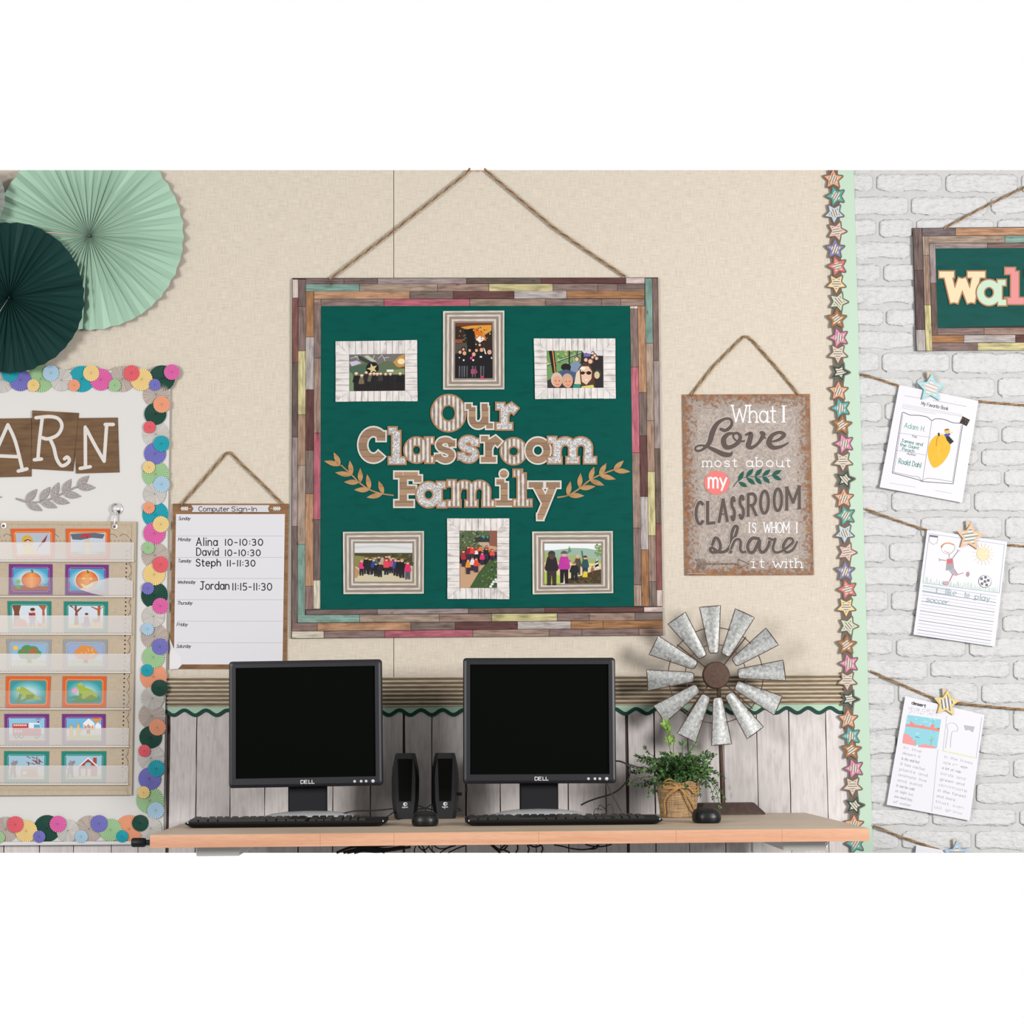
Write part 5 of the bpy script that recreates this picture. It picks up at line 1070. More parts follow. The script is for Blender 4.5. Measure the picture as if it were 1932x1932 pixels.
for (kind, a, b_, c, d_, ia, ib, ic, id_, dr, lb) in frames:
    t = thing('photo_frame', P((c[0]+d_[0])/2, max(c[1], d_[1]), .009), lb, 'photo frame', 'photo frames on the green board')
    O = quadmap(a, b_, c, d_); I = quadmap(ia, ib, ic, id_)
    m = MB(); m.prism([a, b_, c, d_], .0090, .0112, (150, 138, 132)); m.build('frame_backing', INK, t)
    k = Ink(I, .0116); dr(k); 
    if kind == 's':
        base = MB(); base.prism([ia, ib, ic, id_], .0112, .0115, (60, 60, 60)); base.build('photo_paper', INK, t); k.build('photo_print', t)
        wx = b_[0]-a[0]; hy = d_[1]-a[1]; nx_ = max(3, round((ib[0]-ia[0])/11.8)); ny_ = max(3, round((id_[1]-ia[1])/11.8))
        iu0, iu1 = (ia[0]-a[0])/wx, (ib[0]-a[0])/wx; iv0, iv1 = (ia[1]-a[1])/hy, (id_[1]-a[1])/hy
        def slat(q, horiz):
            t_ = random.uniform(-6, 3); m = MB(); m.prism(q, .0112, .0134+random.uniform(0, .0003), (238+t_, 231+t_, 228+t_)); m.build('slat', PALEX if horiz else PALEZ, t)
        e = .35
        def uv(u0, v0, u1, v1): return [O(u0+e/wx, v0+e/hy), O(u1-e/wx, v0+e/hy), O(u1-e/wx, v1-e/hy), O(u0+e/wx, v1-e/hy)]
        for j in range(nx_+2):    # top and bottom runs, mitred at the ends
            if 0 < j < nx_+1:
                u0 = iu0+(iu1-iu0)*(j-1)/nx_; u1 = iu0+(iu1-iu0)*j/nx_
                slat(uv(u0, 0, u1, iv0), False); slat(uv(u0, iv1, u1, 1), False)
        for j in range(ny_):
            v0 = iv0+(iv1-iv0)*j/ny_; v1 = iv0+(iv1-iv0)*(j+1)/ny_
            slat(uv(0, v0, iu0, v1), True); slat(uv(iu1, v0, 1, v1), True)
        for (u0, u1, v0, v1, fl) in ((0, iu0, 0, iv0, 0), (iu1, 1, 0, iv0, 1), (0, iu0, iv1, 1, 1), (iu1, 1, iv1, 1, 0)):
            um, vm = (u0+u1)/2, (v0+v1)/2
            corner = (0 if u0 == 0 else 1, 0 if v0 == 0 else 1); cu, cv = (u0 if corner[0] == 0 else u1), (v0 if corner[1] == 0 else v1); ou, ov = (u1 if corner[0] == 0 else u0), (v1 if corner[1] == 0 else v0)
            g = 0.4
            slat([O(cu, cv), O(um, cv), O(um, vm), ], False); slat([O(um+(g/wx if corner[0] == 0 else -g/wx), cv), O(ou, cv), O(ou, ov), O(um+(g/wx if corner[0] == 0 else -g/wx), vm)], False)
            slat([O(cu, cv+(g/hy if corner[1] == 0 else -g/hy)), O(um, vm+(g/hy if corner[1] == 0 else -g/hy)), O(cu, vm)], True); slat([O(cu, vm+(g/hy if corner[1] == 0 else -g/hy)), O(um, vm+(g/hy if corner[1] == 0 else -g/hy)), O(ou, ov), O(cu, ov)], True)
    else:
        k.build('photo_print', t)
        rgs = MB(); K = 24
        def rg(s_):
            uu = s_; return [tuple(p[i]+(q[i]-p[i])*uu for i in (0, 1)) for p, q in zip((a, b_, c, d_), (ia, ib, ic, id_))]
        for j in range(K):
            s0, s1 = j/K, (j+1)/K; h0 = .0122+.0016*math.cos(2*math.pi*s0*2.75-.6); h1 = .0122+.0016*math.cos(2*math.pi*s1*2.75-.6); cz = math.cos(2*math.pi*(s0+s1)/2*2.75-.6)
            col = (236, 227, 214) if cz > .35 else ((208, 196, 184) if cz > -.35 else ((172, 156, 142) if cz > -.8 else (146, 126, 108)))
            q0, q1 = rg(s0), rg(s1)
            for e_ in range(4):
                f_ = (e_+1) % 4
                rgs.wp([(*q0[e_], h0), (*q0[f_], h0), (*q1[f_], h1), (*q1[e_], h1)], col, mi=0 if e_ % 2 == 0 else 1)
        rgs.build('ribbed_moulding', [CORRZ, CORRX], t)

# ---------------------------------------------------------------- cut-out title letters
def title_mat(kind):
    m_, nt, b = mat('letter_'+kind); g = N(nt, 'ShaderNodeNewGeometry'); sx = N(nt, 'ShaderNodeSeparateXYZ'); L(nt, g.outputs['Position'], sx.inputs[0])
    mp = mapping(nt, (1, 1, 1)); nz = N(nt, 'ShaderNodeTexNoise'); nz.inputs['Detail'].default_value = 4; L(nt, mp.outputs[0], nz.inputs['Vector'])
    if kind == 'corrugated':
        nz.inputs['Scale'].default_value = 60
        mu = N(nt, 'ShaderNodeMath', operation='MULTIPLY'); mu.inputs[1].default_value = 2*math.pi*700/8.2; L(nt, sx.outputs[0], mu.inputs[0])
        sn = N(nt, 'ShaderNodeMath', operation='SINE'); L(nt, mu.outputs[0], sn.inputs[0]); ad = N(nt, 'ShaderNodeMath', operation='MULTIPLY_ADD'); ad.inputs[1].default_value = .42; L(nt, sn.outputs[0], ad.inputs[0]); L(nt, nz.outputs['Fac'], ad.inputs[2])
        r = ramp(nt, [(.1, CC((134, 118, 108))), (.45, CC((188, 172, 160))), (.85, CC((234, 226, 216)))])
        L(nt, ad.outputs[0], r.inputs['Fac']); L(nt, r.outputs['Color'], b.inputs['Base Color'])
    elif kind == 'galvanised':
        nz.inputs['Scale'].default_value = 420; vo = N(nt, 'ShaderNodeTexVoronoi'); vo.inputs['Scale'].default_value = 360; L(nt, mp.outputs[0], vo.inputs['Vector']); bw = N(nt, 'ShaderNodeRGBToBW'); L(nt, vo.outputs['Color'], bw.inputs[0])
        r = ramp(nt, [(.2, CC((160, 156, 154))), (.5, CC((198, 194, 192))), (.8, CC((240, 238, 236)))]); L(nt, bw.outputs[0], r.inputs['Fac']); L(nt, r.outputs['Color'], b.inputs['Base Color'])
    else:
        nz.inputs['Scale'].default_value = 1; mp.inputs['Scale'].default_value = (40, 1, 500)
        mu = N(nt, 'ShaderNodeMath', operation='MULTIPLY'); mu.inputs[1].default_value = 700/12.5; L(nt, sx.outputs[2], mu.inputs[0]); fr = N(nt, 'ShaderNodeMath', operation='FRACT'); L(nt, mu.outputs[0], fr.inputs[0])
        fl = N(nt, 'ShaderNodeMath', operation='FLOOR'); L(nt, mu.outputs[0], fl.inputs[0]); wn = N(nt, 'ShaderNodeTexWhiteNoise', noise_dimensions='1D'); L(nt, fl.outputs[0], wn.inputs['W'])
        rp = ramp(nt, [(.0, CC((150, 118, 92))), (.5, CC((170, 134, 104))), (1, CC((192, 154, 118)))]); L(nt, wn.outputs['Value'], rp.inputs['Fac'])
        rn = ramp(nt, [(.3, (.82,)*3), (.7, (1.1,)*3)]); L(nt, nz.outputs['Fac'], rn.inputs['Fac']); c = mixc(nt, 1.0, rp.outputs['Color'], rn.outputs['Color'], 'MULTIPLY')
        rl = ramp(nt, [(.05, (.45,)*3), (.1, (1, 1, 1))]); L(nt, fr.outputs[0], rl.inputs['Fac']); L(nt, mixc(nt, 1.0, c, rl.outputs['Color'], 'MULTIPLY'), b.inputs['Base Color'])
    b.inputs['Roughness'].default_value = .5; b.inputs['Specular IOR Level'].default_value = .15
    return m_
TM = {k: title_mat(k) for k in ('corrugated', 'galvanised', 'planked')}
S_ = .17
SLAB = {   # heavy slab letters: strokes (with round joins) and slab bars, unit box x right, y up
 'O': ([el(.5, .5, .5, .5, 90, 450, 28)], []), 'o': ([el(.5, .5, .5, .5, 90, 450, 28)], []),
 'u': ([[(.17, 1), (.17, .32)]+el(.44, .32, .27, .32, 180, 330, 8)+[(.74, .3)], [(.76, 1), (.76, 0)]], [(0, .2, 1), (.58, .8, 1), (.76, 1, 0)]),
 'r': ([[(.26, 1), (.26, 0)], [(.26, .55), (.4, .85), (.62, .98), (.86, .78)]], [(0, .3, 1), (0, .62, 0)]),
 'C': ([el(.5, .5, .5, .5, 42, 318, 24), [(.86, 1), (.86, .66)]], []),
 'l': ([[(.42, 1), (.42, 0)]], [(.0, .45, 1), (0, 1, 0)]),
 'a': ([el(.37, .5, .37, .5, 0, 360, 26), [(.78, 1), (.78, 0)]], [(.72, 1, 0), (.7, .98, 1)]),
 's': ([crom([(.9, .68), (.78, .93), (.5, 1), (.2, .93), (.1, .74), (.25, .58), (.55, .49), (.86, .36), (.88, .16), (.7, .02), (.4, .0), (.12, .12), (.06, .3)], 5), [(.93, 1), (.93, .68)], [(.05, 0), (.05, .3)]], []),
 'm': ([[(.14, 1), (.14, 0)], [(.14, .5)]+el(.34, .62, .18, .36, 160, 0, 8)+[(.52, 0)], [(.52, .5)]+el(.71, .62, .18, .36, 160, 0, 8)+[(.88, 0)]], [(0, .16, 1), (0, .27, 0), (.39, .64, 0), (.76, 1, 0)]),
 'F': ([[(.27, 1), (.27, 0)], [(.27, 1), (.96, 1)], [(.96, 1), (.96, .76)], [(.27, .48), (.68, .48)], [(.68, .62), (.68, .34)]], [(0, .3, 1), (0, .7, 0)]),
 'i': ([[(.5, .66), (.5, 0)], [(.46, .98), (.48, .98)]], [(.02, .5, .66), (.0, 1, 0)]),
 'y': ([[(.2, 1), (.56, .42)], [(.84, 1), (.36, 0)]], [(0, .46, 1), (.56, 1, 1), (.28, .46, 0)]),
 'W': ([[(.14, 1), (.3, 0)], [(.3, 0), (.5, .86)], [(.5, .86), (.72, 0)], [(.72, 0), (.86, 1)]], [(0, .32, 1), (.62, 1, 1)]),
}
def cut_letter(ch, x0, x1, y0, y1, w, kind, label, back, d=.0100, b=3.0, group='cut-out title letters', slab=None, fillc=(200, 200, 200), thk=.0026, hw=1.0, lift=0.0):
    t = thing('cutout_letter', P((x0+x1)/2, y1, d), label, 'letter', group)
    w0 = w; e = w/2+b; fx = lambda u: x0+e*.85+(x1-x0-1.7*e)*u; fy = lambda v: y1-e-(y1-y0-2*e)*v
    strokes, bars = SLAB[ch]
    def lay(mb, grow, d0, d1, col):
        for st in strokes:
            q = [(fx(p[0]), fy(p[1])) for p in st]; closed = len(q) > 12 and math.hypot(q[0][0]-q[-1][0], q[0][1]-q[-1][1]) < .5
            if closed: q = q[:-1]
            if ch == 'i' and st[0][1] > .9:
                mb.prism(disc(q[0][0], q[0][1]+1.5, w*.56+grow, n=20), d0, d1, col); continue
            for r in ribbon(q, w+2*grow, closed, 0 if closed else grow): mb.prism(r, d0, d1, col)
            if not closed and len(q) > 2:
                for p in q[1:-1]: pass
        for (u0, u1, v) in bars:
            X0, X1 = x0+b+(x1-x0-2*b)*u0, x0+b+(x1-x0-2*b)*u1; h = w*.40
            yy = fy(v); yc = yy+(-(w/2)+h) if v > .5 else yy+(w/2)-h
            mb.prism(rect(X0-grow, yc-h-grow, X1+grow, yc+h+grow), d0, d1, col)
    m = MB(); lay(m, b, d, d+thk, back); m.build('letter_back', INK, t)
    m = MB(); lay(m, 0, d+thk, d+thk+.0003, fillc); m.build('letter_face', TM[kind] if kind in TM else INK, t)
    return t
BRD, WHT = (178, 132, 98), (226, 220, 212)
tl = [('O', 813.5, 879, 743, 816, 17, 'corrugated'), ('u', 876, 933, 759, 811.5, 12.5, 'planked'), ('r', 934, 986.5, 758, 812.7, 13.5, 'galvanised'),
 ('C', 675, 734, 803.5, 875.5, 16, 'planked'), ('l', 731, 767.5, 804, 877.5, 14, 'galvanised'), ('a', 762, 821, 823, 875.5, 13, 'corrugated'), ('s', 818, 862.5, 822, 876.5, 11, 'planked'), ('s', 861.5, 906.5, 820, 875, 11.5, 'galvanised'), ('r', 904.5, 956, 820, 875, 13, 'planked'), ('o', 943.5, 994.5, 824.5, 878.5, 13.5, 'corrugated'), ('o', 990, 1040, 823, 877, 13, 'planked'), ('m', 1031.5, 1127, 822, 876.5, 13, 'galvanised'),
 ('F', 741.5, 798.5, 887.5, 958.5, 14, 'planked'), ('a', 784.5, 844, 907, 959.5, 13, 'galvanised'), ('m', 842, 934.5, 904, 958, 12.5, 'corrugated'), ('i', 933, 969.5, 882, 957, 13, 'planked'), ('l', 966.5, 1005.5, 884, 957.5, 14, 'corrugated'), ('y', 994.5, 1059.5, 906.5, 983.5, 13, 'planked')]
names = ['letter O starting the word Our', 'letter u in the word Our', 'letter r ending the word Our', 'letter C starting the word Classroom', 'letter l in the word Classroom', 'letter a in the word Classroom', 'first letter s in the word Classroom', 'second letter s in the word Classroom', 'letter r in the word Classroom', 'first letter o in the word Classroom', 'second letter o in the word Classroom', 'letter m ending the word Classroom', 'letter F starting the word Family', 'letter a in the word Family', 'letter m in the word Family', 'letter i in the word Family', 'letter l in the word Family', 'letter y ending the word Family']
for i, (q, nm) in enumerate(zip(tl, names)):
    ch, x0_, x1_, y0_, y1_, w, kind = q
    cut_letter(ch, x0_, x1_, y0_, y1_, w, kind, {'corrugated': 'striped metal look ', 'planked': 'brown plank patterned ', 'galvanised': 'mottled galvanised look '}[kind]+nm, WHT if kind == 'planked' else BRD, d=.0092+.0011*(i % 3))
# leaf sprigs beside the title
LEAFM = grain_mat('tan_leaf_card', 'x', strength=.3, dark=.8, knots=False)
def sprig(stem, leaves, label):
    xs = [p[0] for p in stem]; t = thing('leaf_sprig', P(sum(xs)/len(xs), max(p[1] for p in stem), .009), label, 'leaf cutout')
    m = MB()
    for r in ribbon(crom(stem, 4), 2.6): m.prism(r, .0088, .0108, (188, 142, 96))
    m.build('stem', LEAFM, t)
    for a, b_ in leaves:
        m = MB(); leaf(m, a[0], a[1], b_[0], b_[1], 9.5, .0088, .0112, (192, 146, 98)); m.build('leaf', LEAFM, t)
zl = lambda x, y: (600+x/6.44, 730+y/6.44); zr = lambda x, y: (890+x/6.232, 730+y/6.232)
sprig([zl(920, 1318), zl(790, 1300), zl(640, 1255), zl(510, 1170), zl(410, 1070), zl(280, 950)], [(zl(*a), zl(*b_)) for a, b_ in (((270, 950), (190, 795)), ((280, 955), (72, 900)), ((410, 1075), (385, 893)), ((410, 1075), (207, 1040)), ((515, 1165), (512, 985)), ((505, 1160), (312, 1155)), ((630, 1250), (595, 1060)), ((630, 1250), (437, 1250)), ((795, 1300), (735, 1140)), ((785, 1305), (588, 1345)))], 'tan leaf sprig cutout to the left of the word Family')
sprig([zr(1005, 1300), zr(1130, 1275), zr(1260, 1200), zr(1390, 1095), zr(1520, 1030), zr(1670, 975)], [(zr(*a), zr(*b_)) for a, b_ in (((1665, 980), (1788, 865)), ((1665, 980), (1865, 997)), ((1500, 1040), (1585, 893)), ((1500, 1040), (1695, 1085)), ((1385, 1095), (1440, 937)), ((1385, 1095), (1560, 1158)), ((1265, 1190), (1280, 1010)), ((1265, 1195), (1455, 1170)), ((1125, 1280), (1162, 1107)), ((1130, 1275), (1325, 1280)))], 'tan leaf sprig cutout to the right of the word Family')
# ================================================================ WORD WALL SIGN ON THE BRICKS
t = thing('word_wall_sign', P(1890, 662, .006), 'green sign with pastel letters Wal in patchwork wood frame on the brick wall', 'sign')
m = MB(); m.prism([(1722.2, 430), (2056, 427), (2066, 655), (1729.2, 662)], .006, .011, (52, 38, 32)); m.build('backing_board', INK, t)
m = MB(); m.prism([(1764, 469), (2012, 467), (2020, 612), (1768.6, 618.6)], .011, .0128, (22, 86, 80)); m.build('green_panel', TEALM, t)
wl = lambda v, y, y0=430, k=.031: v+(y-y0)*k
def wpl(a0, a1, y0, y1, c, horiz=False, sl=-.006):
    m = MB()
    if horiz: m.prism([(a0+.4, y0+.3+(a0-1740)*sl), (a1-.4, y0+.3+(a1-1740)*sl), (a1-.4, y1-.3+(a1-1740)*sl), (a0+.4, y1-.3+(a0-1740)*sl)], .011, .0138, c)
    else: m.prism([(wl(a0, y0)+.25, y0+.4), (wl(a1, y0)-.25, y0+.4), (wl(a1, y1)-.25, y1-.4), (wl(a0, y1)+.25, y1-.4)], .011, .0138, c)
    m.build('plank', WOODX if horiz else WOODZ, t)
for a0, a1, segs in ((1722.5, 1739.2, [430, (DB, 509.8), ((104, 84, 82), 622), (PG, 662)]), (1739.8, 1751.8, [445.3, (TA, 482), ((166, 138, 120), 575.5), (YE, 662)]), (1752.4, 1763.6, [458.8, (GM, 534), ((122, 98, 90), 632.4)])):
    y = segs[0]
    for c, y1 in segs[1:]: wpl(a0, a1, y, y1, c); y = y1
for y0, y1, segs in ((430, 445, [1740, ((128, 112, 114), 1802.8), (OT, 2040)]), (445.3, 458.6, [1752.2, (TA, 1896), (TL_, 2026)]), (458.9, 469, [1764.5, (GM, 1863), ((134, 108, 102), 2012)]), (619, 632, [1768.6, (MB_, 1857), (LBn, 2020)]), (632.6, 646.8, [1757.8, (OB, 1818.5), (PG, 1916), (MA, 2030)]), (647.2, 661.6, [1758.2, (MB_, 1844.5), (YE, 2046)])):
    x = segs[0]
    for c, x1 in segs[1:]: wpl(x, x1, y0, y1, c, True, -.004); x = x1
for a0, a1, c in ((2014, 2028, MB_), (2028.5, 2042, GB), (2042.5, 2056, LBn)): wpl(a0, a1, 430, 654, c)
rope([(1781, 432), (1788, 427), (1850, 394), (1932, 354), (2010, 318+6)], .014, .0021, t, fray=12)
for ch, a, b_, c, d_, col, w, lb in (('W', 1769.5, 1861, 509.8, 579.5, (250, 224, 184), 14, 'cream letter W on the word wall sign'), ('a', 1842, 1901, 525.5, 578.5, (206, 228, 202), 13, 'mint letter a on the word wall sign'), ('l', 1894, 1940, 503, 576, (232, 150, 150), 14, 'pink letter l on the word wall sign'), ('l', 1932, 1976, 507, 576, (214, 170, 90), 14, 'tan letter l, cut off by the right edge of the picture')):
    cut_letter(ch, a, b_, c, d_, w, 'plain', lb, (172, 128, 92), d=.0136+(.0012 if ch == 'a' else (.0006 if a == 1932 else 0)), b=2.6, group='letters on the word wall sign', fillc=col)

# ================================================================ TWINES, PAPERS AND STAR CLIPS
def twine(pts, label, d=.012):
    q = crom(pts, 4); t = thing('twine', P(pts[0][0], pts[0][1], d), label, 'twine', 'twine lines across the brick wall')
    rope(q, d, .0021, t, name='twisted_cord', fray=10)
    m = MB(); c = P(pts[0][0]-1, pts[0][1], .004); m.lathe([(.0035, .004), (.0035, -.006), (.001, -.007)], c, 10, (226, 232, 226), axis='y'); m.build('white_pin', INK, t)
twine([(1624, 705), (1660, 716), (1697, 728), (1770, 748), (1846, 757), (1900, 762), (1980, 768)], 'top line of brown twine on the brick wall')
twine([(1633, 960), (1690, 981), (1749, 1000), (1830, 1022), (1900, 1028), (1980, 1034)], 'second line of brown twine, above the running boy drawing')
twine([(1642, 1266), (1700, 1291), (1761, 1317), (1790, 1325), (1812, 1327), (1870, 1333), (1980, 1343)], 'third line of brown twine, above the desert drawing')
twine([(1648, 1557), (1690, 1575), (1733, 1590), (1768, 1602), (1776, 1606)], 'lowest line of brown twine, at the bottom of the brick wall')
def paper(corners, label, curl=.004, d=.016):
    TL, TR, BR, BL = corners; t = thing('worksheet', P((BL[0]+BR[0])/2, min(max(BL[1], BR[1]), BOT), d), label, 'paper', 'worksheets clipped to the twine')
    f = quadmap(TL, TR, BR, BL); m = MB(); n = 6
    m.prism([TL, TR, BR, BL], d-.0006, d, (240, 239, 245)); m.build('sheet', INK, t)
    ang = math.atan2(TR[1]-TL[1], TR[0]-TL[0]); ca, sa = math.cos(ang), math.sin(ang)
    av = math.atan2(-(BL[0]-TL[0]), BL[1]-TL[1]); cv, sv = math.cos(av), math.sin(av)
    fl = lambda u, v: (TL[0]+u*ca-v*sv, TL[1]+u*sa+v*cv)
    det = ca*cv+sa*sv
    inv = lambda p: (((p[0]-TL[0])*cv+(p[1]-TL[1])*sv)/det, (-(p[0]-TL[0])*sa+(p[1]-TL[1])*ca)/det)
    return t, Ink(fl, d+.0002), inv
def clip_star(cx, cy, r, rot, col, ang, label, d=.019, stick=True, dark=(150, 146, 142)):
    t = thing('star_clip', P(cx, min(cy+r, BOT), d), label, 'clip', 'wooden star clips')
    m = MB()
    if stick:
        m.prism([(cx-8, cy-r-3), (cx-2, cy-r-4), (cx+3, cy+r*.55), (cx-4, cy+r*.6)], .012, .0175, (222, 202, 176)); m.build('clothespin', INK, t)
    m = MB(); star_piece(m, cx, cy, r, math.radians(rot), col, ang, d+.003, grow=0, thick=.005, per=6.5, dark=dark, inner=(238, 234, 228), k=.46); m.build('star_shape', INK, t)
    return t
z6 = lambda x, y: (1620+x/6.19, 690+y/6.19); z7 = lambda x, y: (1620+x/6.19, 980+y/6.19); z8 = lambda x, y: (1620+x/5.683, 1280+y/5.683)
GK = (96, 96, 108)
t, k, inv = paper([(1696.7, 726.3), (1846, 756.2), (1815.5, 948.5), (1659.6, 919.4)], 'book report worksheet with open book and a yellow peach drawing')
pz = lambda *a: [inv(z6(*p)) for p in a]
write(k, 'My Favorite Book', *(lambda a, b_: (a[0], b_[0], a[1]-6.5, a[1]))(inv(z6(732, 458)), inv(z6(1045, 508))), .8, (60, 56, 64), sp=.16)
k.line(pz((870, 405), (1258, 475)), .5, (120, 120, 128)); k.line(pz((535, 350), (720, 380)), .5, (140, 140, 148))
for a, b_ in (((515, 452), (1205, 575)), ((513, 472), (1200, 592)), ((508, 492), (890, 562))):
    p, q = inv(z6(*a)), inv(z6(*b_)); u = p[0]
    while u < q[0]: k.line([(u, p[1]+(q[1]-p[1])*(u-p[0])/(q[0]-p[0])), (u+2.6, p[1]+(q[1]-p[1])*(u+2.6-p[0])/(q[0]-p[0]))], .55, (150, 150, 160)); u += 3.6
k.up(); k.line(pz((505, 560), (525, 545), (600, 575), (700, 580), (800, 600), (855, 640), (900, 620), (1000, 628), (1100, 665), (1215, 672)), 1.1, (50, 48, 58), smooth=True)
k.line(pz((505, 560), (392, 1252)), .9, (50, 48, 58)); k.line(pz((516, 570), (410, 1245)), .5, (90, 88, 98)); k.line(pz((1215, 690), (1105, 1378)), .9, (50, 48, 58)); k.line(pz((1200, 690), (1095, 1360)), .5, (90, 88, 98)); k.line(pz((392, 1252), (700, 1332), (735, 1350), (780, 1355), (1105, 1380)), 1.1, (50, 48, 58)); k.line(pz((400, 1240), (600, 1285), (700, 1300), (740, 1345), (790, 1315), (880, 1320), (1095, 1355)), .6, (90, 88, 98), smooth=True)
k.line(pz((855, 645), (745, 1345)), .6, (110, 108, 118)); k.line(pz((475, 785), (840, 838)), .5, (150, 148, 158)); k.line(pz((440, 985), (790, 1045)), .5, (150, 148, 158))
GI = (30, 140, 130)
def lab(s, x0, y0, x1, hh, w, col, **kw): a = inv(z6(x0, y0)); b_ = inv(z6(x1, y0+(x1-x0)*.19)); write(k, s, a[0], b_[0], a[1]-hh, a[1], w, col, **kw)
lab('Adam H.', 532, 722, 768, 9.5, .8, (60, 160, 150)); lab('James and', 497, 888, 745, 5.6, .9, GI, sp=.2); lab('the Giant', 482, 935, 700, 5.6, .9, GI, sp=.2); lab('Peach', 508, 988, 648, 5.6, .9, GI); lab('Roald Dahl', 465, 1140, 722, 9.5, 1.0, GI, sp=.22)
lab('Title', 620, 832, 680, 3.6, .5, (80, 76, 84)); lab('Author', 565, 1036, 668, 4, .5, (80, 76, 84))
k.poly(crom(pz((915, 810), (1010, 820), (1068, 900), (1060, 1010), (985, 1130), (885, 1192), (825, 1110), (808, 1000), (835, 890)), 5, True), (252, 190, 50), True)
for i in range(26):
    x, y = 850+random.random()*180, 860+random.random()*240; k.line(pz((x, y), (x+random.uniform(-14, 14), y+50)), .6, random.choice([(246, 172, 30), (255, 212, 100)]))
k.up(); k.line(pz((938, 810), (915, 860), (905, 940)), .8, (110, 80, 20), smooth=True); k.poly(pz((925, 785), (945, 782), (950, 820), (928, 824)), (24, 70, 62), True)
k.poly(pz((1015, 825), (1055, 820), (1112, 885), (1070, 918), (1030, 870)), (34, 38, 44), True); k.poly(pz((998, 800), (1065, 785), (1068, 812), (1012, 830)), (66, 84, 180)); k.poly(disc(*inv(z6(1035, 765)), 5, 5, 12), (246, 196, 80), True); k.poly(pz((1004, 745), (1050, 735), (1055, 750), (1010, 758)), (110, 80, 60), True); k.line(pz((1065, 800), (1095, 775)), .8, (246, 206, 110)); k.line(pz((1000, 805), (965, 790)), .8, (246, 206, 110))
k.poly(pz((1215, 590), (1300, 632), (1262, 705), (1180, 668)), (52, 40, 34), True); lab('Good', 1200, 640, 1275, 4, .8, (196, 180, 150)); lab('Book', 1198, 668, 1265, 4, .8, (196, 180, 150))
k.line(pz((362, 1368), (668, 1418)), .4, (190, 190, 198)); k.line(pz((895, 1455), (1090, 1492)), .4, (190, 190, 198))
k.build('worksheet_print', t)
clip_star(1756.6, 732, 27.5, 3, (176, 226, 230), -20, 'pale blue striped star clip on the book report paper', dark=(214, 196, 190))
t, k, inv = paper([(1749.2, 999.4), (1900.3, 1022.3), (1876.9, 1220), (1723.4, 1197.3)], 'lined worksheet with a child drawing of a boy kicking a soccer ball')
pz = lambda *a: [inv(z7(*p)) for p in a]
k.line(pz((825, 165), (1705, 295), (1640, 860), (750, 740)), .6, (130, 146, 180), closed=True)
for j in range(60): x = 752+j*15; y = 745+j*2.0; k.line(pz((x, y), (x+random.uniform(-10, 20), y-random.uniform(25, 85))), .5, random.choice([(150, 206, 160), (176, 220, 180), (120, 190, 140)]))
k.poly(pz((830, 180), (928, 192), (925, 212), (828, 200)), (110, 108, 112)); k.line(pz((828, 200), (925, 212), (915, 275), (870, 292), (825, 262)), .6, (130, 130, 136), closed=True)
k.poly(crom(pz((965, 310), (1030, 280), (1110, 290), (1118, 350), (1060, 405), (990, 385)), 4, True), (246, 242, 244), True); k.line(pz((965, 310), (1030, 280), (1110, 290), (1118, 350), (1060, 405), (990, 385)), .7, (90, 84, 90), closed=True, smooth=True); k.line(pz((968, 325), (1000, 285), (1060, 278), (1112, 300)), 2.6, (222, 160, 120), smooth=True); k.line(pz((1002, 365), (1040, 390), (1090, 362)), .9, (206, 40, 60), smooth=True)
for x, y in ((1020, 340), (1070, 335)): k.poly(disc(*inv(z7(x, y)), 1.4, 1.4, 8), (60, 56, 64))
k.line(pz((1055, 405), (1058, 450)), .8, (90, 84, 90)); k.poly(pz((1030, 460), (1100, 450), (1115, 575), (1018, 598)), (170, 166, 174), True); k.poly(pz((1030, 470), (1095, 460), (1100, 510), (1035, 520)), (222, 110, 116), True)
k.line(pz((1100, 450), (1160, 370)), 1.0, (90, 84, 90)); k.line(pz((1020, 480), (950, 470)), 1.2, (190, 100, 106)); k.line(pz((1150, 350), (1160, 370), (1185, 362)), .7, (90, 84, 90)); k.line(pz((935, 455), (950, 470), (940, 490)), .7, (90, 84, 90))
k.poly(pz((1050, 590), (1115, 578), (1155, 640), (1150, 660), (1100, 650)), (184, 180, 188), True); k.line(pz((1115, 578), (1155, 640)), 1, (210, 70, 80)); k.line(pz((1150, 645), (1225, 625)), 1.0, (190, 80, 96)); k.poly(disc(*inv(z7(1275, 640)), 3.4, 5, 12), (190, 150, 160)); k.line(pz((1100, 640), (1060, 725)), 1.4, (210, 90, 100)); k.poly(disc(*inv(z7(1020, 745)), 6, 3.2, 14), (206, 176, 190), True); k.line([inv((z7(1020, 745)[0]+6*math.cos(a/2), z7(1020, 745)[1]+3.2*math.sin(a/2))) for a in range(13)], .5, (110, 80, 90))
k.poly(disc(*inv(z7(1455, 405)), 12.5, 12.5, 20), (250, 236, 206), True)
for r_ in (3, 6, 9, 12): k.line([(inv(z7(1455, 405))[0]+r_*math.cos(a*.4), inv(z7(1455, 405))[1]+r_*math.sin(a*.4)) for a in range(16)], .8, (248, 204, 130))
for a in range(16): c_ = inv(z7(1455, 405)); k.line([(c_[0]+14*math.cos(a*.4), c_[1]+14*math.sin(a*.4)), (c_[0]+21*math.cos(a*.4), c_[1]+21*math.sin(a*.4))], .5, (250, 216, 160))
c_ = inv(z7(1475, 725)); k.poly(disc(*c_, 12, 11.4, 20), (238, 238, 242), True); k.line(disc(*c_, 12, 11.4, 20), .8, (60, 58, 66), closed=True)
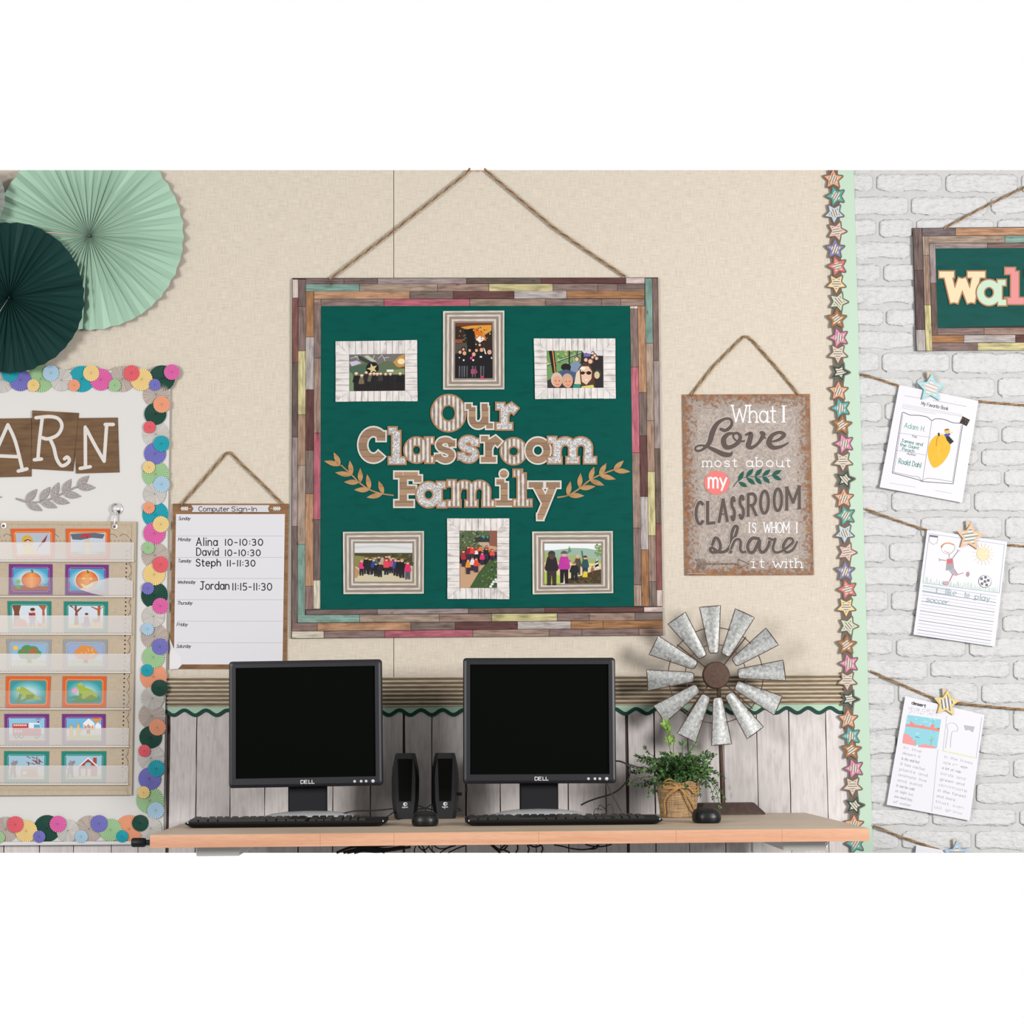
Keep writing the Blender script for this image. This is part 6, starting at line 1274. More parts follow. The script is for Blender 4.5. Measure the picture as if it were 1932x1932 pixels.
for a, b_ in ((-7, -4), (0, -8), (6, -3), (-5, 5), (4, 6), (0, 0)): k.poly([(c_[0]+a-2.4, c_[1]+b_-2.4), (c_[0]+a+2.4, c_[1]+b_-2.4), (c_[0]+a+2.4, c_[1]+b_+2.4), (c_[0]+a-2.4, c_[1]+b_+2.4)], (110, 108, 116), a == -7)
a0 = inv(z7(745, 765)); 
for j in range(16):
    y = a0[1]+j*6.05; col = ((150, 170, 206), (226, 200, 206), (96, 106, 120))[j % 3]; k.line([(a0[0]+2, y), (a0[0]+142, y)], .5 if j % 3 != 2 else .7, col)
k.up()
def lab7(s, x0, y0, x1, hh, w, col, **kw): a = inv(z7(x0, y0)); b_ = inv(z7(x1, y0+(x1-x0)*.15)); write(k, s, a[0], b_[0], a[1]-hh, a[1], w, col, **kw)
LGn = (140, 186, 190)
lab7('I', 885, 852, 910, 8.5, .8, LGn, serif=.4); lab7('like', 1012, 868, 1140, 9.5, .8, LGn); lab7('to', 1235, 905, 1290, 10, .8, LGn); lab7('play', 1358, 928, 1530, 10, .8, LGn); lab7('soccer.', 790, 955, 1062, 9, .8, LGn, sp=.12)
k.build('worksheet_print', t)
clip_star(1830, 1012.5, 27, 6, (246, 196, 156), 8, 'coral rimmed star clip on the running boy drawing', dark=(150, 156, 146))
t, k, inv = paper([(1708, 1313.4), (1857.5, 1348.6), (1829.4, 1548.3), (1672.8, 1518.4)], 'worksheet with desert drawing and faint pencil writing in two columns')
pz = lambda *a: [inv(z8(*p)) for p in a]
def lab8(s, x0, y0, x1, hh, w, col, sl=.2, **kw): a = inv(z8(x0, y0)); b_ = inv(z8(x1, y0+(x1-x0)*sl)); write(k, s, a[0], b_[0], a[1]-hh, a[1], w, col, **kw)
lab8('desert', 568, 275, 718, 5.5, 1.3, (24, 22, 28), sp=.15)
for i in range(90): x, y = 530+random.random()*300, 300+random.random()*70; y += (x-530)*.12; k.line(pz((x, y), (x+random.uniform(4, 16), y+random.uniform(-6, 6))), .5, random.choice([(150, 146, 160), (190, 186, 198)]))
k.poly(pz((525, 390), (885, 440), (840, 745), (470, 690)), (150, 214, 228), True)
for i in range(34): x, y = 500+random.random()*340, 420+random.random()*270; k.line(pz((x, y), (x+30, y+random.uniform(-8, 14))), 1.1, random.choice([(110, 196, 216), (186, 230, 238), (214, 240, 244)]))
k.up(); k.poly(pz((505, 490), (545, 495), (565, 455), (600, 495), (660, 505), (690, 495), (710, 515), (770, 525), (780, 488), (805, 488), (810, 530), (870, 540), (865, 570), (780, 552), (640, 530), (505, 512)), (244, 140, 130), True)
k.poly(pz((485, 590), (530, 600), (580, 650), (620, 725), (470, 692)), (246, 160, 160), True); k.poly(pz((640, 720), (710, 705), (800, 725), (835, 752), (640, 735)), (246, 160, 160))
k.line(pz((610, 715), (605, 660)), 1.0, (160, 190, 120)); k.line(pz((775, 720), (785, 620)), 1.0, (160, 190, 120)); k.line(pz((755, 660), (785, 665), (810, 640)), .8, (160, 190, 120)); k.line(pz((610, 625), (650, 635)), .9, (60, 80, 90))
k.line(pz((850, 760), (785, 1430)), .5, (206, 206, 214)); k.line(pz((945, 400), (905, 770)), .5, (214, 214, 220)); k.line(pz((1320, 420), (1260, 860)), .5, (200, 200, 226)); k.line(pz((905, 775), (1245, 850)), 1.6, (232, 238, 170))
k.line(pz((930, 750), (955, 570), (950, 500), (1000, 475), (1050, 500), (1060, 560), (1000, 580), (985, 740)), .6, (186, 188, 196), smooth=True); k.poly(pz((1130, 500), (1245, 518), (1225, 578), (1190, 552), (1145, 555)), (190, 192, 198))
words = ['In the', 'desert it', 'is dry and hot', 'It has cactus', 'plants and', 'animals live', 'and sand', 'it can be cold', 'at night too', 'you need lots', 'of water']
for j, s in enumerate(words): lab8(s, 482-j*11, 752+j*58, 482-j*11+random.choice([190, 260, 300]), 5, .5, random.choice([(196, 196, 206), (180, 180, 192), (210, 210, 218)]), sp=.25)
for j, s in enumerate(['in the trees', 'are', 'a lot of rain', 'birds and', 'green and', 'animals', 'in the forest', 'and more', 'that can', 'all grow']): lab8(s, 920-j*12, 850+j*60, 920-j*12+random.choice([200, 260, 300]), 5, .5, random.choice([(196, 196, 206), (180, 180, 192), (206, 206, 214)]), sp=.25)
k.build('worksheet_print', t)
clip_star(1785.5, 1327, 25.5, 6, (244, 214, 130), -82, 'yellow rimmed star clip on the desert drawing', dark=(128, 130, 128))
t, k, inv = paper([(1729, 1594), (1850, 1618), (1845, 1650), (1722, 1650)], 'corner of a white sheet at the bottom edge, below the desert drawing')
clip_star(1805.5, 1612, 25.5, 0, (176, 208, 238), 0, 'light blue star clip at the bottom edge of the brick wall', dark=(176, 160, 146))

# ================================================================ DESK
def wood_desk(name, rgb, dk, axis='x'):
    m_, nt, b = mat(name); c = CC(rgb); c2 = CC(dk)
    mp = mapping(nt, (2.2, 26, 60)); nz = N(nt, 'ShaderNodeTexNoise'); nz.inputs['Scale'].default_value = 1; nz.inputs['Detail'].default_value = 5; nz.inputs['Distortion'].default_value = .6
    L(nt, mp.outputs[0], nz.inputs['Vector']); r = ramp(nt, [(.35, c2), (.62, c)]); L(nt, nz.outputs['Fac'], r.inputs['Fac'])
    mp2 = mapping(nt, (30, 300, 700)); n2 = N(nt, 'ShaderNodeTexNoise'); n2.inputs['Scale'].default_value = 1; n2.inputs['Detail'].default_value = 3; L(nt, mp2.outputs[0], n2.inputs['Vector']); r2 = ramp(nt, [(.3, (.88,)*3), (.6, (1.04,)*3)]); L(nt, n2.outputs['Fac'], r2.inputs['Fac'])
    L(nt, mixc(nt, 1.0, r.outputs['Color'], r2.outputs['Color'], 'MULTIPLY'), b.inputs['Base Color']); b.inputs['Roughness'].default_value = .45; b.inputs['Specular IOR Level'].default_value = .25
    return m_
zcl = P(490, BOT, .08).z
DX0, DX1, DY0, DY1, TH = -.6795, .9385, -.79, -.006, .0285
desk = thing('desk', (0.13, -.4, BOT and P(966, BOT, 0).z), 'light wood desk with white metal frame holding both computers', 'desk')
TOPM = wood_desk('beech_top', (250, 228, 202), (234, 208, 180)); EDGM = wood_desk('beech_edge', (234, 178, 142), (216, 156, 120))  # top paler than edge: grazing reflection is put into its colour
# three glued boards make the top
m = MB(); m.box((DX0, DY0+.003, ZD-TH), (DX1, DY1, ZD)); m.build('desk_top', TOPM, desk)
xe = [DX0, -.30, -.135, .19, .50, .74, DX1]
for a, b_ in zip(xe, xe[1:]):
    m = MB(); m.box((a+.0002, DY0, ZD-TH+.0003), (b_-.0002, DY0+.0035, ZD-.0003)); m.build('edge_board', EDGM, desk)
WMET = simple('white_painted_metal', (244, 241, 236), .5, .2)
for xa, xb in ((P(370.6, 1605, .72).x, P(451.5, 1605, .72).x), (P(1477.3, 1596, .72).x, P(1558.4, 1596, .72).x)):
    m = MB(); m.box((xa, -.72, ZD-TH-.0235), (xb, -.04, ZD-TH-.0002), bev=.0015); m.build('support_beam', WMET, desk)
zc = P(1428, BOT, .08).z
for px in (1428.5,):
    a, b_ = P(1421, 1600, .08).x, P(1436, 1600, .08).x; m = MB(); m.box((a, -.08, zc), (b_, -.04, ZD-TH-.0002)); m.build('leg', WMET, desk)
a, b_ = P(486, 1605, .08).x, P(501, 1605, .08).x; m = MB(); m.box((a, -.08, zcl), (b_, -.04, ZD-TH-.0002)); m.build('leg', WMET, desk)
m = MB(); a = P(1557, 1594, .70); m.tube([a+Vector((0, 0, .012)), a+Vector((.004, -.004, .004)), a+Vector((0, -.004, -.010))], .0016, 8); m.build('hook_screw', CHROME, desk, smooth=True)
KNOB = simple('black_plastic', (26, 24, 24), .5, .12)
m = MB(); c = P(262, 1589.5, .74); xs = [P(x, 1590, .74).x-c.x for x in (248.5, 251, 272, 275.5)]
m.lathe([(.004, xs[0]-.001), (.0085, xs[0]), (.0105, xs[1]), (.0105, xs[2]), (.0085, xs[3]-.0005), (.0060, xs[3]), (.0060, DX0-c.x+.001)], c, 18, axis='x'); o = m.build('end_knob', KNOB, desk, smooth=True); o['label'] = 'small black knob on the left end'

# ================================================================ MONITORS
BEZ = simple('charcoal_monitor_plastic', (36, 36, 42), .4, .16); SCRN = simple('dark_screen', (15, 17, 15), .5, .0); STAND = simple('black_stand_plastic', (24, 25, 30), .5, .1)
SILV = simple('silver_plastic', (214, 214, 216), .4, .3, bump=0); WHP = simple('white_print', (238, 238, 238), .5, .1)
def loc_write(mb, s, x0, x1, z0, z1, y, w, col, **kw):
    for q in text_strokes(s, lambda u, v: (u, v), x0*1000, x1*1000, -z1*1000, -z0*1000, **kw):
        for r in ribbon(q, w*1000, False, w*300): loc_write.n = (getattr(loc_write, 'n', 0)+1) % 31; mb.face([(p[0]/1000, y-loc_write.n*4e-6, -p[1]/1000) for p in r], col)
def monitor(loc, w, h, zb, label, roll):
    t = thing('monitor', loc, label, 'monitor', 'black computer monitors on the desk', rot=(0, roll, 0))
    fy = -.062; hw = w/2; bt, bb, bs = .0165, .023, .0175
    rings = []
    def rr(e, r, y, z0=zb, z1=zb+h):
        q = []
        for cx, cz, a0 in ((hw-e-r, z1-e-r, 0), (-hw+e+r, z1-e-r, 90), (-hw+e+r, z0+e+r, 180), (hw-e-r, z0+e+r, 270)):
            for k in range(5): a = math.radians(a0+k*22.5); q.append((cx+r*math.cos(a), y, cz+r*math.sin(a)))
        return q
    m = MB(); r0 = [rr(.004, .006, fy+.036), rr(0, .008, fy+.030), rr(0, .008, fy+.008), rr(.003, .007, fy+.0015), rr(.008, .006, fy)]
    inner = [(hw-bs, fy+.0002, zb+h-bt), (-hw+bs, fy+.0002, zb+h-bt), (-hw+bs, fy+.0002, zb+bb), (hw-bs, fy+.0002, zb+bb)]
    m.grid(r0, (60, 60, 66), True); last = r0[-1]
    for c in range(4):
        seg = last[c*5:(c+1)*5]; nx = last[((c+1) % 4)*5]
        for a, b_ in zip(seg, seg[1:]): m.face([a, b_, inner[c]])
        m.face([seg[-1], nx, inner[(c+1) % 4], inner[c]])
    deep = [(p[0]*(1-.004), fy+.005, p[2]+(.001 if p[2] < zb+h/2 else -.001)) for p in inner]
    for c in range(4): m.face([inner[c], inner[(c+1) % 4], deep[(c+1) % 4], deep[c]])
    m.build('bezel', BEZ, t, local=True)
    m = MB(); m.face([(p[0], fy+.0049, p[2]) for p in deep]); m.build('screen', SCRN, t, local=True)
    m = MB(); m.box((-hw+.012, fy+.03, zb+.012), (hw-.012, fy+.052, zb+h-.012), bev=.006); m.box((-hw*.6, fy+.05, zb+.04), (hw*.6, fy+.072, zb+h-.06), bev=.008); m.build('back_housing', STAND, t, local=True)
    m = MB(); m.box((-.049, -.012, .018), (.049, .012, zb+h*.6), bev=.004); m.build('neck', STAND, t, local=True)
    m = MB(); m.lathe([(1.0, 0), (1.0, .004), (.93, .012), (.7, .021), (.4, .026), (.01, .028)], (0, 0, 0), 40, sx=.132, sy=.098); m.build('base', SILV, t, local=True, smooth=True)
    m = MB(); loc_write(m, 'D', -.0165+.004, -.008+.004, zb+.0085, zb+.0165, fy-.0003, .0017, (238, 238, 238)); loc_write(m, 'E', -.005+.002, .002+.002, zb+.0085, zb+.0165, fy-.0003, .0016, (238, 238, 238)); loc_write(m, 'LL', .0055+.002, .019+.002, zb+.0085, zb+.0165, fy-.0003, .0018, (238, 238, 238), sp=.2)
    m.build('maker_name', INK, t, local=True)
    for x, r in ((.1235, .0036), (.140, .0036), (.1525, .0036), (.170, .0044)):
        m = MB(); m.lathe([(r, .001), (r, -.0012), (r*.7, -.0022), (.0004, -.0024)], (x*w/.39, fy, zb+.0115), 14, axis='y'); m.build('button', SILV, t, local=True, smooth=True)
    return t
def mplace(xl, xr, yt, yb, label, roll, d=.302):
    a, b_ = P(xl, (yt+yb)/2, d), P(xr, (yt+yb)/2, d); zt, zb_ = P((xl+xr)/2, yt, d).z, P((xl+xr)/2, yb, d).z
    return monitor(((a.x+b_.x)/2, -d+.062, ZD), b_.x-a.x, zt-zb_, zb_-ZD, label, roll)
mplace(433.2, 723, 1245.8, 1484.7, 'left black computer monitor with dark screen, in front of the sign-in chart', math.radians(-.55))
mplace(873, 1161.2, 1241, 1478.5, 'right black computer monitor with dark screen, beside the potted plant', math.radians(.25))

# ================================================================ KEYBOARDS
KB = simple('black_keyboard_plastic', (28, 26, 25), .45, .1); KEY = simple('black_keys', (42, 40, 37), .4, .15)
def keyboard(loc, hw, label):
    t = thing('keyboard', loc, label, 'keyboard', 'black keyboards on the desk')
    def ring(w, y0, y1, z0, z1):
        c = .012; return [(-w+c, y0, z0), (w-c, y0, z0), (w, y0+c, z0), (w, y1, z1), (-w, y1, z1), (-w, y0+c, z0)]
    m = MB(); rows = [ring(hw-.016, .010, .150, 0, 0), ring(hw-.003, .001, .156, .008, .012), ring(hw, 0, .158, .010, .013), ring(hw-.003, .003, .156, .0135, .0165)]
    m.grid(rows, (34, 32, 30), True); m.face(rows[0][::-1]); m.face(rows[-1]); m.build('case', KB, t, local=True)
    me = None; u = .0186
    widths = [[1.25, 1.25, 1.25, 6.25, 1.25, 1.25, 1.25, 1.25], [2.25]+[1]*10+[2.75], [1.75]+[1]*11+[2.25], [1.5]+[1]*12+[1.5], [1]*13+[2], [1, -.8, 1, 1, 1, 1, -.4, 1, 1, 1, 1, -.4, 1, 1, 1, 1]]
    def key(x, y, z, wx):
        m = MB(); h = .0058; a = u*wx/2-.0009; b_ = u/2-.0011; bot_ = [(-a, -b_, 0), (a, -b_, 0), (a, b_, 0), (-a, b_, 0)]; top = [(-a+.002, -b_+.0016, h), (a-.002, -b_+.0016, h), (a-.002, b_-.0022, h+.0006), (-a+.002, b_-.0022, h+.0006)]
        nonlocal_cache = keyboard.cache.setdefault(round(wx, 2), None)
        if nonlocal_cache is None:
            m.grid([bot_, top], (40, 38, 36), True); m.face(top); o = m.build('key', KEY, t, local=True); keyboard.cache[round(wx, 2)] = o.data
        else:
            o = bpy.data.objects.new('key', nonlocal_cache); COL.objects.link(o); o.parent = t
        o.location = (x, y, z); return o
    sc = (hw-.006)/(u*23.4/2)
    for r, ws in enumerate(widths):
        y = .026+r*.0195+(.005 if r == 5 else 0); z = .0135+(y-.003)/.153*.003-.0008
        x = -hw+.008
        for wx in ws:
            if wx > 0: key(x+u*wx/2, y, z, wx)
            x += u*abs(wx)
        x = -hw+.008+u*15+.007
        for j in range(3):
            if r == 0 or (r == 1 and j == 1) or r >= 3: key(x+u*(j+.5), y, z, 1)
        x += u*3+.007
        for j in range(4):
            if x+u*(j+1) < hw-.004 and not (r == 5 and j > 2): key(x+u*(j+.5), y, z, 1)
    for s in (-1, 1):
        m = MB(); m.box((s*(hw-.009)-.0013, -.0004, .0115), (s*(hw-.009)+.0013, .004, .0150)); m.build('corner_pad', SILV, t, local=True)
    return t
keyboard.cache = {}
def kplace(xl, xr, yb, label):
    a = onZ((xl+xr)/2, yb); d = -a.y; return keyboard((a.x, a.y, ZD), (P(xr, yb-9, d).x-P(xl, yb-9, d).x)/2, label)
kplace(347.3, 730, 1561.3, 'left black keyboard in front of the left monitor')
kplace(878, 1252.5, 1557.5, 'right black keyboard in front of the right monitor')
# mice
MS = simple('black_mouse_plastic', (28, 28, 28), .38, .15)
def mouse(px, pyb, wpx, hpx, label):
    a = onZ(px, pyb); sc = F/(a.y-CAM.y); hw = wpx/sc/2; hh = hpx/sc*.92
    t = thing('computer_mouse', (a.x, a.y, ZD), label, 'mouse', 'black mice on the desk')
    m = MB(); rows = []
    for k in range(9):
        f = k/8; ang = f*math.pi/2; z = hh*math.sin(ang)**.8 if k else 0; s = [.84, .96, 1.0, .99, .94, .84, .68, .42, .02][k]
        zz = [0, .10, .30, .5, .68, .82, .92, .98, 1.0][k]*hh
        row = []
        for j in range(24):
            th = 2*math.pi*j/24; cx, cy = math.cos(th), math.sin(th); ex_ = .72
            x = hw*s*abs(cx)**ex_*(1 if cx > 0 else -1); y = .052*s*abs(cy)**ex_*(1 if cy > 0 else -1)
            row.append((x, .052+y, zz-(.10*hh*(y/.052)**2 if k > 4 else 0)))
        rows.append(row)
    m.grid(rows, (36, 35, 35), True); m.face(rows[0][::-1]); m.face(rows[-1]); m.build('shell', MS, t, local=True, smooth=True)
    m = MB(); m.lathe([(.0065, -.002), (.0065, .002)], (0, .088, hh*.72), 14, axis='x'); m.build('scroll_wheel', KNOB, t, local=True, smooth=True)
mouse(801.5, 1560, 51, 30, 'black computer mouse between the two keyboards, in front of speakers')
mouse(1338.5, 1554, 53, 31, 'black computer mouse at the right, in front of the potted plant')

# ================================================================ SPEAKERS
SP = simple('black_speaker_plastic', (24, 25, 27), .34, .2); GR = simple('speaker_cloth', (19, 19, 18), .9, .03)
def speaker(px, pyb, label, power):
    a = onZ(px, pyb); t = thing('speaker', (a.x, a.y, ZD), label, 'speaker', 'pair of black desktop speakers'); H = .168
    prof = [(0, .026, .070), (.004, .0275, .072), (.02, .031, .076), (.05, .0345, .080), (.1, .0355, .080), (.125, .034, .078), (.142, .031, .074), (.160, .0275, .066), (.168, .025, .060)]
    rows = []
    for z, hw, dp in prof:
        y0 = .004+z*.10; y1 = .004+dp; c = .009
        rows.append([(-hw+c, y0, z), (hw-c, y0, z), (hw, y0+c*1.6, z), (hw, y1-c, z), (hw-c, y1, z), (-hw+c, y1, z), (-hw, y1-c, z), (-hw, y0+c*1.6, z)])
    m = MB(); m.grid(rows, (38, 40, 42), True); m.face(rows[0][::-1]); m.face(rows[-1]); m.build('cabinet', SP, t, local=True, smooth=True)
    fy = lambda z: .004+z*.10
    m = MB(); q = [(-.0150, .046), (.0150, .046), (.0185, .153), (-.0185, .153)]; fr = [(x, fy(z)-.0022, z) for x, z in q]; bk = [(x*1.05, fy(z)+.001, z+(.001 if z > .1 else -.001)) for x, z in q]
    m.face(fr); m.grid([bk, fr], (18, 18, 18), True); m.build('grille', GR, t, local=True)
    m = MB(); 
    for k in range(20):
        a0, a1 = math.radians(60+k*12), math.radians(60+(k+1)*12); cx, cz = -.0005, .038
        m.face([(cx+.0048*math.cos(a0), fy(cz)-.0008, cz+.0048*math.sin(a0)), (cx+.0048*math.cos(a1), fy(cz)-.0008, cz+.0048*math.sin(a1)), (cx+.002+.0020*math.cos(a1), fy(cz)-.0008, cz+.0020*math.sin(a1)), (cx+.002+.0020*math.cos(a0), fy(cz)-.0008, cz+.0020*math.sin(a0))], (236, 236, 236))
    for an in (-50, -10, 30, 60):
        an = math.radians(an); cx, cz = .001, .038; c, s = math.cos(an), math.sin(an); m.face([(cx+.0022*c-.0007*s, fy(cz)-.0008, cz+.0022*s+.0007*c), (cx+.0055*c-.0006*s, fy(cz)-.0008, cz+.0055*s+.0006*c), (cx+.0055*c+.0006*s, fy(cz)-.0008, cz+.0055*s-.0006*c), (cx+.0022*c+.0007*s, fy(cz)-.0008, cz+.0022*s-.0007*c)], (236, 236, 236))
    loc_write(m, 'logitech', -.0078, .0068, .0286, .0322, fy(.03)-.0008, .0007, (228, 228, 228), sp=.16)
    m.build('maker_logo', INK, t, local=True)
    if power:
        m = MB(); m.lathe([(.0042, 0), (.0042, .009), (.0030, .010)], (.034, .03, .062), 14, axis='x'); m.build('volume_knob', KNOB, t, local=True, smooth=True)
        m = MB(); m.lathe([(.0012, 0), (.0008, -.0012)], (-.0008, fy(.0262)-.0004, .0262), 10, (236, 236, 236), axis='y'); m.build('power_light', INK, t, local=True)
speaker(764.3, 1545.5, 'left black desktop speaker, beside the left monitor', False)
speaker(840, 1545, 'right black desktop speaker with volume knob, beside the right monitor', True)

# ================================================================ CABLES
CAB = simple('black_cable', (22, 20, 20), .5, .15)
def cable(paths, label, d, r=.0024, name='cable'):
    xs = [p[0] for q in paths for p in q]; ys = [p[1] for q in paths for p in q]; t = thing(name, P(sum(xs)/len(xs), max(ys), d), label, 'cable')
    for q in paths:
        m = MB(); pts = crom(q, 5); m.tube([P(p[0], p[1], (p[2] if len(p) > 2 else d)) for p in pts], r, 7, (22, 20, 20)); m.build('cord', CAB, t, smooth=True)
cable([[(640, 1537), (655, 1533), (672, 1530), (700, 1529.5), (722, 1528), (745, 1525)]], 'black cable running from the left monitor base to the left speaker', .26, .0018)
cable([[(722, 1545, .19), (735, 1538, .19), (742, 1533, .17), (748, 1534, .12)], [(728, 1546, .19), (742, 1547, .2), (752, 1546, .19), (758, 1544, .16)]], 'short loops of black cable at the foot of the left speaker', .19, .0014)
cable([[(786, 1519), (795, 1522), (803, 1524.5), (812, 1519), (818, 1518)], [(786, 1527), (796, 1526), (803, 1524.5), (812, 1527), (820, 1528)], [(803, 1524), (803, 1531)]], 'thin black speaker cables tied in a bow between the speakers', .12, .0016)
cable([[(862, 1525), (868, 1526), (870, 1529), (864, 1530)]], 'tiny black cable loop right of the right speaker', .12, .0013)
cable([[(1158, 1436), (1170, 1436.5), (1182, 1442), (1189, 1452), (1186, 1468), (1172, 1486), (1154, 1498), (1130, 1505), (1110, 1512), (1096, 1519)]], 'black cable looping out from behind the right monitor beside the plant', .2, .0022)
cable([[(1186, 1442), (1196, 1445), (1206, 1448), (1216, 1447)]], 'short black cable end reaching toward the plant leaves', .2, .0016)
cable([[(1146, 1478), (1152, 1494), (1162, 1511), (1172, 1531)]], 'straight black cable dropping behind the right keyboard', .24, .0019)
cable([[(1127, 1531, .26), (1130, 1521, .26), (1134, 1519.5, .26), (1140, 1525, .26), (1146, 1530, .26)], [(1141, 1526, .26), (1148, 1518.5, .26), (1153, 1519, .26), (1158, 1530, .26)], [(1120, 1535, .26), (1124, 1526, .26), (1136, 1528, .26)]], 'two pointed wire loops standing behind the right keyboard', .26, .0009)
cable([[(879, 1478), (881, 1488), (880, 1505), (880, 1540)]], 'thin black cable hanging by the left side of right monitor', .06, .0013)
cable([[(635, 1609), (655, 1601), (672, 1597), (700, 1594)], [(648, 1609), (670, 1603), (690, 1600), (730, 1602), (760, 1597)], [(655, 1609), (680, 1605), (710, 1607), (740, 1604), (775, 1598)], [(660, 1606), (690, 1598), (720, 1596), (745, 1594)], [(668, 1609), (700, 1603), (726, 1608)]], 'thick tangle of black cables under the desk, left of the middle', .4, .0034, 'cable_bundle')
cable([[(782, 1609), (782, 1602), (785, 1596)], [(788, 1594), (795, 1602), (804, 1609)], [(796, 1594), (800, 1602), (802, 1609)], [(790, 1598), (800, 1604), (810, 1596)], [(808, 1594), (812, 1602), (820, 1609)], [(818, 1595), (828, 1601), (840, 1601), (852, 1596)], [(830, 1609), (845, 1600), (860, 1595)], [(846, 1609), (860, 1602), (878, 1595)]], 'loose black cables crossing under the desk below the speakers', .4, .0017, 'cable_bundle')
cable([[(926, 1594), (936, 1603), (944, 1609)], [(930, 1594), (940, 1602), (950, 1603), (958, 1595)], [(940, 1609), (946, 1600), (954, 1594)], [(950, 1603), (962, 1609)], [(976, 1594), (977, 1602), (973, 1609)], [(995, 1594), (998, 1602), (996, 1609)], [(998, 1594), (1010, 1598), (1022, 1594)], [(1022, 1595), (1024, 1602), (1021, 1609)]], 'black cables and plug hanging under the desk below the right monitor', .4, .0022, 'cable_bundle')
cable([[(1045, 1594), (1062, 1597), (1078, 1601), (1100, 1603), (1118, 1600), (1128, 1594)], [(1104, 1593), (1120, 1597), (1138, 1597), (1154, 1593)], [(1110, 1602), (1124, 1601), (1130, 1594)]], 'drooping black cable loop under the desk, left of the plant', .4, .0018, 'cable_bundle')

# ================================================================ WINDMILL
GALV = galv_mat('galvanised_blade', (178, 180, 178), 120, metal=.2, rough=.45, spec=.25, amp=.26, space='obj')
RUSTM = simple('rusty_iron', (98, 74, 62), .7, .15, metal=.2, bump=.4, bscale=300, var=.25, vscale=120)
hubp = P(1351, 1274, .115); sc = F/(hubp.y-CAM.y)
wm = thing('metal_windmill', (hubp.x, -.06, ZD), 'galvanised metal windmill ornament on a dark stand at desk back', 'windmill')
m = MB(); m.lathe([(.034, .012), (.036, .008), (.036, -.004), (.033, -.008), (.018, -.0105), (.001, -.0115)], hubp, 30, axis='y'); m.build('hub', RUSTM, wm, smooth=True)
bl = None
for k in range(12):
    an = math.radians(3.7+30*k)
    if bl is None:
        m = MB(); rows = []; r0, r1, w0, w1 = 42/sc, 130.5/sc, 8.6/sc, 19.6/sc
        for i in range(9):
            u = i/8; r_ = r0+(r1-r0)*u; w_ = w0+(w1-w0)*u; row = []
            for j in range(7):
                v = -1+2*j/6; c = .0045*(v*v); tw = .35*v*w_*.6
                rr_ = r_
                if i == 0 and abs(v) == 1: rr_ += .004
                row.append((rr_, c+tw*(.3+.7*u), v*w_))
            rows.append(row)
        m.grid(rows); back = [[(p[0], p[1]+.0009, p[2]) for p in r] for r in rows]; m.grid([r[::-1] for r in back])
        ob = m.build('blade', GALV, wm, local=True, smooth=True)
        e = MB(); edge = [rows[0][j] for j in range(7)]+[rows[i][6] for i in range(1, 9)]+[rows[8][j] for j in range(5, -1, -1)]+[rows[i][0] for i in range(7, 0, -1)]
        e.tube([(p[0], p[1], p[2]) for p in edge]+[edge[0]], .0013, 5); oe = e.build('rusty_rim', RUSTM, ob, local=True); bl = (ob, oe)
    else:
        ob = bl[0].copy(); COL.objects.link(ob); oe = bl[1].copy(); COL.objects.link(oe); oe.parent = ob
    ob.location = hubp-worg(wm); ob.rotation_euler = (0, -an, 0)
for rr_ in (90, 58):
    m = MB(); pts = [hubp+Vector((rr_/sc*math.cos(2*math.pi*i/64), .006, rr_/sc*math.sin(2*math.pi*i/64))) for i in range(65)]; m.tube(pts, .0013, 6); m.build('ring', RUSTM, wm, smooth=True)
for a in (50.5, 141, -42.5, -127.5):
    a = math.radians(a); m = MB(); m.tube([hubp+Vector((.02*math.cos(a), .008, .02*math.sin(a))), hubp+Vector((93/sc*math.cos(a), .008, 93/sc*math.sin(a)))], .0018, 6); m.build('spoke', RUSTM, wm)
bp_ = P(1363.5, 1515, .06)
m = MB(); m.tube([hubp+Vector((.012, .045, 0)), Vector((bp_.x, -.06, ZD+.028))], .0055, 10); m.tube([hubp, hubp+Vector((.012, .05, 0))], .007, 10); m.build('pole', RUSTM, wm, smooth=True)
xl, xr = P(1309, 1537, .09).x, P(1445, 1537, .09).x; tl_, tr_ = P(1318, 1514, .075).x, P(1424, 1514, .075).x
BASEM = simple('dark_bronze_base', (84, 66, 58), .5, .12, bump=.5, bscale=120, var=.2, vscale=60)
m = MB()
def brg(a, b_, y0, y1, z): c = .014; return [(a+c, y0, z), (b_-c, y0, z), (b_, y0+c, z), (b_, y1, z), (a, y1, z), (a, y0+c, z)]
rows_ = [brg(xl, xr, -.095, -.012, ZD), brg(xl, xr, -.095, -.012, ZD+.004), brg(xl+.004, xr-.006, -.092, -.016, ZD+.010), brg(tl_, tr_, -.080, -.026, ZD+.030)]
m.grid(rows_, close=True); m.face(rows_[0][::-1]); m.face(rows_[-1]); m.build('base', BASEM, wm)

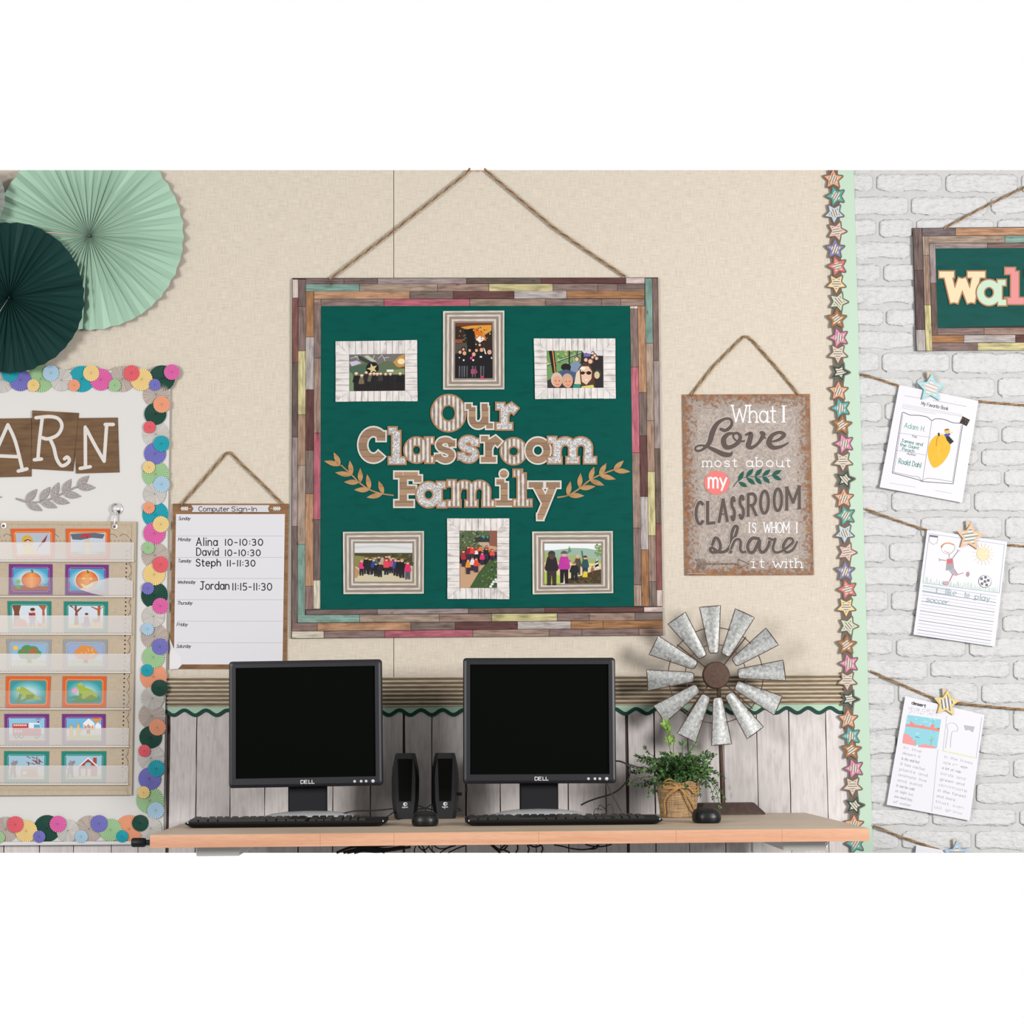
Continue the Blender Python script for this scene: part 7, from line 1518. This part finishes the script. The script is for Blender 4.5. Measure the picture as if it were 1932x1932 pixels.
# ================================================================ POTTED PLANT
BUR = fabric_mat('burlap_pot_wrap', (186, 152, 114), amp=.24, scale=420); 
pc = onZ(1279, 1540); pc = Vector((P(1279, 1510, .185).x, -.185, ZD)); ps = F/(pc.y-CAM.y)
pl = thing('potted_plant', pc, 'small leafy green plant in burlap wrapped pot tied with twine', 'plant')
m = MB(); rows_ = []
for z, r in ((0, .044), (.002, .0465), (.02, .0475), (.05, .0510), (.078, .0555), (.090, .0565), (.091, .0545), (.080, .052)):
    rows_.append([(pc.x+r*(1+.02*math.sin(3*k_*math.pi/14+1)+.012*math.sin(7*k_*math.pi/14))*math.cos(k_*math.pi/14), pc.y+r*.95*math.sin(k_*math.pi/14), ZD+z+(.0025*math.sin(k_*1.7) if z > .07 else 0)) for k_ in range(28)])
m.grid(rows_, close=True); m.face(rows_[0][::-1]); m.build('burlap_pot', BUR, pl, smooth=True)
m = MB(); m.lathe([(.047, 0), (.046, .001)], (pc.x, pc.y, ZD+.080), 24); m.build('soil', simple('dark_soil', (44, 36, 28), .9, .05), pl)
def bow(pts, r=.0016):
    m = MB(); q = crom(pts, 5); out = []
    for x, y in q:
        p = P(x, y, .185); dx = p.x-pc.x; dz = p.z-ZD; rad = .0475+max(0, dz)*.11+.004; yy = -math.sqrt(max(0.00002, rad*rad-min(dx*dx, rad*rad*.98)))*.95
        out.append(Vector((pc.x+dx*.965, pc.y+yy-.002, p.z)))
    m.tube(out, r, 7, (222, 170, 104)); return m.build('twine_bow', JUTE, pl, smooth=True)
zp = lambda x, y: (1110+x/7.155, 1360+y/7.155)
bow([zp(1180, 890), zp(1120, 800), zp(1030, 785), zp(975, 850), zp(1010, 905), zp(1090, 905), zp(1180, 895)]); bow([zp(1180, 890), zp(1090, 830), zp(1010, 830), zp(985, 870), zp(1040, 890), zp(1180, 885)])
bow([zp(1190, 880), zp(1290, 870), zp(1350, 915), zp(1400, 965), zp(1460, 960), zp(1475, 900)]); bow([zp(1190, 895), zp(1300, 885), zp(1390, 935), zp(1450, 925), zp(1470, 890)])
bow([zp(1190, 895), zp(1100, 930), zp(1030, 1000), zp(1000, 1100), zp(1015, 1250)]); bow([zp(1190, 900), zp(1090, 960), zp(1010, 1050), zp(985, 1140), zp(1005, 1255)])
bow([zp(1190, 895), zp(1250, 960), zp(1310, 1080), zp(1370, 1190), zp(1440, 1255)]); bow([zp(1200, 895), zp(1290, 980), zp(1370, 1080), zp(1440, 1210)])
bow([zp(905, 885), zp(1050, 905), zp(1190, 890), zp(1330, 900), zp(1480, 880)], .0013)
LEAFG = None
m_, nt, b = mat('plant_leaf'); a = N(nt, 'ShaderNodeAttribute', attribute_name='Col'); L(nt, a.outputs['Color'], b.inputs['Base Color']); b.inputs['Roughness'].default_value = .5; b.inputs['Specular IOR Level'].default_value = .25; LEAFG = m_
STEMS = MB(); LV = MB()
def leaf3(p, d, L_, W_, col):
    d = d.normalized(); s = d.cross(Vector((random.uniform(-.5, .5), -1, random.uniform(-.3, .6)))).normalized(); n = s.cross(d)
    LV.face([p, p+d*L_*.45+s*W_+n*W_*.3, p+d*L_], col); LV.face([p, p+d*L_, p+d*L_*.45-s*W_+n*W_*.3], col)
GR1 = [(58, 96, 38), (78, 122, 48), (44, 76, 32), (96, 144, 58), (34, 60, 28), (64, 104, 52)]
def stem3(pts, nl, L_, W_, cols, r=.0007, start=.25):
    q = [Vector(p) for p in crom([tuple(p) for p in pts], 6)]; STEMS.tube(q, r, 4, (70, 86, 40))
    for i in range(nl):
        u = start+(1-start)*i/max(1, nl-1); k_ = min(len(q)-2, int(u*(len(q)-1))); t_ = (q[k_+1]-q[k_]).normalized(); side = Vector((random.uniform(-1, 1), random.uniform(-1, .6), random.uniform(-1, 1))); side = (side-t_*side.dot(t_)).normalized()
        for sg in (-1, 1): leaf3(q[k_], t_*.8+side*sg*random.uniform(.6, 1.0), L_*random.uniform(.7, 1.15), W_, random.choice(cols))
    leaf3(q[-1], (q[-1]-q[-2]), L_, W_, random.choice(cols))
top = Vector((pc.x, pc.y, ZD+.085))
rg_ = random.Random(11)
for i in range(150):
    th = rg_.uniform(0, 2*math.pi); el_ = rg_.uniform(-.15, 1.15); R_ = rg_.uniform(.055, .118)*(1.0 if el_ < .7 else .72)
    dx, dy, dz = math.cos(th)*math.cos(el_), math.sin(th)*math.cos(el_)*.75, math.sin(el_)
    tip = top+Vector((dx*R_, dy*R_, dz*R_*.95+.008)); mid = top+Vector((dx*R_*.5, dy*R_*.5, dz*R_*.5+.022))
    st0 = top+Vector((dx*.022, dy*.022, -.004)); stem3([st0, mid, tip], rg_.randint(4, 8), rg_.uniform(.009, .015), rg_.uniform(.0026, .0042), GR1)
for i in range(90):
    th = rg_.uniform(0, 2*math.pi); r_ = rg_.uniform(.01, .05); p = top+Vector((r_*math.cos(th), r_*math.sin(th), rg_.uniform(.002, .04))); 
    for k_ in range(4): leaf3(p, Vector((rg_.uniform(-1, 1), rg_.uniform(-1, .2), rg_.uniform(-.2, 1))), .018, .0042, rg_.choice(GR1[:3]+[(30, 52, 26)]))
def sp(pxs, nl, L_, W_, cols, d=.19, start=.3): stem3([top]+[P(*zp(*p), d) for p in pxs], nl, L_, W_, cols, start=start)
BRT = [(140, 182, 62), (120, 166, 56), (158, 196, 80), (104, 150, 50)]
sp([(1110, 420), (1080, 260), (1075, 130), (1045, 50)], 8, .019, .0042, BRT, start=.35); sp([(1150, 400), (1160, 260), (1100, 180)], 4, .016, .004, BRT)
sp([(1300, 500), (1400, 380), (1450, 290)], 6, .012, .0018, [(120, 160, 80), (100, 140, 70)]); sp([(1270, 480), (1268, 400), (1268, 340)], 2, .018, .004, GR1)
sp([(950, 560), (760, 480), (650, 470)], 6, .010, .002, GR1); sp([(930, 520), (800, 430), (765, 360)], 6, .009, .002, GR1); sp([(900, 640), (700, 650), (570, 620)], 7, .010, .0024, GR1)
sp([(880, 760), (660, 780), (555, 850)], 6, .008, .0018, GR1); sp([(900, 780), (820, 880), (815, 1030)], 6, .008, .002, GR1); sp([(980, 800), (900, 830), (885, 930)], 3, .014, .004, GR1)
for q in ([(1500, 700), (1680, 800), (1800, 960)], [(1500, 750), (1640, 880), (1690, 1060)], [(1520, 720), (1700, 900), (1760, 1080), (1775, 1160)], [(1540, 650), (1700, 700), (1820, 760)], [(1520, 760), (1500, 900), (1510, 1000)], [(1450, 800), (1470, 950), (1450, 1080)], [(1560, 620), (1640, 560), (1680, 480)], [(1560, 760), (1760, 940), (1840, 1040)]): sp(q, 8, .009, .0019, GR1+[(110, 150, 80)], d=.17)
STEMS.build('stems', LEAFG, pl)['kind'] = 'stuff'
o = LV.build('foliage', LEAFG, pl); o['kind'] = 'stuff'
